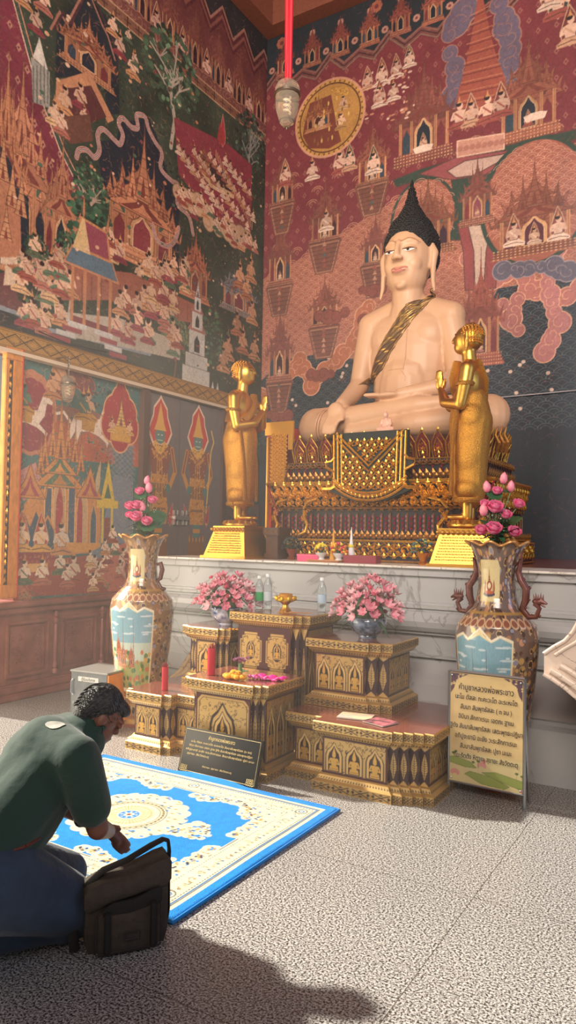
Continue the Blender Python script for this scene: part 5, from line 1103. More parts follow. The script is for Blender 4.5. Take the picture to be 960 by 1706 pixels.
def notched(w, d, nx=3, sx=.06, sy=.022, left=True, extra=None):
    """plan with stepped corner posts, counter-clockwise seen from above, front along y=0"""
    P = []
    if left:
        for k in range(nx, 0, -1): P += [((nx-k)*sx, k*sy)]+[((nx-k+1)*sx, k*sy)]
        P = [(0, nx*sy)]+[q for k in range(nx) for q in (((k+1)*sx, (nx-k)*sy), ((k+1)*sx, (nx-k-1)*sy))]
    else: P = [(0, 0)]
    R_ = [q for k in range(nx) for q in ((w-(nx-k)*sx, k*sy), (w-(nx-k)*sx, (k+1)*sy))]+[(w, nx*sy)]
    return P+R_+[(w, d), (0, d)]
# low right: recess, bay, stepped corner
def plan_low(rec, bay, d, nx, sx=.062, sy=.024, mirror=False):
    P = [(0, .1), (rec, .1), (rec, 0), (rec+bay, 0)]
    x = rec+bay
    for k in range(nx): P += [(x+sx*k, sy*(k+1)), (x+sx*(k+1), sy*(k+1))]
    P += [(x+sx*nx, d), (0, d)]
    return P
lr = table('altar_table', 'widest low gilded table, at the right, carrying two booklets', (-2.37, 3.94, 0), plan_low(.25, .42, .76, 4, .053), .40)
ll = table('altar_table', 'low gilded table at the far left holding the shorter red candle tube', (-3.64, 3.92, 0), [(0, .06), (.04, .06), (.04, 0), (.27, 0), (.27, .03), (.33, .03), (.33, .1), (.545, .1), (.545, .74), (0, .74)], .40)
cl = table('altar_table', 'low centre gilded table topped with marigolds, the black slab leaning before it', (-3.0, 3.8, 0), [(0, .02), (.03, .02), (.03, 0), (.45, 0), (.45, .025), (.49, .025), (.49, .05), (.53, .05), (.53, .4), (0, .4)], .58, 'panel')
mr = table('altar_table', 'middle right gilded table carrying the dark bowl of pink lilies', (-2.37, 4.28, .402), [(0, 0), (.36, 0), (.36, .025), (.43, .025), (.43, .05), (.5, .05), (.5, .4), (0, .4)], .43)
ml = table('altar_table', 'middle left gilded table carrying the blue and white flower bowl', (-3.42, 4.26, .402), notched(.34, .34, 2, .04, .02), .43)
tp = table('altar_table', 'highest central gilded table with the water bottles and golden footed tray', (-3.03, 4.3, 0), [(0, .05), (.03, .05), (.03, 0), (.46, 0), (.46, .025), (.51, .025), (.51, .05), (.56, .05), (.56, .42), (0, .42)], .96, 'cross')
# ------------------------------------------------------------------ tall floor vases
def vase(label, loc, rz, handles, cream='#b8a078', pic=0, band='#a05a40', gcol='#8a6a4a'):
    t = thing('floor_vase', label, 'vase', loc, rz, 'tall painted floor vases')
    pr_ = [(.145, 0), (.15, .03), (.14, .06), (.15, .12), (.19, .35), (.225, .6), (.245, .8), (.25, .9), (.235, .98), (.19, 1.03), (.14, 1.08), (.12, 1.14), (.11, 1.22), (.115, 1.32), (.13, 1.39), (.155, 1.44), (.18, 1.47)]
    zz = [p[1] for p in pr_]; rr = [p[0] for p in pr_]
    c = Canvas(0, 2*PI, 0, 1.47, .0055, gcol)   # u is angle; the front of the vase is at -y (u = 1.5 pi)
    r = np.random.default_rng(5)
    for k in range(1500):
        a, b_ = r.uniform(0, 2*PI), r.uniform(.1, 1.45); s_ = r.uniform(.02, .05); col = ['#c8a468', '#5c4034', '#a87a58', '#8a8a98', '#b88a70', '#4a3a34'][k % 6]
        c.ell(a, b_, s_*1.6, s_*.42, col, .25 if k % 6 == 0 else 0)
        if k % 2: c.line([(a+s_*2*math.cos(q), b_+s_*.5*math.sin(q)) for q in np.linspace(0, 5, 6)], .005, ['#d8b878', '#3a2a28'][k % 4 // 2])
    for a in np.arange(0, 2*PI, PI/14): c.ell(a, 1.0, .11, .03, '#c8a480'); c.ell(a, 1.0, .08, .02, '#8a5a48'); c.poly([(a-.1, .06), (a, .16), (a+.1, .06)], '#d0a458', .4); c.poly([(a-.06, .07), (a, .13), (a+.06, .07)], band)
    c.rect(0, 7, .03, .065, '#d8b060', .5); c.rect(0, 7, .0, .03, band); c.rect(0, 7, .17, .185, '#c8a058', .4); c.rect(0, 7, 1.05, 1.06, '#c8a058', .4)
    for u in (1.5*PI-.0, .5*PI):
        # landscape panel on the belly
        c.poly([(u-.78, .28), (u+.78, .28), (u+.8, .9), (u+.5, .93), (u+.3, .9), (u+.12, .93), (u, .97), (u-.12, .93), (u-.3, .9), (u-.5, .93), (u-.8, .9)], '#e0d0a0'); 
        c.poly([(u-.75, .5), (u+.75, .5), (u+.77, .89), (u+.5, .92), (u+.3, .89), (u, .93), (u-.3, .89), (u-.5, .92), (u-.77, .89)], '#7fa6b4'); c.rect(u-.75, u+.75, .5, .66, '#b8c8b8')
        for k in range(16): q = r.uniform(.72, .88); c.ell(u+r.uniform(-.7, .7), q, r.uniform(.05, .2), .006, '#c8d8dc')
        c.rect(u-.75, u+.75, .29, .52, '#9a9a5c')
        for k in range(90): c.ell(u+r.uniform(-.72, .72), r.uniform(.3, .6), r.uniform(.03, .08), .018, ['#5c8048', '#86a058', '#c8a050', '#3c6440', '#b86a3c'][k % 5])
        for dx, h_, w_ in ((-.4, .3, .3), (-.2, .22, .24), (.1, .2, .24)): palace(c, u+dx, .47, w_, h_, '#c87a4c', door='#7a2c24', inner='#d89a5c', out='#8a3c2c', sp=5)
        spire(c, u+.18, .5, .06, .34, '#b89a90', '#6a5a5c'); spire(c, u-.18, .55, .05, .3, '#c8b0a0', '#6a5a5c')
        for pts in ([(u-.8, .3), (u-.8, .9), (u-.5, .93), (u-.3, .9), (u, .97), (u+.3, .9), (u+.5, .93), (u+.8, .9), (u+.8, .3), (u-.8, .3)],): c.line(pts, .014, '#e8dcc0')
        # neck cartouche with a small emblem
        c.poly([(u-.55, 1.16), (u-.45, 1.12), (u+.45, 1.12), (u+.55, 1.16), (u+.55, 1.33), (u+.45, 1.37), (u-.45, 1.37), (u-.55, 1.33)], '#cdbb8a')
        spire(c, u, 1.2, .26, .13, '#b07a3c', '#6a3a2c'); c.ell(u, 1.215, .16, .03, '#8a3c30'); c.ell(u, 1.215, .09, .018, '#d8c8a0'); c.ell(u, 1.165, .32, .016, '#3c4458'); c.ell(u, 1.175, .26, .012, '#b05c40'); flame(c, u-.25, 1.17, .1, .08, '#a06a48'); flame(c, u+.25, 1.17, .1, .08, '#a06a48')
    c.noise(.06, 2, 3)
    def fn(U, V):
        R_ = np.interp(V, zz, rr); z = V.copy(); w_ = np.clip((V-1.41)/.06, 0, 1); return (R_+.012*w_*np.cos(9*U))*np.cos(U), (R_+.012*w_*np.cos(9*U))*np.sin(U), z+.012*w_*np.cos(9*U)
    o = c.mesh('vase_body', fn, vm, t, True)
    MB().lathe([(.145, 1.435), (.118, 1.39), (.1, 1.3), (.1, 1.2)], 32, cap=False).build('inner_wall', mat('vase_inner', '#6a4a38', .4), t, True)
    g = MB(); g.tube([((.18+.012*math.cos(9*a))*math.cos(a), (.18+.012*math.cos(9*a))*math.sin(a), 1.47+.012*math.cos(9*a)) for a in np.linspace(0, 2*PI, 109)], .008, 6); g.build('wavy_rim', mat('rim_gilt', '#c08a50', .4, .4), t, True)
    for s_ in (-1, 1):
        if handles == 'ring':
            g = MB(); g.tube([(s_*.118, 0, 1.25), (s_*.15, 0, 1.26), (s_*.165, 0, 1.21), (s_*.15, 0, 1.14), (s_*.125, 0, 1.12), (s_*.15, 0, 1.07), (s_*.18, 0, 1.055)], [.012, .018, .02, .018, .016, .018, .012], 8); g.ell((s_*.175, 0, 1.06), (.025, .02, .015)); g.build('handle', hm, t, True)
        else:
            g = MB(); pts = [(s_*.105, 0, 1.33), (s_*.15, 0, 1.37), (s_*.135, 0, 1.3), (s_*.15, 0, 1.25), (s_*.185, 0, 1.2), (s_*.18, 0, 1.13), (s_*.16, 0, 1.08), (s_*.2, 0, 1.035), (s_*.245, 0, 1.04), (s_*.265, 0, 1.09), (s_*.24, 0, 1.12)]
            g.tube(pts, [.012, .018, .02, .022, .024, .024, .02, .018, .016, .014, .02], 8)
            g.ell((s_*.255, 0, 1.13), (.035, .022, .02)); g.tube([(s_*.27, 0, 1.135), (s_*.31, 0, 1.12)], [.018, .006], 6); g.tube([(s_*.27, 0, 1.12), (s_*.3, 0, 1.1)], [.01, .004], 6)
            for k in range(5): g.tube([(s_*(.235+.012*k), .0, 1.14), (s_*(.225+.016*k), 0, 1.175+.008*(k % 2))], [.008, .001], 5)
            for k in range(4): a = -.6+.4*k; g.tube([(s_*.145, 0, 1.38), (s_*(.15+.035*math.sin(a)), 0, 1.43+.01*(k % 2))], [.009, .002], 5)
            for p in pts[3:9]: g.oct((p[0]+s_*.02, 0, p[2]+.008), (.012, .008, .014))
            g.build('dragon_handle', hm, t, True)
    return t
vm = paintmat('vase_glaze', .22, goldrough=.3, coat=.6); hm = mat('dragon_bronze', '#6a4038', .4, .3, var=.2, vs=40)
vL = vase('tall floor vase left of the altar tables, its glaze blazing in sunlight, ring handles', (-4.02, 4.43, 0), .3, 'ring', gcol='#8a6844')
vR = vase('tall floor vase behind the prayer sign with dragon handles and temple landscape', (-1.26, 4.57, 0), -.15, 'dragon', gcol='#6e5c54')
g = MB(); g.lathe([(.17, 0), (.18, .02), (.165, .04)], 24); 
# ------------------------------------------------------------------ flowers
lotm = mat('lotus_pink', '#e8407c', .5, col2='#f08ab0', vs=30); budm = mat('bud_pink', '#d85a84', .5, col2='#e8a0a8', vs=12); grn = mat('leaf_green', '#2f5c3a', .45, var=.35, vs=15); stm = mat('stem_green', '#5c7a4a', .5)
def petal_mesh(L, W, cup, n=5):
    vs = []; fs = []
    for i in range(n+1):
        t = i/n; w_ = W*math.sin(PI*min(.97, t*.85+.1))**.8*(1 if t < .8 else (1-t)/.2*.9+.1)
        for s_ in (-1, -.5, 0, .5, 1): vs.append((s_*w_, L*(math.sin(t*cup)/cup if cup else t), L*(1-math.cos(t*cup))/max(cup, .01)+abs(s_)**2*w_*.5))
    for i in range(n):
        for j in range(4): k = i*5+j; fs.append((k, k+1, k+6, k+5))
    return vs, fs
def flower_mesh(name, rings, m):
    g = MB()
    for n, L, W, tilt, cup, z in rings:
        v, f = petal_mesh(L, W, cup)
        for k in range(n):
            g.M = Matrix.Translation((0, 0, z)) @ Matrix.Rotation(2*PI*k/n+z*40+tilt, 4, 'Z') @ Matrix.Rotation(tilt, 4, 'X'); g.add(v, f)
    g.M = None; me = bpy.data.meshes.new(name); me.from_pydata(g.v, [], g.f); me.materials.append(m); me.polygons.foreach_set('use_smooth', np.ones(len(me.polygons), bool)); me.update(); return me
lotus_me = flower_mesh('lotus_flower', [(7, .062, .024, .25, 1.2, 0), (7, .058, .022, .65, 1.0, .004), (6, .05, .02, 1.0, .8, .008), (5, .035, .014, 1.3, .5, .012)], lotm)
bud_me = flower_mesh('lotus_bud', [(5, .07, .022, 1.05, -.9 if False else .05, 0)], budm)
bb_ = MB(); bb_.lathe([(.002, 0), (.018, .01), (.024, .03), (.02, .052), (.008, .068), (.001, .074)], 10); bud_me = bpy.data.meshes.new('lotus_bud'); bud_me.from_pydata(bb_.v, [], bb_.f); bud_me.materials.append(budm); bud_me.polygons.foreach_set('use_smooth', np.ones(len(bud_me.polygons), bool))
def leaf_disc(g, c0, r, nrm, fold=.25):
    M = Matrix.Translation(c0) @ Vector(nrm).to_track_quat('Z', 'Y').to_matrix().to_4x4(); g.M = M; vs = [(0, 0, 0)]; n = 16
    for k in range(n): a = 2*PI*k/n; q = r*(1+.06*math.sin(5*a)); vs.append((q*math.cos(a), q*math.sin(a), fold*r*(.5+.5*math.cos(2*a))+.05*r*math.sin(7*a)))
    g.add(vs, [(0, 1+k, 1+(k+1) % n) for k in range(n)]); g.M = None
def blade(g, p, d, L, W, droop=.4, n=6):
    p = Vector(p); d = Vector(d).normalized(); s_ = d.cross(Vector((0, 0, 1))); s_ = s_.normalized() if s_.length > .01 else Vector((1, 0, 0)); vs = []
    for i in range(n+1):
        t = i/n; q = p+d*L*t-Vector((0, 0, droop*L*t*t)); w_ = W*math.sin(PI*(.12+.88*t))**.8 if t < 1 else 0.0005
        vs += [tuple(q-s_*w_), tuple(q+Vector((0, 0, -w_*.2))), tuple(q+s_*w_)]
    g.add(vs, [(3*i+j, 3*i+j+1, 3*i+j+4, 3*i+j+3) for i in range(n) for j in (0, 1)])
def lotus_bouquet(label, loc, flowers, buds, sc, group='lotus bouquets in the tall vases', camdir=(.55, -.83)):
    t = thing('lotus_bouquet', label, 'flowers', loc, 0, group); g = MB()
    rt = Vector((.855, .518, 0)); tw = Vector((camdir[0], camdir[1], 0))*-1
    def P(a, z, dpt): return rt*a*sc + Vector((camdir[0], camdir[1], 0))*dpt*sc + Vector((0, 0, z*sc))
    for a, z, dpt, s_ in flowers:
        p = P(a, z, dpt); o = link('lotus_flower', lotus_me, None, t); o.location = p; o.scale = (s_*sc,)*3
        o.rotation_euler = Vector((p.x*1.5+camdir[0]*.7, p.y*1.5+camdir[1]*.7, 1.0)).to_track_quat('Z', 'Y').to_euler(); g.tube([(0, 0, -.1), tuple(p*.5+Vector((0, 0, p.z*.15))), tuple(p)], .0035, 5)
    for a, z, dpt, s_ in buds:
        p = P(a, z, dpt); o = link('lotus_bud', bud_me, None, t); o.location = p; o.scale = (s_*sc*1.15,)*3; o.rotation_euler = (random.uniform(-.2, .2), random.uniform(-.2, .2), 0); g.tube([(0, 0, -.1), tuple(p*.5+Vector((0, 0, p.z*.12))), tuple(p)], .003, 5)
    g.build('stems', stm, t, True)
    for k, (a, z, dpt, r) in enumerate(((-.03, .33, 0, .05), (.06, .36, -.02, .035), (-.1, .13, .05, .05), (.1, .15, -.02, .07), (0, .21, .06, .035), (.05, .08, .08, .07), (-.04, .26, -.03, .04))):
        l = MB(); leaf_disc(l, P(a, z, dpt), r*sc*1.1, (random.uniform(-.6, .6)+camdir[0]*.6, random.uniform(-.4, .4)+camdir[1]*.6, .8)); l.build('lotus_leaf', grn, t, True)
    for k in range(26):
        a = k*2*PI/26*3.1; l = MB(); z = random.uniform(.0, .16)
        L = random.uniform(.1, .17)*sc; d = Vector((math.cos(a), math.sin(a), random.uniform(-.05, .5)))
        if k % 3 == 0:
            for q in range(9):
                for s_ in (-1, 1): blade(l, Vector((0, 0, z*sc))+d*L*(.3+.09*q), d*.6+Vector((-d.y, d.x, 0))*s_, .045*sc*(1-q*.08), .005*sc, .2, 3)
        else: blade(l, (0, 0, z*sc), d, L, .024*sc, .35)
        l.build('leaf_blade', grn, t, True)
    w_ = MB()
    for k in range(50): a = random.uniform(0, 6.28); r = random.uniform(.02, .1)*sc; z = random.uniform(.05, .3)*sc; w_.oct((r*math.cos(a), r*math.sin(a), z), (.006, .006, .007))
    w_.build('filler_blossom', mat('filler', '#b8b8a0', .6), t, fix=False); return t
lotus_bouquet('taller lotus bouquet with three pink buds in the right dragon-handled vase', (-1.26, 4.57, 1.47), [(-.1, .245, .03, .95), (-.04, .21, .05, 1.5), (.03, .17, .06, 1.1), (-.13, .06, .06, 1.2), (-.06, .065, .09, 1.5), (.075, .05, .08, 1.3), (-.01, .335, 0, 1.0), (.13, .245, 0, 1.15)], [(.035, .405, 0, 1), (-.07, .345, 0, 1), (.085, .35, 0, 1), (-.11, .18, .05, 1.1)], .9)
lotus_bouquet('smaller lotus bouquet with magenta blooms in the left sunlit vase', (-4.02, 4.43, 1.47), [(-.11, .21, .05, 1.15), (-.06, .215, .06, 1.2), (-.06, .12, .07, 1.4), (-.11, .14, .03, 1.0), (.02, .09, .1, 1.2), (-.04, .33, 0, 1.05), (.06, .26, 0, 1.1)], [(.01, .41, 0, .9), (.035, .34, 0, 1.1), (-.01, .19, .07, 1.0)], 1.0, camdir=(.67, -.74))
# lily bowls
lily_me = [flower_mesh('lily', [(6, .06, .013, .35, .9, 0)], mat('lily_pink'+str(k), col, .5, col2=c2, vs=40)) for k, (col, c2) in enumerate((('#e0748c', '#f0b4bc'), ('#d8909c', '#ecc8c8'), ('#cc5c78', '#e8a0ac')))]
rose_me = flower_mesh('rose', [(5, .03, .018, .6, 1.1, 0), (5, .026, .016, .95, .8, .004), (4, .018, .012, 1.25, .5, .008)], mat('rose_pink', '#e06478', .5))
def lily_bouquet(label, loc, rx, rz_, n=46, seed=1):
    t = thing('lily_bouquet', label, 'flowers', loc, 0, 'pink lily arrangements'); random.seed(seed); lf = MB()
    for k in range(n):
        y_ = 1-(k+.5)/n*1.05; a = k*2.399; s_ = math.sqrt(max(0, 1-y_*y_)); p = Vector((rx*s_*math.cos(a), rx*.8*s_*math.sin(a), .03+rz_*max(-.1, y_)))*random.uniform(.72, 1.08)
        me = rose_me if k % 7 == 3 else lily_me[k % 3]
        o = link('rose' if me is rose_me else 'lily', me, None, t); o.location = p; o.scale = (random.uniform(.8, 1.05),)*3; o.rotation_euler = (Vector((p.x, p.y, p.z*1.2+.03))+Vector([random.uniform(-.05, .05) for _ in range(3)])).to_track_quat('Z', 'Y').to_euler()
    for k in range(40):
        a = random.uniform(0, 6.28); z = random.uniform(-.02, rz_*.8); blade(lf, (rx*.3*math.cos(a), rx*.3*math.sin(a), z), (math.cos(a), math.sin(a), random.uniform(-.3, .8)), rx*random.uniform(.55, .8), .011, .5)
    lf.build('foliage', grn, t, True); cm = MB(); cm.ell((0, 0, .03), (rx*.5, rx*.45, rz_*.5)); cm.build('foliage_core', mat('core_green', '#4a5a3c', .8), t)
    sp_ = MB()
    for k in range(70):
        a = random.uniform(0, 6.28); e_ = random.uniform(-.1, 1.4); q = Vector((rx*math.cos(e_)*math.cos(a), rx*.8*math.cos(e_)*math.sin(a), .03+rz_*math.sin(e_)))*random.uniform(.95, 1.12); sp_.oct(q, (.006, .006, .008))
    sp_.build('small_white_buds', mat('white_buds', '#e8dcd0', .6), t, fix=False); return t
def bowl(label, loc, base, vein, r):
    t = thing('porcelain_bowl', label, 'bowl', loc, 0, 'porcelain flower bowls'); m_ = mat('porcelain_'+base[1:], base, .15, col2=vein, vs=22, coat=.8)
    MB().lathe([(r*.45, 0), (r*.5, .012), (r*.48, .018), (r*.8, .045), (r*.98, .085), (r, .11), (r*.93, .13), (r*.9, .13), (r*.85, .09), (r*.3, .03)], 28).build('bowl_body', m_, t, True)
    g = MB(); g.lathe([(r*.93, .128), (r*.96, .134), (r*.9, .136)], 28, cap=False); g.build('bowl_rim', mat('rim_'+base[1:], vein, .2), t, True); return t
bowl('blue and white porcelain bowl holding the left lily arrangement', (-3.2, 4.42, .832), '#e0e0e4', '#2a4484', .11)
lily_bouquet('rounded pink lily and rose arrangement in the left blue and white bowl', (-3.2, 4.42, .96), .215, .2, 92, 1)
bowl('dark navy glazed bowl holding the right lily arrangement', (-2.08, 4.47, .832), '#28344e', '#8a98ac', .125)
lily_bouquet('pink lily arrangement in the dark navy bowl, right of the altar', (-2.08, 4.47, .96), .225, .21, 92, 2)
random.seed(11)
# ------------------------------------------------------------------ small offerings
glass = mat('clear_plastic', '#e8f0f0', .08, trans=.9); glass.node_tree.nodes['Principled BSDF'].inputs['IOR'].default_value = 1.3
def bottle(label, loc, capc, lab, h=.235):
    t = thing('water_bottle', label, 'bottle', loc, 0, 'clear plastic water bottles'); s_ = h/.235
    MB().lathe([(a, z*s_) for a, z in [(.026, 0), (.03, .006), (.029, .04), (.031, .05), (.029, .09), (.031, .1), (.031, .15), (.028, .175), (.014, .205), (.013, .215), (.013, .222)]], 18).build('bottle_body', glass, t, True)
    MB().lathe([(.0315, .06*s_), (.0318, .065*s_), (.0318, .115*s_), (.0315, .12*s_)], 18, cap=False).build('paper_label', mat('label_'+lab[1:], lab, .4), t, True)
    MB().lathe([(.015, .218*s_), (.0155, .222*s_), (.0155, .238*s_), (.012, .24*s_)], 14).build('cap', mat('cap_'+capc[1:], capc, .4), t, True); return t
bottle('clear water bottle with green and blue label, leftmost of two beside the left flowers', (-2.96, 4.5, .962), '#e8f0f0', '#3ca05c'); bottle('plain clear water bottle just right of the green-labelled one', (-2.9, 4.52, .962), '#e8eef0', '#c8d4d8', .25); bottle('clear bottle with pale blue label standing alone, left of the right flower bowl', (-2.52, 4.64, .962), '#f0f0f0', '#b8d0e0')
t = thing('footed_tray', 'small golden footed tray on the highest altar table', 'tray', (-2.7, 4.44, .962)); MB().lathe([(.04, 0), (.042, .01), (.025, .03), (.02, .05), (.035, .065), (.055, .075)], 20).build('foot', gold, t, True)
g = MB(); g.lathe([(.055, .072), (.068, .08), (.07, .095), (.06, .1)], 20); [g.ell((.068*math.cos(k*.7), .068*math.sin(k*.7), .095), (.014, .014, .018), 6, 5) for k in range(9)]; g.build('scalloped_dish', mat('yellow_gold', '#e8b83c', .35, .7), t, True); MB().lathe([(.045, .1), (.048, .125), (.03, .13)], 12).build('offering_cup', mat('amber_cup', '#d89a3c', .3, .4), t, True)
for k, (a, b_, an, lb) in enumerate(((-2.64, 4.36, .2, 'brown incense stick on the top altar table nearest the golden tray'), (-2.58, 4.40, -.1, 'middle brown incense stick of three lying on the top altar table'), (-2.54, 4.38, .5, 'rightmost slanted brown incense stick lying on the top altar table'))):
    t = MB(); d = Vector((math.cos(an), math.sin(an), 0)); t.tube([Vector((0, 0, .004))-d*.07, Vector((0, 0, .004))+d*.07], .0035, 6); tag(t.build('incense_stick', mat('incense_tan', '#b87a3c', .6), loc=(a, b_, .962+.002*k)), lb, 'incense', 'loose incense sticks')
def candle(label, loc, h, r):
    t = thing('incense_tube', label, 'incense holder', loc, 0, 'red incense tubes'); MB().lathe([(r, 0), (r, h)], 18).build('tube', mat('tube_red', '#b81c30', .4), t, True)
    g = MB(); [g.tube([(random.uniform(-.6, .6)*r, random.uniform(-.6, .6)*r, h*.5), (random.uniform(-.8, .8)*r, random.uniform(-.8, .8)*r, h+random.uniform(.01, .035))], .0022, 5) for k in range(16)]; g.build('stick_tops', mat('stick_red', '#8a1424', .5), t, fix=False); return t
candle('taller red incense tube on the low centre table', (-2.93, 3.9, .582), .17, .026); candle('shorter red incense tube on the far left low table', (-3.42, 4.02, .402), .16, .022)
mg = mat('marigold', '#f0a81c', .7, bump=.8, bs=150); g0 = None
for k, (a, b_, c_) in enumerate(((-2.78, 3.86, 0), (-2.75, 3.84, 0), (-2.72, 3.86, 0), (-2.69, 3.85, 0), (-2.735, 3.88, .022), (-2.7, 3.88, .02), (-2.66, 3.87, 0), (-2.77, 3.9, 0))):
    f_ = MB(); f_.ell((0, 0, .017), (.024, .024, .017), 12, 8); [f_.oct((.02*math.cos(q)*math.cos(e_), .02*math.sin(q)*math.cos(e_), .017+.014*math.sin(e_)), (.007, .007, .006)) for q in np.arange(0, 6.2, .7) for e_ in (0, .5, 1)]
    tag(f_.build('marigold', mg, loc=(a, b_, .582+c_), fix=False), 'orange marigold head, '+['leftmost at the front of the small pile', 'second from left in the front row', 'third from the left in the front row', 'fourth from the left in the front row', 'stacked on top at the left of the pile', 'stacked on top at the right of the pile', 'rightmost, beside the pink garland', 'at the back left of the pile'][k]+' on the centre table', 'flower', 'marigold garland heads')
t = thing('posy', 'small mauve flower posy with leaves among the marigolds', 'flowers', (-2.7, 3.9, .6)); g = MB()
for k in range(16): a = k*.9; blade(g, (0, 0, .02), (math.cos(a), math.sin(a), .5), .07, .012, .3)
g.build('leaves', grn, t, True); mv = flower_mesh('posy_bloom', [(8, .022, .008, .5, .6, 0), (6, .016, .006, 1, .5, .003)], mat('mauve', '#a8688c', .6))
for k in range(9): a = k*2.4; p = Vector((.028*math.sqrt(k/3)*math.cos(a), .028*math.sqrt(k/3)*math.sin(a), .085+.01*(k % 3))); o = link('posy_bloom', mv, None, t, p)
MB().tube([(0, 0, .0), (0, 0, .08)], .012, 8).build('stems', stm, t)
t = thing('garland', 'small pink tasselled flower garland beside the marigolds', 'garland', (-2.62, 3.95, .582)); g = MB(); [g.ell((.02*k-.04, .012*math.sin(k*2), .012), (.013, .012, .012), 7, 5) for k in range(7)]; g.build('blossoms', mat('garland_pink', '#d85c9c', .6), t, True); MB().tube([(.08, 0, .01), (.13, .02, .008), (.16, .0, .006)], [.008, .004, .002], 6).build('tassel', mat('tassel', '#e878b0', .7), t)
t = thing('pink_cloth', 'folded bright pink ribbon cloth on the centre table corner', 'cloth', (-2.53, 4.0, .582)); g = MB(); n = 12; vs = []
for i in range(n+1):
    for j in range(7): vs.append((-.1+.2*i/n, -.045+.09*j/6, .012+.012*math.sin(i*1.3)+.008*math.cos(j*1.8)))
g.add(vs, [(i*7+j, i*7+j+1, i*7+j+8, i*7+j+7) for i in range(n) for j in range(6)]); o = g.build('cloth_fold', mat('hot_pink', '#ec1c8c', .35), t, True); md = o.modifiers.new('t', 'SOLIDIFY'); md.thickness = .008
for k in range(3): tag((lambda q: q.build('petal', mg, loc=(-3.03+.03*k, 4.24, .832)))(MB().ell((0, 0, .006), (.012, .009, .006), 8, 5)), ['leftmost', 'middle', 'rightmost'][k]+' loose marigold petal of three at the edge of the left middle table', 'petal', 'loose marigold petals')
for k, (a, b_, an, c1, c2, lab) in enumerate(((-1.98, 4.1, .2, '#c8cc9c', '#d8a8a8', 'pale green prayer booklet lying on the low right table'), (-1.8, 4.06, -.3, '#c8707c', '#3a3038', 'reddish booklet with dark edge, right of the green booklet'))):
    t = thing('booklet', lab, 'booklet', (a, b_, .402+.001*k), an); MB().bbox(-.1+.02*k, .1-.02*k, -.07, .07, 0, .006, .001).build('pages', mat('pages'+str(k), '#d8d0c0', .6), t); MB().box(-.102+.02*k, .102-.02*k, -.072, .072, .006, .008).build('cover', mat('cover'+str(k), c1, .35, col2=c2, vs=18), t)
# ------------------------------------------------------------------ things on the platform
def gift(name, lab, cat, loc, dx, dy, dz, col, rz=0):
    t = thing(name, lab, cat, loc, rz); MB().bbox(-dx, dx, -dy, dy, 0, dz*.72, .003).build('box_body', mat(name+'_c', col, .45), t); MB().bbox(-dx-.003, dx+.003, -dy-.003, dy+.003, dz*.7, dz, .003).build('lid', mat(name+'_l', col, .35), t); return t
gift('pink_box', 'flat pink box left of the small offering flowers on the platform edge', 'box', (-2.98, 5.28, Z), .1, .05, .055, '#e0487c')
gift('red_box', 'long dark red box right of the small offering flowers on the platform', 'box', (-2.5, 5.25, Z), .14, .05, .06, '#8a1c34')
t = thing('offering_tray', 'thin brown tray beneath the small yellow and red flowers', 'tray', (-2.8, 5.2, Z)); MB().bbox(-.14, .14, -.05, .05, 0, .012, .004).build('tray_base', mat('tray_brown', '#a8704c', .5), t); MB().tube([(-.14, -.05, .014), (.14, -.05, .014), (.14, .05, .014), (-.14, .05, .014), (-.14, -.05, .014)], .004, 5).build('tray_rim', mat('tray_rim', '#c89060', .5), t)
def cone_off(lab, loc, col, h):
    t = thing('offering_cone', lab, 'offering cone', loc, 0, 'tall folded offering cones'); MB().lathe([(.035, 0), (.03, .05), (.012, h*.6), (.002, h)], 14).build('cone', mat('cone'+col[1:], col, .5), t, True); MB().lathe([(.02, h*.42), (.024, h*.46), (.014, h*.52)], 12).build('flower_ring', mat('ring'+col[1:], '#e8d84c', .6), t); return t
cone_off('yellow pointed offering cone standing behind the small flowers', (-2.78, 5.3, Z), '#d89a2c', .27); cone_off('white pointed offering cone, right of the yellow one', (-2.63, 5.32, Z), '#e8ecf0', .28)
def mini_bunch(lab, loc, cols, pot, r=.07, n=26, ph=.06):
    t = thing('flower_pot', lab, 'flower pot', loc, 0, 'small flower pots on the platform'); MB().lathe([(.03, 0), (.035, .01), (.022, .03), (.045, ph), (.05, ph+.012), (.03, ph+.012)], 16).build('pot', pot, t, True)
    for j, col in enumerate(cols):
        g = MB()
        for k in range(n//len(cols)): a = random.uniform(0, 6.28); e_ = random.uniform(0, 1.5); q = (r*math.cos(a)*math.cos(e_), r*.8*math.sin(a)*math.cos(e_), ph+.015+r*math.sin(e_)*1.1); g.ell(q, (.012, .012, .01), 6, 4)
        g.build('blossoms', mat('bloom'+col[1:]+str(j), col, .6), t, fix=False)
    g = MB()
    for k in range(14): a = k*.9; blade(g, (0, 0, ph), (math.cos(a), math.sin(a), 1.0), r*1.2, .009, .2)
    g.build('leaves', grn, t, True); return t
white_pot = mat('white_pot', '#d8d8d8', .3)
mini_bunch('pot of yellow blossoms in front of the yellow cone', (-2.87, 5.26, Z), ['#e8d020', '#f0e060'], white_pot, .06); mini_bunch('pot of pink and orange blossoms by the white cone', (-2.7, 5.24, Z), ['#d82c5c', '#e87030', '#e8c030'], white_pot, .07, 36)
mini_bunch('gilt-footed pot of dark blue green sprigs left of right gold pedestal', (-2.02, 5.3, Z), ['#24445c', '#3c6a70', '#d8c030'], mat('gilt_pot', '#d88a24', .3, .9), .09, 60, .08); mini_bunch('gilt-footed pot of dark sprigs beside the wooden plinth', (-3.22, 5.38, Z), ['#1c2c30', '#2c3c3c'], mat('bronze_pot', '#8a4430', .35, .5), .085, 60, .08)
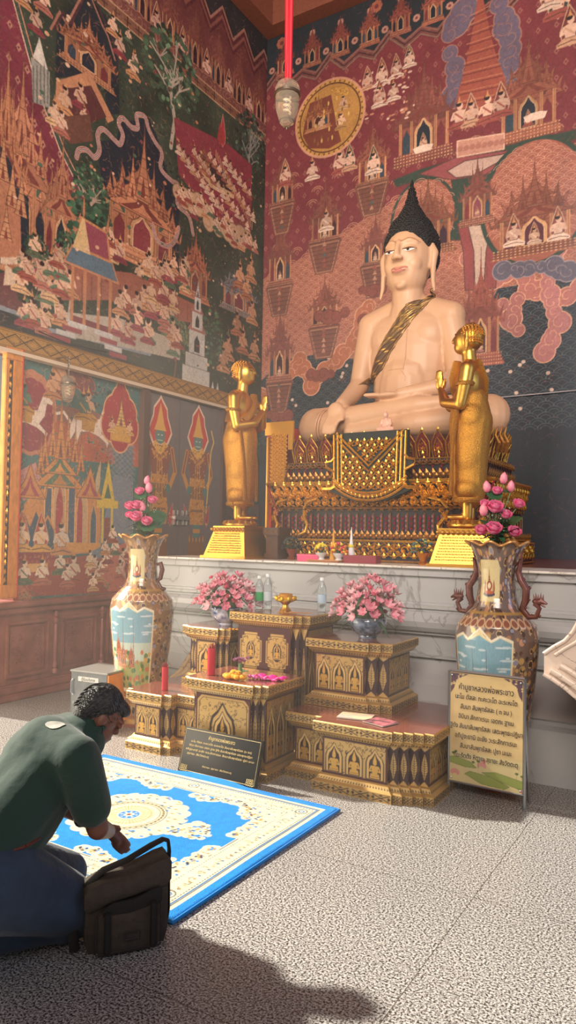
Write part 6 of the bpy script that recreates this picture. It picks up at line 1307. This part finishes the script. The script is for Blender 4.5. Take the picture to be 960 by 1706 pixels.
# ------------------------------------------------------------------ rug
BL, CR, NV = '#1488dc', '#e6dcbc', '#243450'
c = Canvas(-3.61, -1.85, 2.25, 3.64, .0042, BL); U0, U1, V0, V1 = -3.61, -1.85, 2.25, 3.64; UC, VC = -2.73, 2.945
c.rect(U0+.055, U1-.055, V0+.055, V1-.055, CR); 
def frame(d, w, col): 
    for a, b_, e_, f_ in ((U0+d, U1-d, V0+d, V0+d+w), (U0+d, U1-d, V1-d-w, V1-d), (U0+d, U0+d+w, V0+d, V1-d), (U1-d-w, U1-d, V0+d, V1-d)): c.rect(a, b_, e_, f_, col)
frame(.075, .006, NV); frame(.085, .008, '#3c78b4')
def along(d, st):
    o = []
    for k in np.arange(U0+d, U1-d, st): o += [(k, V0+d), (k, V1-d)]
    for k in np.arange(V0+d, V1-d, st): o += [(U0+d, k), (U1-d, k)]
    return o
for u, v in along(.102, .018): c.ell(u, v, .004, .006, NV)
for k, (u, v) in enumerate(along(.155, .034)):
    a = random.uniform(0, 6)
    c.line([(u, v), (u+.022*math.cos(a), v+.022*math.sin(a)), (u+.03*math.cos(a+.6), v+.03*math.sin(a+.6))], .004, random.choice(['#8a7a58', NV, '#b89858'])); c.ell(u+.012, v-.01, .008, .006, random.choice(['#a08850', '#4a6a90', '#c8b080']))
for u, v in ((U1-.15, V1-.15), (U1-.15, V0+.15), (U0+.15, V1-.15), (U0+.15, V0+.15), (UC, V1-.15), (UC, V0+.15)): c.ell(u, v, .034, .034, NV); c.ell(u, v, .028, .028, CR); c.ell(u, v, .018, .018, '#3c78b4'); c.ell(u, v, .01, .01, CR)
for u, v in along(.205, .016): c.ell(u, v, .004, .005, '#5c7088')
frame(.222, .006, NV); c.rect(U0+.235, U1-.235, V0+.235, V1-.235, BL)
def lace(u, v, R_, n=26, sq=1.0):
    for k in range(n):
        a = random.uniform(0, 6.28); r = R_*random.uniform(.1, 1); q = random.uniform(.016, .03)
        c.ell(u+r*math.cos(a), v+r*math.sin(a)*sq, q, q, CR)
    for k in range(n):
        a = random.uniform(0, 6.28); r = R_*random.uniform(0, .9); c.ell(u+r*math.cos(a), v+r*math.sin(a)*sq, .008, .007, random.choice([BL, '#b89858', NV, '#b89858']))
for sx in (-1, 1):
    for sy in (-1, 1):
        cu_, cv = UC+sx*.61, VC+sy*.43
        for t in np.linspace(0, 1, 9): lace(cu_-sx*.5*t, cv+sy*(.01-.03*math.sin(t*9)), .042*(1-.4*t), 14); lace(cu_+sx*.01, cv-sy*.33*t, .04*(1-.3*t), 14)
        lace(cu_-sx*.07, cv-sy*.07, .075, 26)
for sx in (-1, 1): lace(UC+sx*.41, VC+.02, .1, 44); lace(UC+sx*.33, VC-.02, .05, 20)
for k in range(20): a = k*PI/10; c.ell(UC+.27*math.cos(a), VC+.265*math.sin(a), .055, .055, CR)
c.ell(UC, VC, .28, .275, CR)
for k in range(90): a = random.uniform(0, 6.28); r = random.uniform(.2, .31); c.ell(UC+r*math.cos(a), VC+r*math.sin(a), .012, .007, random.choice(['#b89858', '#8a7a58', BL, '#c8b080', '#5c7088']))
for r, col, w_ in ((.2, NV, .005), (.165, NV, .004), (.185, '#b09868', .012), (.12, '#c8a868', .006)): c.ell(UC, VC, r, r, col, ring=w_)
for k in range(40): a = k*PI/20; c.line([(UC+.07*math.cos(a), VC+.07*math.sin(a)), (UC+.13*math.cos(a), VC+.13*math.sin(a))], .006, '#c8a868'); c.ell(UC+.182*math.cos(a), VC+.182*math.sin(a), .006, .006, NV)
c.ell(UC, VC, .055, .055, BL, ring=.01); [c.ell(UC+.035*math.cos(k*PI/4), VC+.035*math.sin(k*PI/4), .011, .011, BL) for k in range(8)]; c.ell(UC, VC, .012, .012, '#8a3c3c')
c.noise(.07, 1.3, 51); c.noise(.05, 6, 52)
rug = thing('rug', 'thick blue and cream rug with a round medallion, under the kneeling person', 'rug', (0, 0, 0))
rgm = paintmat('wool_pile', .95, bump=.9, bs=260)
def fnr(U, V):
    e_ = np.minimum(np.minimum(U-U0, U1-U), np.minimum(V-V0, V1-V)); z = .016*np.clip(e_/.015, 0, 1)**.5+.002*np.sin(U*9)*np.sin(V*7)
    z += .022*np.exp(-((V-3.63)/.03)**2)*np.exp(-((U+2.72)/.26)**4); return U, V+.0*U, z+.003
c.mesh('pile', fnr, rgm, rug, True); g = MB(); g.box(U0, U1, V0, V1, .001, .006); g.build('backing', mat('rug_backing', '#22323c', .9), rug)
g = MB(); g.tube([(U0, V0, .01), (U1, V0, .01), (U1, V1, .01), (U0, V1, .01), (U0, V0, .01)], .009, 6); g.build('bound_edge', mat('rug_edge', '#1a7cc8', .9), rug, True)
# ------------------------------------------------------------------ signs
def place(o, p0, p1, tilt):
    d = Vector((p1[0]-p0[0], p1[1]-p0[1], 0)); o.rotation_euler = (0, 0, math.atan2(d.y, d.x)); return d.length
ink = mat('sign_ink', '#2c2430', .6); steel = mat('brushed_steel', '#a8acb0', .3, .9)
t = thing('prayer_sign', 'tall framed prayer sign with dark script on tan, before the right vase', 'sign', (-1.45, 4.26, 0)); Wd = place(t, (-1.45, 4.26), (-1.01, 4.24), 0); H0, H1 = .06, .72
g = MB(); g.tube([(0, 0, 0), (0, 0, H1)], .009, 4); g.tube([(Wd, 0, 0), (Wd, 0, H1)], .009, 4)
for z in (H0+.02, H1): g.tube([(0, 0, z), (Wd, 0, z)], .009, 4)
g.build('steel_frame', steel, t); 
g = MB(); g.tube([(.01, .0, H1-.02), (.01, .14, 0)], .007, 4); g.build('prop_leg', steel, t); g = MB(); g.tube([(Wd-.01, .0, H1-.02), (Wd-.01, .13, 0)], .007, 4); g.build('prop_leg', steel, t)
c = Canvas(0, Wd, 0, H1-H0, .0035, '#c8ae7c'); hh = H1-H0
c.noise(.06, 14, 61); c.rect(0, Wd, hh*.0, hh*.3, '#c4bc8c', op=.5)
for pts in ([(.0, .13), (.1, .115), (.17, .12), (.13, .15), (.05, .165), (0, .16)], [(.1, .075), (.2, .035), (.33, .03), (.36, .05), (.25, .085), (.13, .095)], [(.2, .1), (.3, .07), (.5, .03), (.56, .05), (.45, .09), (.28, .115)], [(.4, .05), (.5, .02), (.56, .03), (.56, .06)]): c.poly(pts, '#8a9450'); c.loop(pts, .003, '#6a7440')
for u, v in ((.2, .135), (.04, .07), (.45, .03)):
    for k in range(7): a = -1.2+k*.4; c.ell(u+.02*math.sin(a), v+.012*math.cos(a), .009, .014, '#c88a80')
c.ell(.215, .165, .008, .014, '#b86a64')
for u, v in ((.03, .185), (.045, .195), (.15, .15), (.18, .16), (.4, .13), (.43, .12), (.52, .09), (.5, .08)): c.line([(u, v-.04), (u, v)], .002, '#7a8448'); c.ell(u, v, .01, .007, '#5c6a3c')
for sx, u in ((1, .01), (-1, Wd-.01)):
    c.poly([(u, hh-.01), (u+sx*.11, hh-.01), (u+sx*.07, hh-.03), (u+sx*.035, hh-.05), (u+sx*.02, hh-.1), (u, hh-.13)], '#5a4450')
    for k in range(16): a, b_ = random.random()*.08, random.random()*.09; c.ell(u+sx*a, hh-.015-b_*(1-a*9) if a < .1 else 0, .005, .004, '#c8ae7c')
c.rect(0, Wd, 0, .005, '#3a3438'); c.rect(0, Wd, hh-.005, hh, '#3a3438'); c.rect(0, .005, 0, hh, '#3a3438'); c.rect(Wd-.005, Wd, 0, hh, '#3a3438')
bo = MB().box(.008, Wd-.008, -.002, .006, H0+.025, H1-.008).build('backing_board', mat('board_back', '#c8ae7c', .5), t)
c.mesh('printed_face', lambda U, V: (np.clip(U, .008, Wd-.008), -.004+0*U, np.clip(V+H0, H0+.025, H1-.008)), paintmat('print', .35), t)
L8 = ['คำบูชาหลวงพ่อพระขาว', 'นะโม ตัสสะ ภะคะวะโต อะระหะโต', 'สัมมา สัมพุทธัสสะ ( ๓ จบ )', 'อิมินา สักกาเรนะ เอตกะ ฐาเน', 'ฐิตัง สัมมาสัมพุทธัสสะ เสตะพุทธะปฏิมา', 'อภิปูชะยามิ อะยัง วะระสักกาเรนะ', 'สัมมาสัมพุทธัสสะ ปูชา มะมะ', 'ทีฆะรัตตัง หิตายะ สุขายะ สังวัตตะตุ']
WT = [.32, .36, .3, .32, .42, .36, .3, .37]; ms = []
FR = Matrix(((1, 0, 0, 0), (0, 0, -1, 0), (0, 1, 0, 0), (0, 0, 0, 1)))
def fit_text(s_, w_, cx, z, size, y, parent_m=None, xs=None):
    me = text('lettering', s_, size, None, None, Matrix.Identity(4)); xx = [v.co.x for v in me.vertices]; k = w_/(max(xx)-min(xx)); me.transform(Matrix.Diagonal((k, 1, 1, 1)) @ Matrix.Translation((-(max(xx)+min(xx))/2, 0, 0))); me.transform(Matrix.Translation((cx, y, z)) @ FR); return me
for k, (s_, w_) in enumerate(zip(L8, WT)): ms.append(fit_text(s_, w_, Wd/2+(.0 if k != 4 else 0), H1-.088-k*.0565, .047 if k == 0 else .038, -.0056))
o = join_meshes('lettering', ms, ink, t)
bm_ = MB(); [bm_.ell((u, -.008, z), (.006, .004, .006), 8, 5) for u in (.02, Wd-.02) for z in (H0+.04, H1-.025)]; bm_.build('screws', steel, t)
# black slab
t = thing('stone_plaque', 'black stone slab with gold lettering leaning on the low centre table', 'sign', (-2.99, 3.66, .016)); Wd = place(t, (-2.99, 3.665), (-2.40, 3.655), 0); tl_ = math.radians(-16)
Mt = Matrix.Rotation(tl_, 4, 'X'); hh = .27
g = MB(); g.M = Mt; g.bbox(0, Wd, -.008, .012, 0, hh, .002); g.build('slab', mat('black_granite', '#16181a', .18, var=.3, vs=300), t)
gl = mat('gold_lettering', '#d8c084', .4, .3); ms = []
T5 = [('คำบูชาหลวงพ่อพระขาว', .2, .225, .03), ('นะโม ตัสสะ ภะคะวะโต อะระหะโต สัมมาสัมพุทธัสสะ (๓ จบ)', .46, .19, .017), ('อิมินา สักกาเรนะ เอตกะ ฐาเน ฐิตัง สัมมาสัมพุทธัสสะ เสตะพุทธะปฏิมา', .48, .165, .017), ('อภิปูชะยามิ อะยัง วะระสักกาเรนะ สัมมาสัมพุทธัสสะ ปูชา มะมะ', .52, .14, .017), ('สุขายะ สังวัตตะตุ', .17, .115, .017), ('หิตายะ สุขายะ สังวัตตะตุ', .22, .055, .014)]
for k, (s_, w_, z, sz) in enumerate(T5): me = fit_text(s_, w_, Wd/2-(.16 if k == 4 else 0), z, sz, -.0095); me.transform(Mt); ms.append(me)
join_meshes('lettering', ms, gl, t); g = MB(); g.M = Mt
for a, b_ in (((.012, .012), (Wd-.012, .012)), ((Wd-.012, .012), (Wd-.012, hh-.012)), ((Wd-.012, hh-.012), (.012, hh-.012)), ((.012, hh-.012), (.012, .012))): g.tube([(a[0], -.009, a[1]), (b_[0], -.009, b_[1])], .0014, 4)
for sx, u in ((1, .014), (-1, Wd-.014)):
    for k in range(12): r = .018-.001*k; g.tube([(u+sx*(.012+.013*(k % 4)+r*math.cos(q)*.5), -.01, .016+.012*(k//4)+r*.5*math.sin(q)) for q in np.linspace(0, 5, 6)], .0018, 4)
g.build('border_and_corners', gl, t)
# ------------------------------------------------------------------ donation cabinet
t = thing('donation_box', 'small steel donation cabinet with painted orange glare on one side, beside the left vase', 'box', (-4.35, 4.02, 0), .12)
MB().bbox(0, .34, 0, .34, .05, .43, .004).build('cabinet', mat('galvanised_steel', '#8c9092', .35, .7, var=.15, vs=10), t)
MB().bbox(-.008, .348, -.008, .348, .43, .445, .004).build('lid', mat('steel_lid', '#b8b8b4', .3, .7), t); MB().box(.34, .352, .004, .336, .055, .428).build('painted_glare_side', mat('painted_glare', '#d8822c', .35, var=.2, vs=6), t)  # orange plate paints reflected gold glare onto the steel side
g = MB(); g.tube([(.03, -.01, .38), (.015, -.014, .36), (.015, -.014, .28), (.03, -.01, .26)], .006, 6); g.build('handle', steel, t, True); kh = MB().lathe([(.012, 0), (.012, .01)], 12).build('keyhole', steel, t, loc=(.03, .004, .2)); kh.rotation_euler = (PI/2, 0, 0)
MB().box(.07, .26, -.003, 0, .365, .40).build('label_plate', mat('label_white', '#d8d8d0', .4), t); ms = [text('lettering', 'ตู้รับบริจาค', .03, None, None, Matrix.Translation((.165, -.0036, .38)) @ FR, sx=1.0)]; join_meshes('lettering', ms, ink, t)
MB().bbox(.01, .33, .01, .33, 0, .05, .003).build('wooden_base', mat('base_wood', '#b88448', .4), t)
# ------------------------------------------------------------------ lamps and cable
cg_ = mat('lamp_glass', '#e8d8c0', .1, trans=.85); cg_.node_tree.nodes['Principled BSDF'].inputs['IOR'].default_value = 1.15
brass = mat('lamp_brass', '#6a5a4c', .35, .7); redr = mat('ribbon_red', '#b01828', .6)
def lantern(label, loc, sc, ribbon=None):
    t = thing('glass_lantern', label, 'lamp', loc, 0); s_ = sc
    tg = MB().lathe([(.075*s_, 0), (.082*s_, .02*s_), (.085*s_, .08*s_), (.075*s_, .14*s_), (.05*s_, .18*s_), (.02*s_, .2*s_)][::-1], 24, (0, 0, 0)).build('top_globe', cg_, t, True, loc=(0, 0, .0))
    tg.scale = (1, 1, .55); tg.location.z = .21*s_
    MB().lathe([(.004, 0), (.03*s_, .004*s_), (.052*s_, .03*s_), (.062*s_, .07*s_), (.078*s_, .12*s_), (.082*s_, .2*s_), (.08*s_, .22*s_)], 24).build('glass_shade', cg_, t, True)
    MB().lathe([(.083*s_, .205*s_), (.09*s_, .21*s_), (.09*s_, .225*s_), (.083*s_, .23*s_)], 24, cap=False).build('metal_collar', brass, t, True); MB().lathe([(.02*s_, .28*s_), (.035*s_, .26*s_), (.05*s_, .22*s_), (.02*s_, .2*s_)], 16).build('lamp_holder', brass, t, True)
    g = MB(); g.tube([(.018*s_*math.cos(a), .018*s_*math.sin(a), .2*s_-.0055*s_*a/1.0) for a in np.linspace(0, 20, 60)], .007*s_, 6); g.build('spiral_bulb', mat('bulb_white', '#f0e4cc', .3), t, True)
    g = MB(); g.ell((0, 0, -.012*s_), (.008*s_, .008*s_, .014*s_)); g.lathe([(.045*s_, .03*s_), (.054*s_, .035*s_), (.05*s_, .042*s_)], 16, cap=False); g.build('finial', brass, t, True); return t
dz = 8.67-4.26
t = lantern('glass lantern hanging from a long red ribbon left of the round medallion', (-2.61, 4.2, 4.27), 1.0)
g = MB(); pts = [(0, 0, .3), (.01, 0, 1.0), (.02, 0, 2.0), (.03, 0, dz)]; 
for dx in (-.018, 0, .018): g.tube([(p[0]+dx*(1+.3*math.sin(i*2+dx*90)), p[1]+.01*math.sin(dx*200+i), p[2]) for i, p in enumerate(pts)], [.012, .017, .016, .016], 8)
g.build('red_ribbon', redr, t, True)
t = lantern('small glass wall lantern hanging below the gold cornice over the lower mural', (-5.3, 4.77, 2.69), .8); g = MB(); g.tube([(0, 0, .2), (0, 0, .42), (-.05, 0, .43), (-.2, 0, .43)], .009, 6)
for k in range(7): g.ell((0, 0, .24+.03*k), (.012, .008, .016), 6, 5)
g.build('chain_bracket', brass, t, True)
g = MB(); g.tube([(-5.4, 4.5, 3.3), (-5.42, 4.9, 3.27), (-5.4, 5.35, 3.3)], .006, 5); tag(g.build('wiring', mat('cable_black', '#1c1818', .6)), 'dark bundled wire lying along the left gold cornice', 'wire')
g = MB(); g.tube([(-2.3, 8.33, 3.09), (-1.5, 8.33, 3.10), (1.0, 8.33, 3.12)], .006, 5); tag(g.build('cable', mat('cable_pale', '#b8b0b0', .5)), 'thin pale cable stretched along the dark rear wall at right', 'cable')
# ------------------------------------------------------------------ kneeling person
pe = thing('person', 'kneeling person in dark green polo shirt and jeans bowing over joined hands', 'person', (0, 0, 0))
fv, rv = Vector((.6, .8, 0)), Vector((.8, -.6, 0)); Vz = Vector((0, 0, 1))
PEL = Vector((-2.22, 1.70, .33)); CH = Vector((-2.17, 1.9, .64)); NB = Vector((-2.1, 2.03, .785)); HD = Vector((-2.075, 2.075, .80))
shR = Vector((-1.985, 1.87, .70)); shL = Vector((-2.27, 2.09, .70)); elR = Vector((-1.965, 1.96, .435)); wrR = Vector((-2.06, 2.11, .355)); elL = Vector((-2.43, 2.12, .40)); wrL = Vector((-2.25, 2.19, .335))
fd = Vector((.42, .5, -.62)).normalized(); up = Vector((.35, .5, .78)); up = (up-fd*up.dot(fd)).normalized(); sd = fd.cross(up); HM = Matrix((sd, fd, up)).transposed()
hp = lambda a, b_, c_: HD+HM @ Vector((a, b_, c_))
HN = Vector((-2.115, 2.165, .325)); hdv = Vector((.05, .06, -.085)).normalized()
sk = [('e', tuple(hp(0, -.01, .01)), (.066, .082, .09), HM), ('e', tuple(hp(0, .03, -.05)), (.052, .058, .058), HM), ('t', [(tuple(hp(0, .07, .02)), .008), (tuple(hp(0, .088, -.012)), .011)]), ('e', tuple(hp(0, .08, -.045)), (.024, .012, .009), HM), ('e', tuple(hp(0, .07, -.085)), (.02, .018, .016), HM), ('e', tuple(hp(0, .07, .03)), (.05, .014, .012), HM)]
for s_ in (-1, 1): sk += [('e', tuple(hp(s_*.068, .0, -.01)), (.008, .016, .026), HM), ('e', tuple(hp(s_*.028, .078, .012)), (.014, .008, .008), HM)]
sk += [('t', [(tuple(NB-Vector((0, 0, .03))), .055), (tuple(hp(0, -.035, -.04)), .05)]), ('t', [(tuple(PEL), .13), (tuple(CH), .14), (tuple(NB-Vector((0, 0, .05))), .07)])]
sk += [('t', [(tuple(shR), .05), (tuple(elR), .04), (tuple(wrR), .028), (tuple(HN), .022)]), ('t', [(tuple(shL), .05), (tuple(elL), .04), (tuple(wrL), .027), (tuple(HN), .022)])]
for s_ in (-1, 1):
    hs_ = rv*(.011*s_)
    sk.append(('t', [(tuple(HN+hs_), .018), (tuple(HN+hs_+hdv*.05), .019)]))
    for k in range(4):
        q = Vector((0, 0, 1)).cross(hdv).cross(hdv).normalized() if False else (fv*.5+Vz*.6).normalized()
        b0 = HN+hs_+hdv*.05+q*(.014*(k-1.5)); L = (.05, .062, .066, .055)[k]
        sk.append(('t', [(tuple(b0), .0088), (tuple(b0+hdv*L*.55+rv*.002*s_), .0082), (tuple(b0+hdv*L-rv*.004*s_), .0065)]))
    sk.append(('t', [(tuple(HN+hs_+(fv*.5+Vz*.6)*.02), .011), (tuple(HN+hs_+(fv*.5+Vz*.6)*.045+hdv*.03), .0085)]))
sk += [('t', [(tuple(PEL+rv*.09), .1), (-2.1, 2.0, .1) and ((-2.08, 1.99, .1), .06), ((-2.33, 1.68, .06), .04), ((-2.44, 1.55, .04), .03)]), ('t', [(tuple(PEL-rv*.09), .1), ((-2.34, 2.17, .1), .06), ((-2.57, 1.86, .06), .04), ((-2.68, 1.72, .04), .03)])]
skin = mat('skin', '#74493a', .5, var=.06, vs=10)
blob('body', sk, .0058, skin, pe, 3)
shirt = [('t', [(tuple(PEL+Vz*.10+fv*.02), .155), (tuple((PEL+CH)/2+Vz*.02-fv*.01), .165), (tuple(CH+Vz*.0), .155), (tuple(NB-Vz*.07-fv*.03), .1)]), ('t', [(tuple(shR), .082), (tuple(CH+Vz*.05), .13), (tuple(shL), .082)]),
         ('t', [(tuple(shR), .085), (tuple(shR+(elR-shR)*.35), .079), (tuple(shR+(elR-shR)*.68), .073)]), ('t', [(tuple(shL), .08), (tuple(shL+(elL-shL)*.6), .07)]), ('e', tuple(CH-rv*.0+Vz*.0), (.18, .16, .16)), ('t', [(tuple(CH+rv*.07), .12), (tuple(PEL+rv*.07+Vz*.11), .125)]), ('t', [(tuple(CH-rv*.08), .12), (tuple(PEL-rv*.07+Vz*.11), .12)]), ('t', [(tuple(NB-Vz*.06-fv*.02), .085), (tuple(NB-Vz*.02), .064)])]
shm_ = mat('polo_green', '#15332a', .85, bump=1.0, bs=7, sheen=.2)
sh = blob('polo_shirt', shirt, .009, shm_, pe, 6)
g = MB(); g.tube([tuple(NB-Vz*.012+Vector((.064*math.cos(a)*1, .064*math.sin(a), .012*math.sin(a-.9)))) for a in np.linspace(0, 2*PI, 20)], .014, 8); g.build('collar', shm_, sh, True)
TS = bvh(sh); g = MB()
def onto(px, py, off=.002):
    d = ray(px, py).normalized(); h = TS.ray_cast(CAM, d); return tuple(h[0]+h[1]*off) if h[0] is not None else None
ctr = TS.ray_cast(CAM, ray(92, 1208).normalized())
if ctr[0] is not None:
    nn = ctr[1]; ta = nn.orthogonal().normalized(); tb_ = nn.cross(ta); vs = [tuple(ctr[0]+nn*.003)]
    for k in range(18):
        a = 2*PI*k/18; r = .034*(1+.12*math.sin(3*a)); p = ctr[0]+ta*r*math.cos(a)+tb_*r*.75*math.sin(a); h = TS.find_nearest(p); vs.append(tuple(h[0]+h[1]*.003))
    g.add(vs, [(0, 1+k, 1+(k+1) % 18) for k in range(18)]); g.build('pale_print', mat('print_grey', '#a8a8a0', .7), sh)
jn = [('t', [(tuple(PEL+Vz*.06), .165), (tuple(PEL-Vz*.06-fv*.03), .18)]), ('t', [(tuple(PEL+rv*.09+Vz*.02), .15), ((-2.10, 1.93, .15), .11)]), ('t', [(tuple(PEL+rv*.1-Vz*.03), .14), ((-2.075, 1.985, .11), .09), ((-2.10, 1.93, .075), .07)]), ('t', [(tuple(PEL-rv*.1-Vz*.03), .125), ((-2.34, 2.17, .11), .08)]),
      ('t', [((-2.075, 1.985, .085), .075), ((-2.2, 1.81, .075), .07), ((-2.34, 1.62, .06), .055)]), ('t', [((-2.34, 2.17, .085), .075), ((-2.57, 1.86, .07), .062)]), ('e', tuple(PEL+rv*.07-fv*.1-Vz*.04), (.14, .14, .14))]
jeans = blob('jeans', jn, .01, mat('denim', '#27364a', .85, var=.2, vs=9, bump=1.0, bs=11, sheen=.1), pe, 5)
g = MB(); g.tube([tuple(PEL+Vz*.115+Vector((.17*math.cos(a), .17*math.sin(a), 0))) for a in np.linspace(0, 2*PI, 28)], .02, 8, .5); g.build('belt', mat('belt_brown', '#6a3428', .5), pe, True)
hairp = [('e', tuple(hp(0, -.028, .028)), (.073, .08, .084), HM), ('e', tuple(hp(0, -.05, -.02)), (.062, .05, .062), HM), ('e', tuple(hp(0, .035, .066)), (.054, .046, .03), HM)]
hh_ = blob('hair', hairp, .006, mat('short_dark_hair', '#1d1c1c', .55, col2='#3a3a3a', vs=60, bump=.8, bs=80), pe, 2)
g = MB(); vsl = list(hh_.data.vertices)
for v_ in vsl[::5]:
    p = v_.co
    if (p-HD).dot(fd) > .035 or (p-HD).dot(up) < -.03: continue
    dr = (v_.normal*.12+HM @ Vector((0, .8, -.1))*(1 if (p-HD).dot(fd) > -.02 else -.2)+HM @ Vector((0, 0, -.35))).normalized(); g.tube([p, p+dr*.009+v_.normal*.001, p+dr*.018-v_.normal*.001], [.002, .0016, .0005], 3)
g.build('hair_strands', mat('strands', '#2a2928', .5, col2='#55534f', vs=50), hh_, fix=False)
g = MB(); d_ = (HN-wrL).normalized(); a_ = d_.orthogonal().normalized(); b_ = d_.cross(a_); cW = wrL+(elL-wrL)*.12; g.tube([tuple(cW+(a_*math.cos(q)+b_*math.sin(q))*.032) for q in np.linspace(0, 2*PI, 17)], .009, 6, 1.3); g.build('watch_strap', mat('watch_black', '#141414', .4), pe, True)
g = MB(); g.ell(tuple(cW+Vector((0, 0, .036))), (.02, .02, .008), 12, 6); g.build('watch_case', mat('watch_case', '#3a3a3c', .3, .6), pe, True)
for q in ((-2.44, 1.52, .045), (-2.68, 1.69, .045)):
    g = MB(); g.ell(q, (.045, .05, .04), 12, 8); g.ell((q[0]-.05, q[1]-.07, .03), (.04, .05, .028), 12, 8); g.build('sock', mat('sock_grey', '#3a3c40', .9), pe, True)
# ------------------------------------------------------------------ messenger bag
bg = thing('messenger_bag', 'dark brown messenger bag standing on the floor at the rug corner', 'bag', (-1.955, 1.905, 0), math.atan2(.215, .16)); LB = .275
cnv = mat('bag_canvas', '#40362e', .85, var=.15, vs=40, bump=.3, bs=300); cnd = mat('bag_dark', '#1c1816', .8, bump=.3, bs=200); bg.scale = (1.08, 1.0, 1.0); rim = mat('bag_piping', '#2c2622', .7)
def bagbox(g, x0, x1, y0, y1, zl0, zl1, zr0, zr1, b_=.012):
    n = 6; vs = []; 
    bm = bmesh.new(); bmesh.ops.create_cube(bm, size=1.0); bmesh.ops.subdivide_edges(bm, edges=list(bm.edges), cuts=5, use_grid_fill=True)
    for v in bm.verts:
        u, w_, z = v.co.x+.5, v.co.y, v.co.z+.5; bul = math.sin(PI*u)**.6*math.sin(PI*z)**.6
        y = (y0+y1)/2+w_*(y1-y0)*(.72+.28*bul+.0*z); zz_ = (zl0+(zr0-zl0)*u)*(1-z)+(zl1+(zr1-zl1)*u)*z+.006*math.sin(u*9)*z
        v.co = Vector((x0+(x1-x0)*u+(.012 if abs(u-.5) > .49 and abs(z-.5) > .49 else 0)*(-1 if u > .5 else 1), y, zz_))
    bm.verts.index_update(); g.add([v.co[:] for v in bm.verts], [[v.index for v in f.verts] for f in bm.faces]); bm.free()
g = MB(); bagbox(g, 0, LB, .01, .13, .0, .215, .0, .285); g.build('bag_body', cnv, bg, True)
g = MB(); bagbox(g, .03, LB-.035, -.025, .03, .008, .15, .008, .17); g.build('front_pocket', cnv, bg, True)
g = MB(); bagbox(g, -.006, LB+.006, -.014, .135, .155, .232, .215, .305); g.build('flap', cnv, bg, True)
g = MB(); bagbox(g, .05, LB-.03, -.02, -.008, .12, .175, .16, .215); g.build('pocket_opening', cnd, bg, True)
g = MB(); g.bbox(.055, .075, -.034, -.018, .02, .16, .003); g.build('buckle_strap', cnd, bg); g = MB(); g.bbox(.205, .225, -.034, -.018, .02, .175, .003); g.build('buckle_strap', cnd, bg)
g = MB(); g.tube([(.03, -.024, .15), (.03, -.026, .02), (LB-.035, -.026, .02), (LB-.035, -.024, .17)], .003, 5); g.tube([(.12, -.034, .06), (.17, -.034, .06), (.17, -.034, .085), (.12, -.034, .085), (.12, -.034, .06)], .0025, 5); g.build('piping', rim, bg, True)
g = MB(); g.tube([(.0, .07, .22), (.06, .07, .27), (.14, .07, .295), (.22, .07, .335), (.262, .07, .352), (.28, .07, .345), (.285, .07, .31), (.283, .07, .25), (.285, .07, .1), (.275, .07, .02)], [.024, .024, .022, .022, .02, .02, .02, .02, .02, .02], 8, .3); g.build('shoulder_strap', cnd, bg, True)
g = MB(); g.tube([(-.005, .07, .2), (-.03, .06, .14), (-.035, .05, .07), (-.03, .05, .01)], .016, 8, .3); g.build('side_strap', cnd, bg, True)
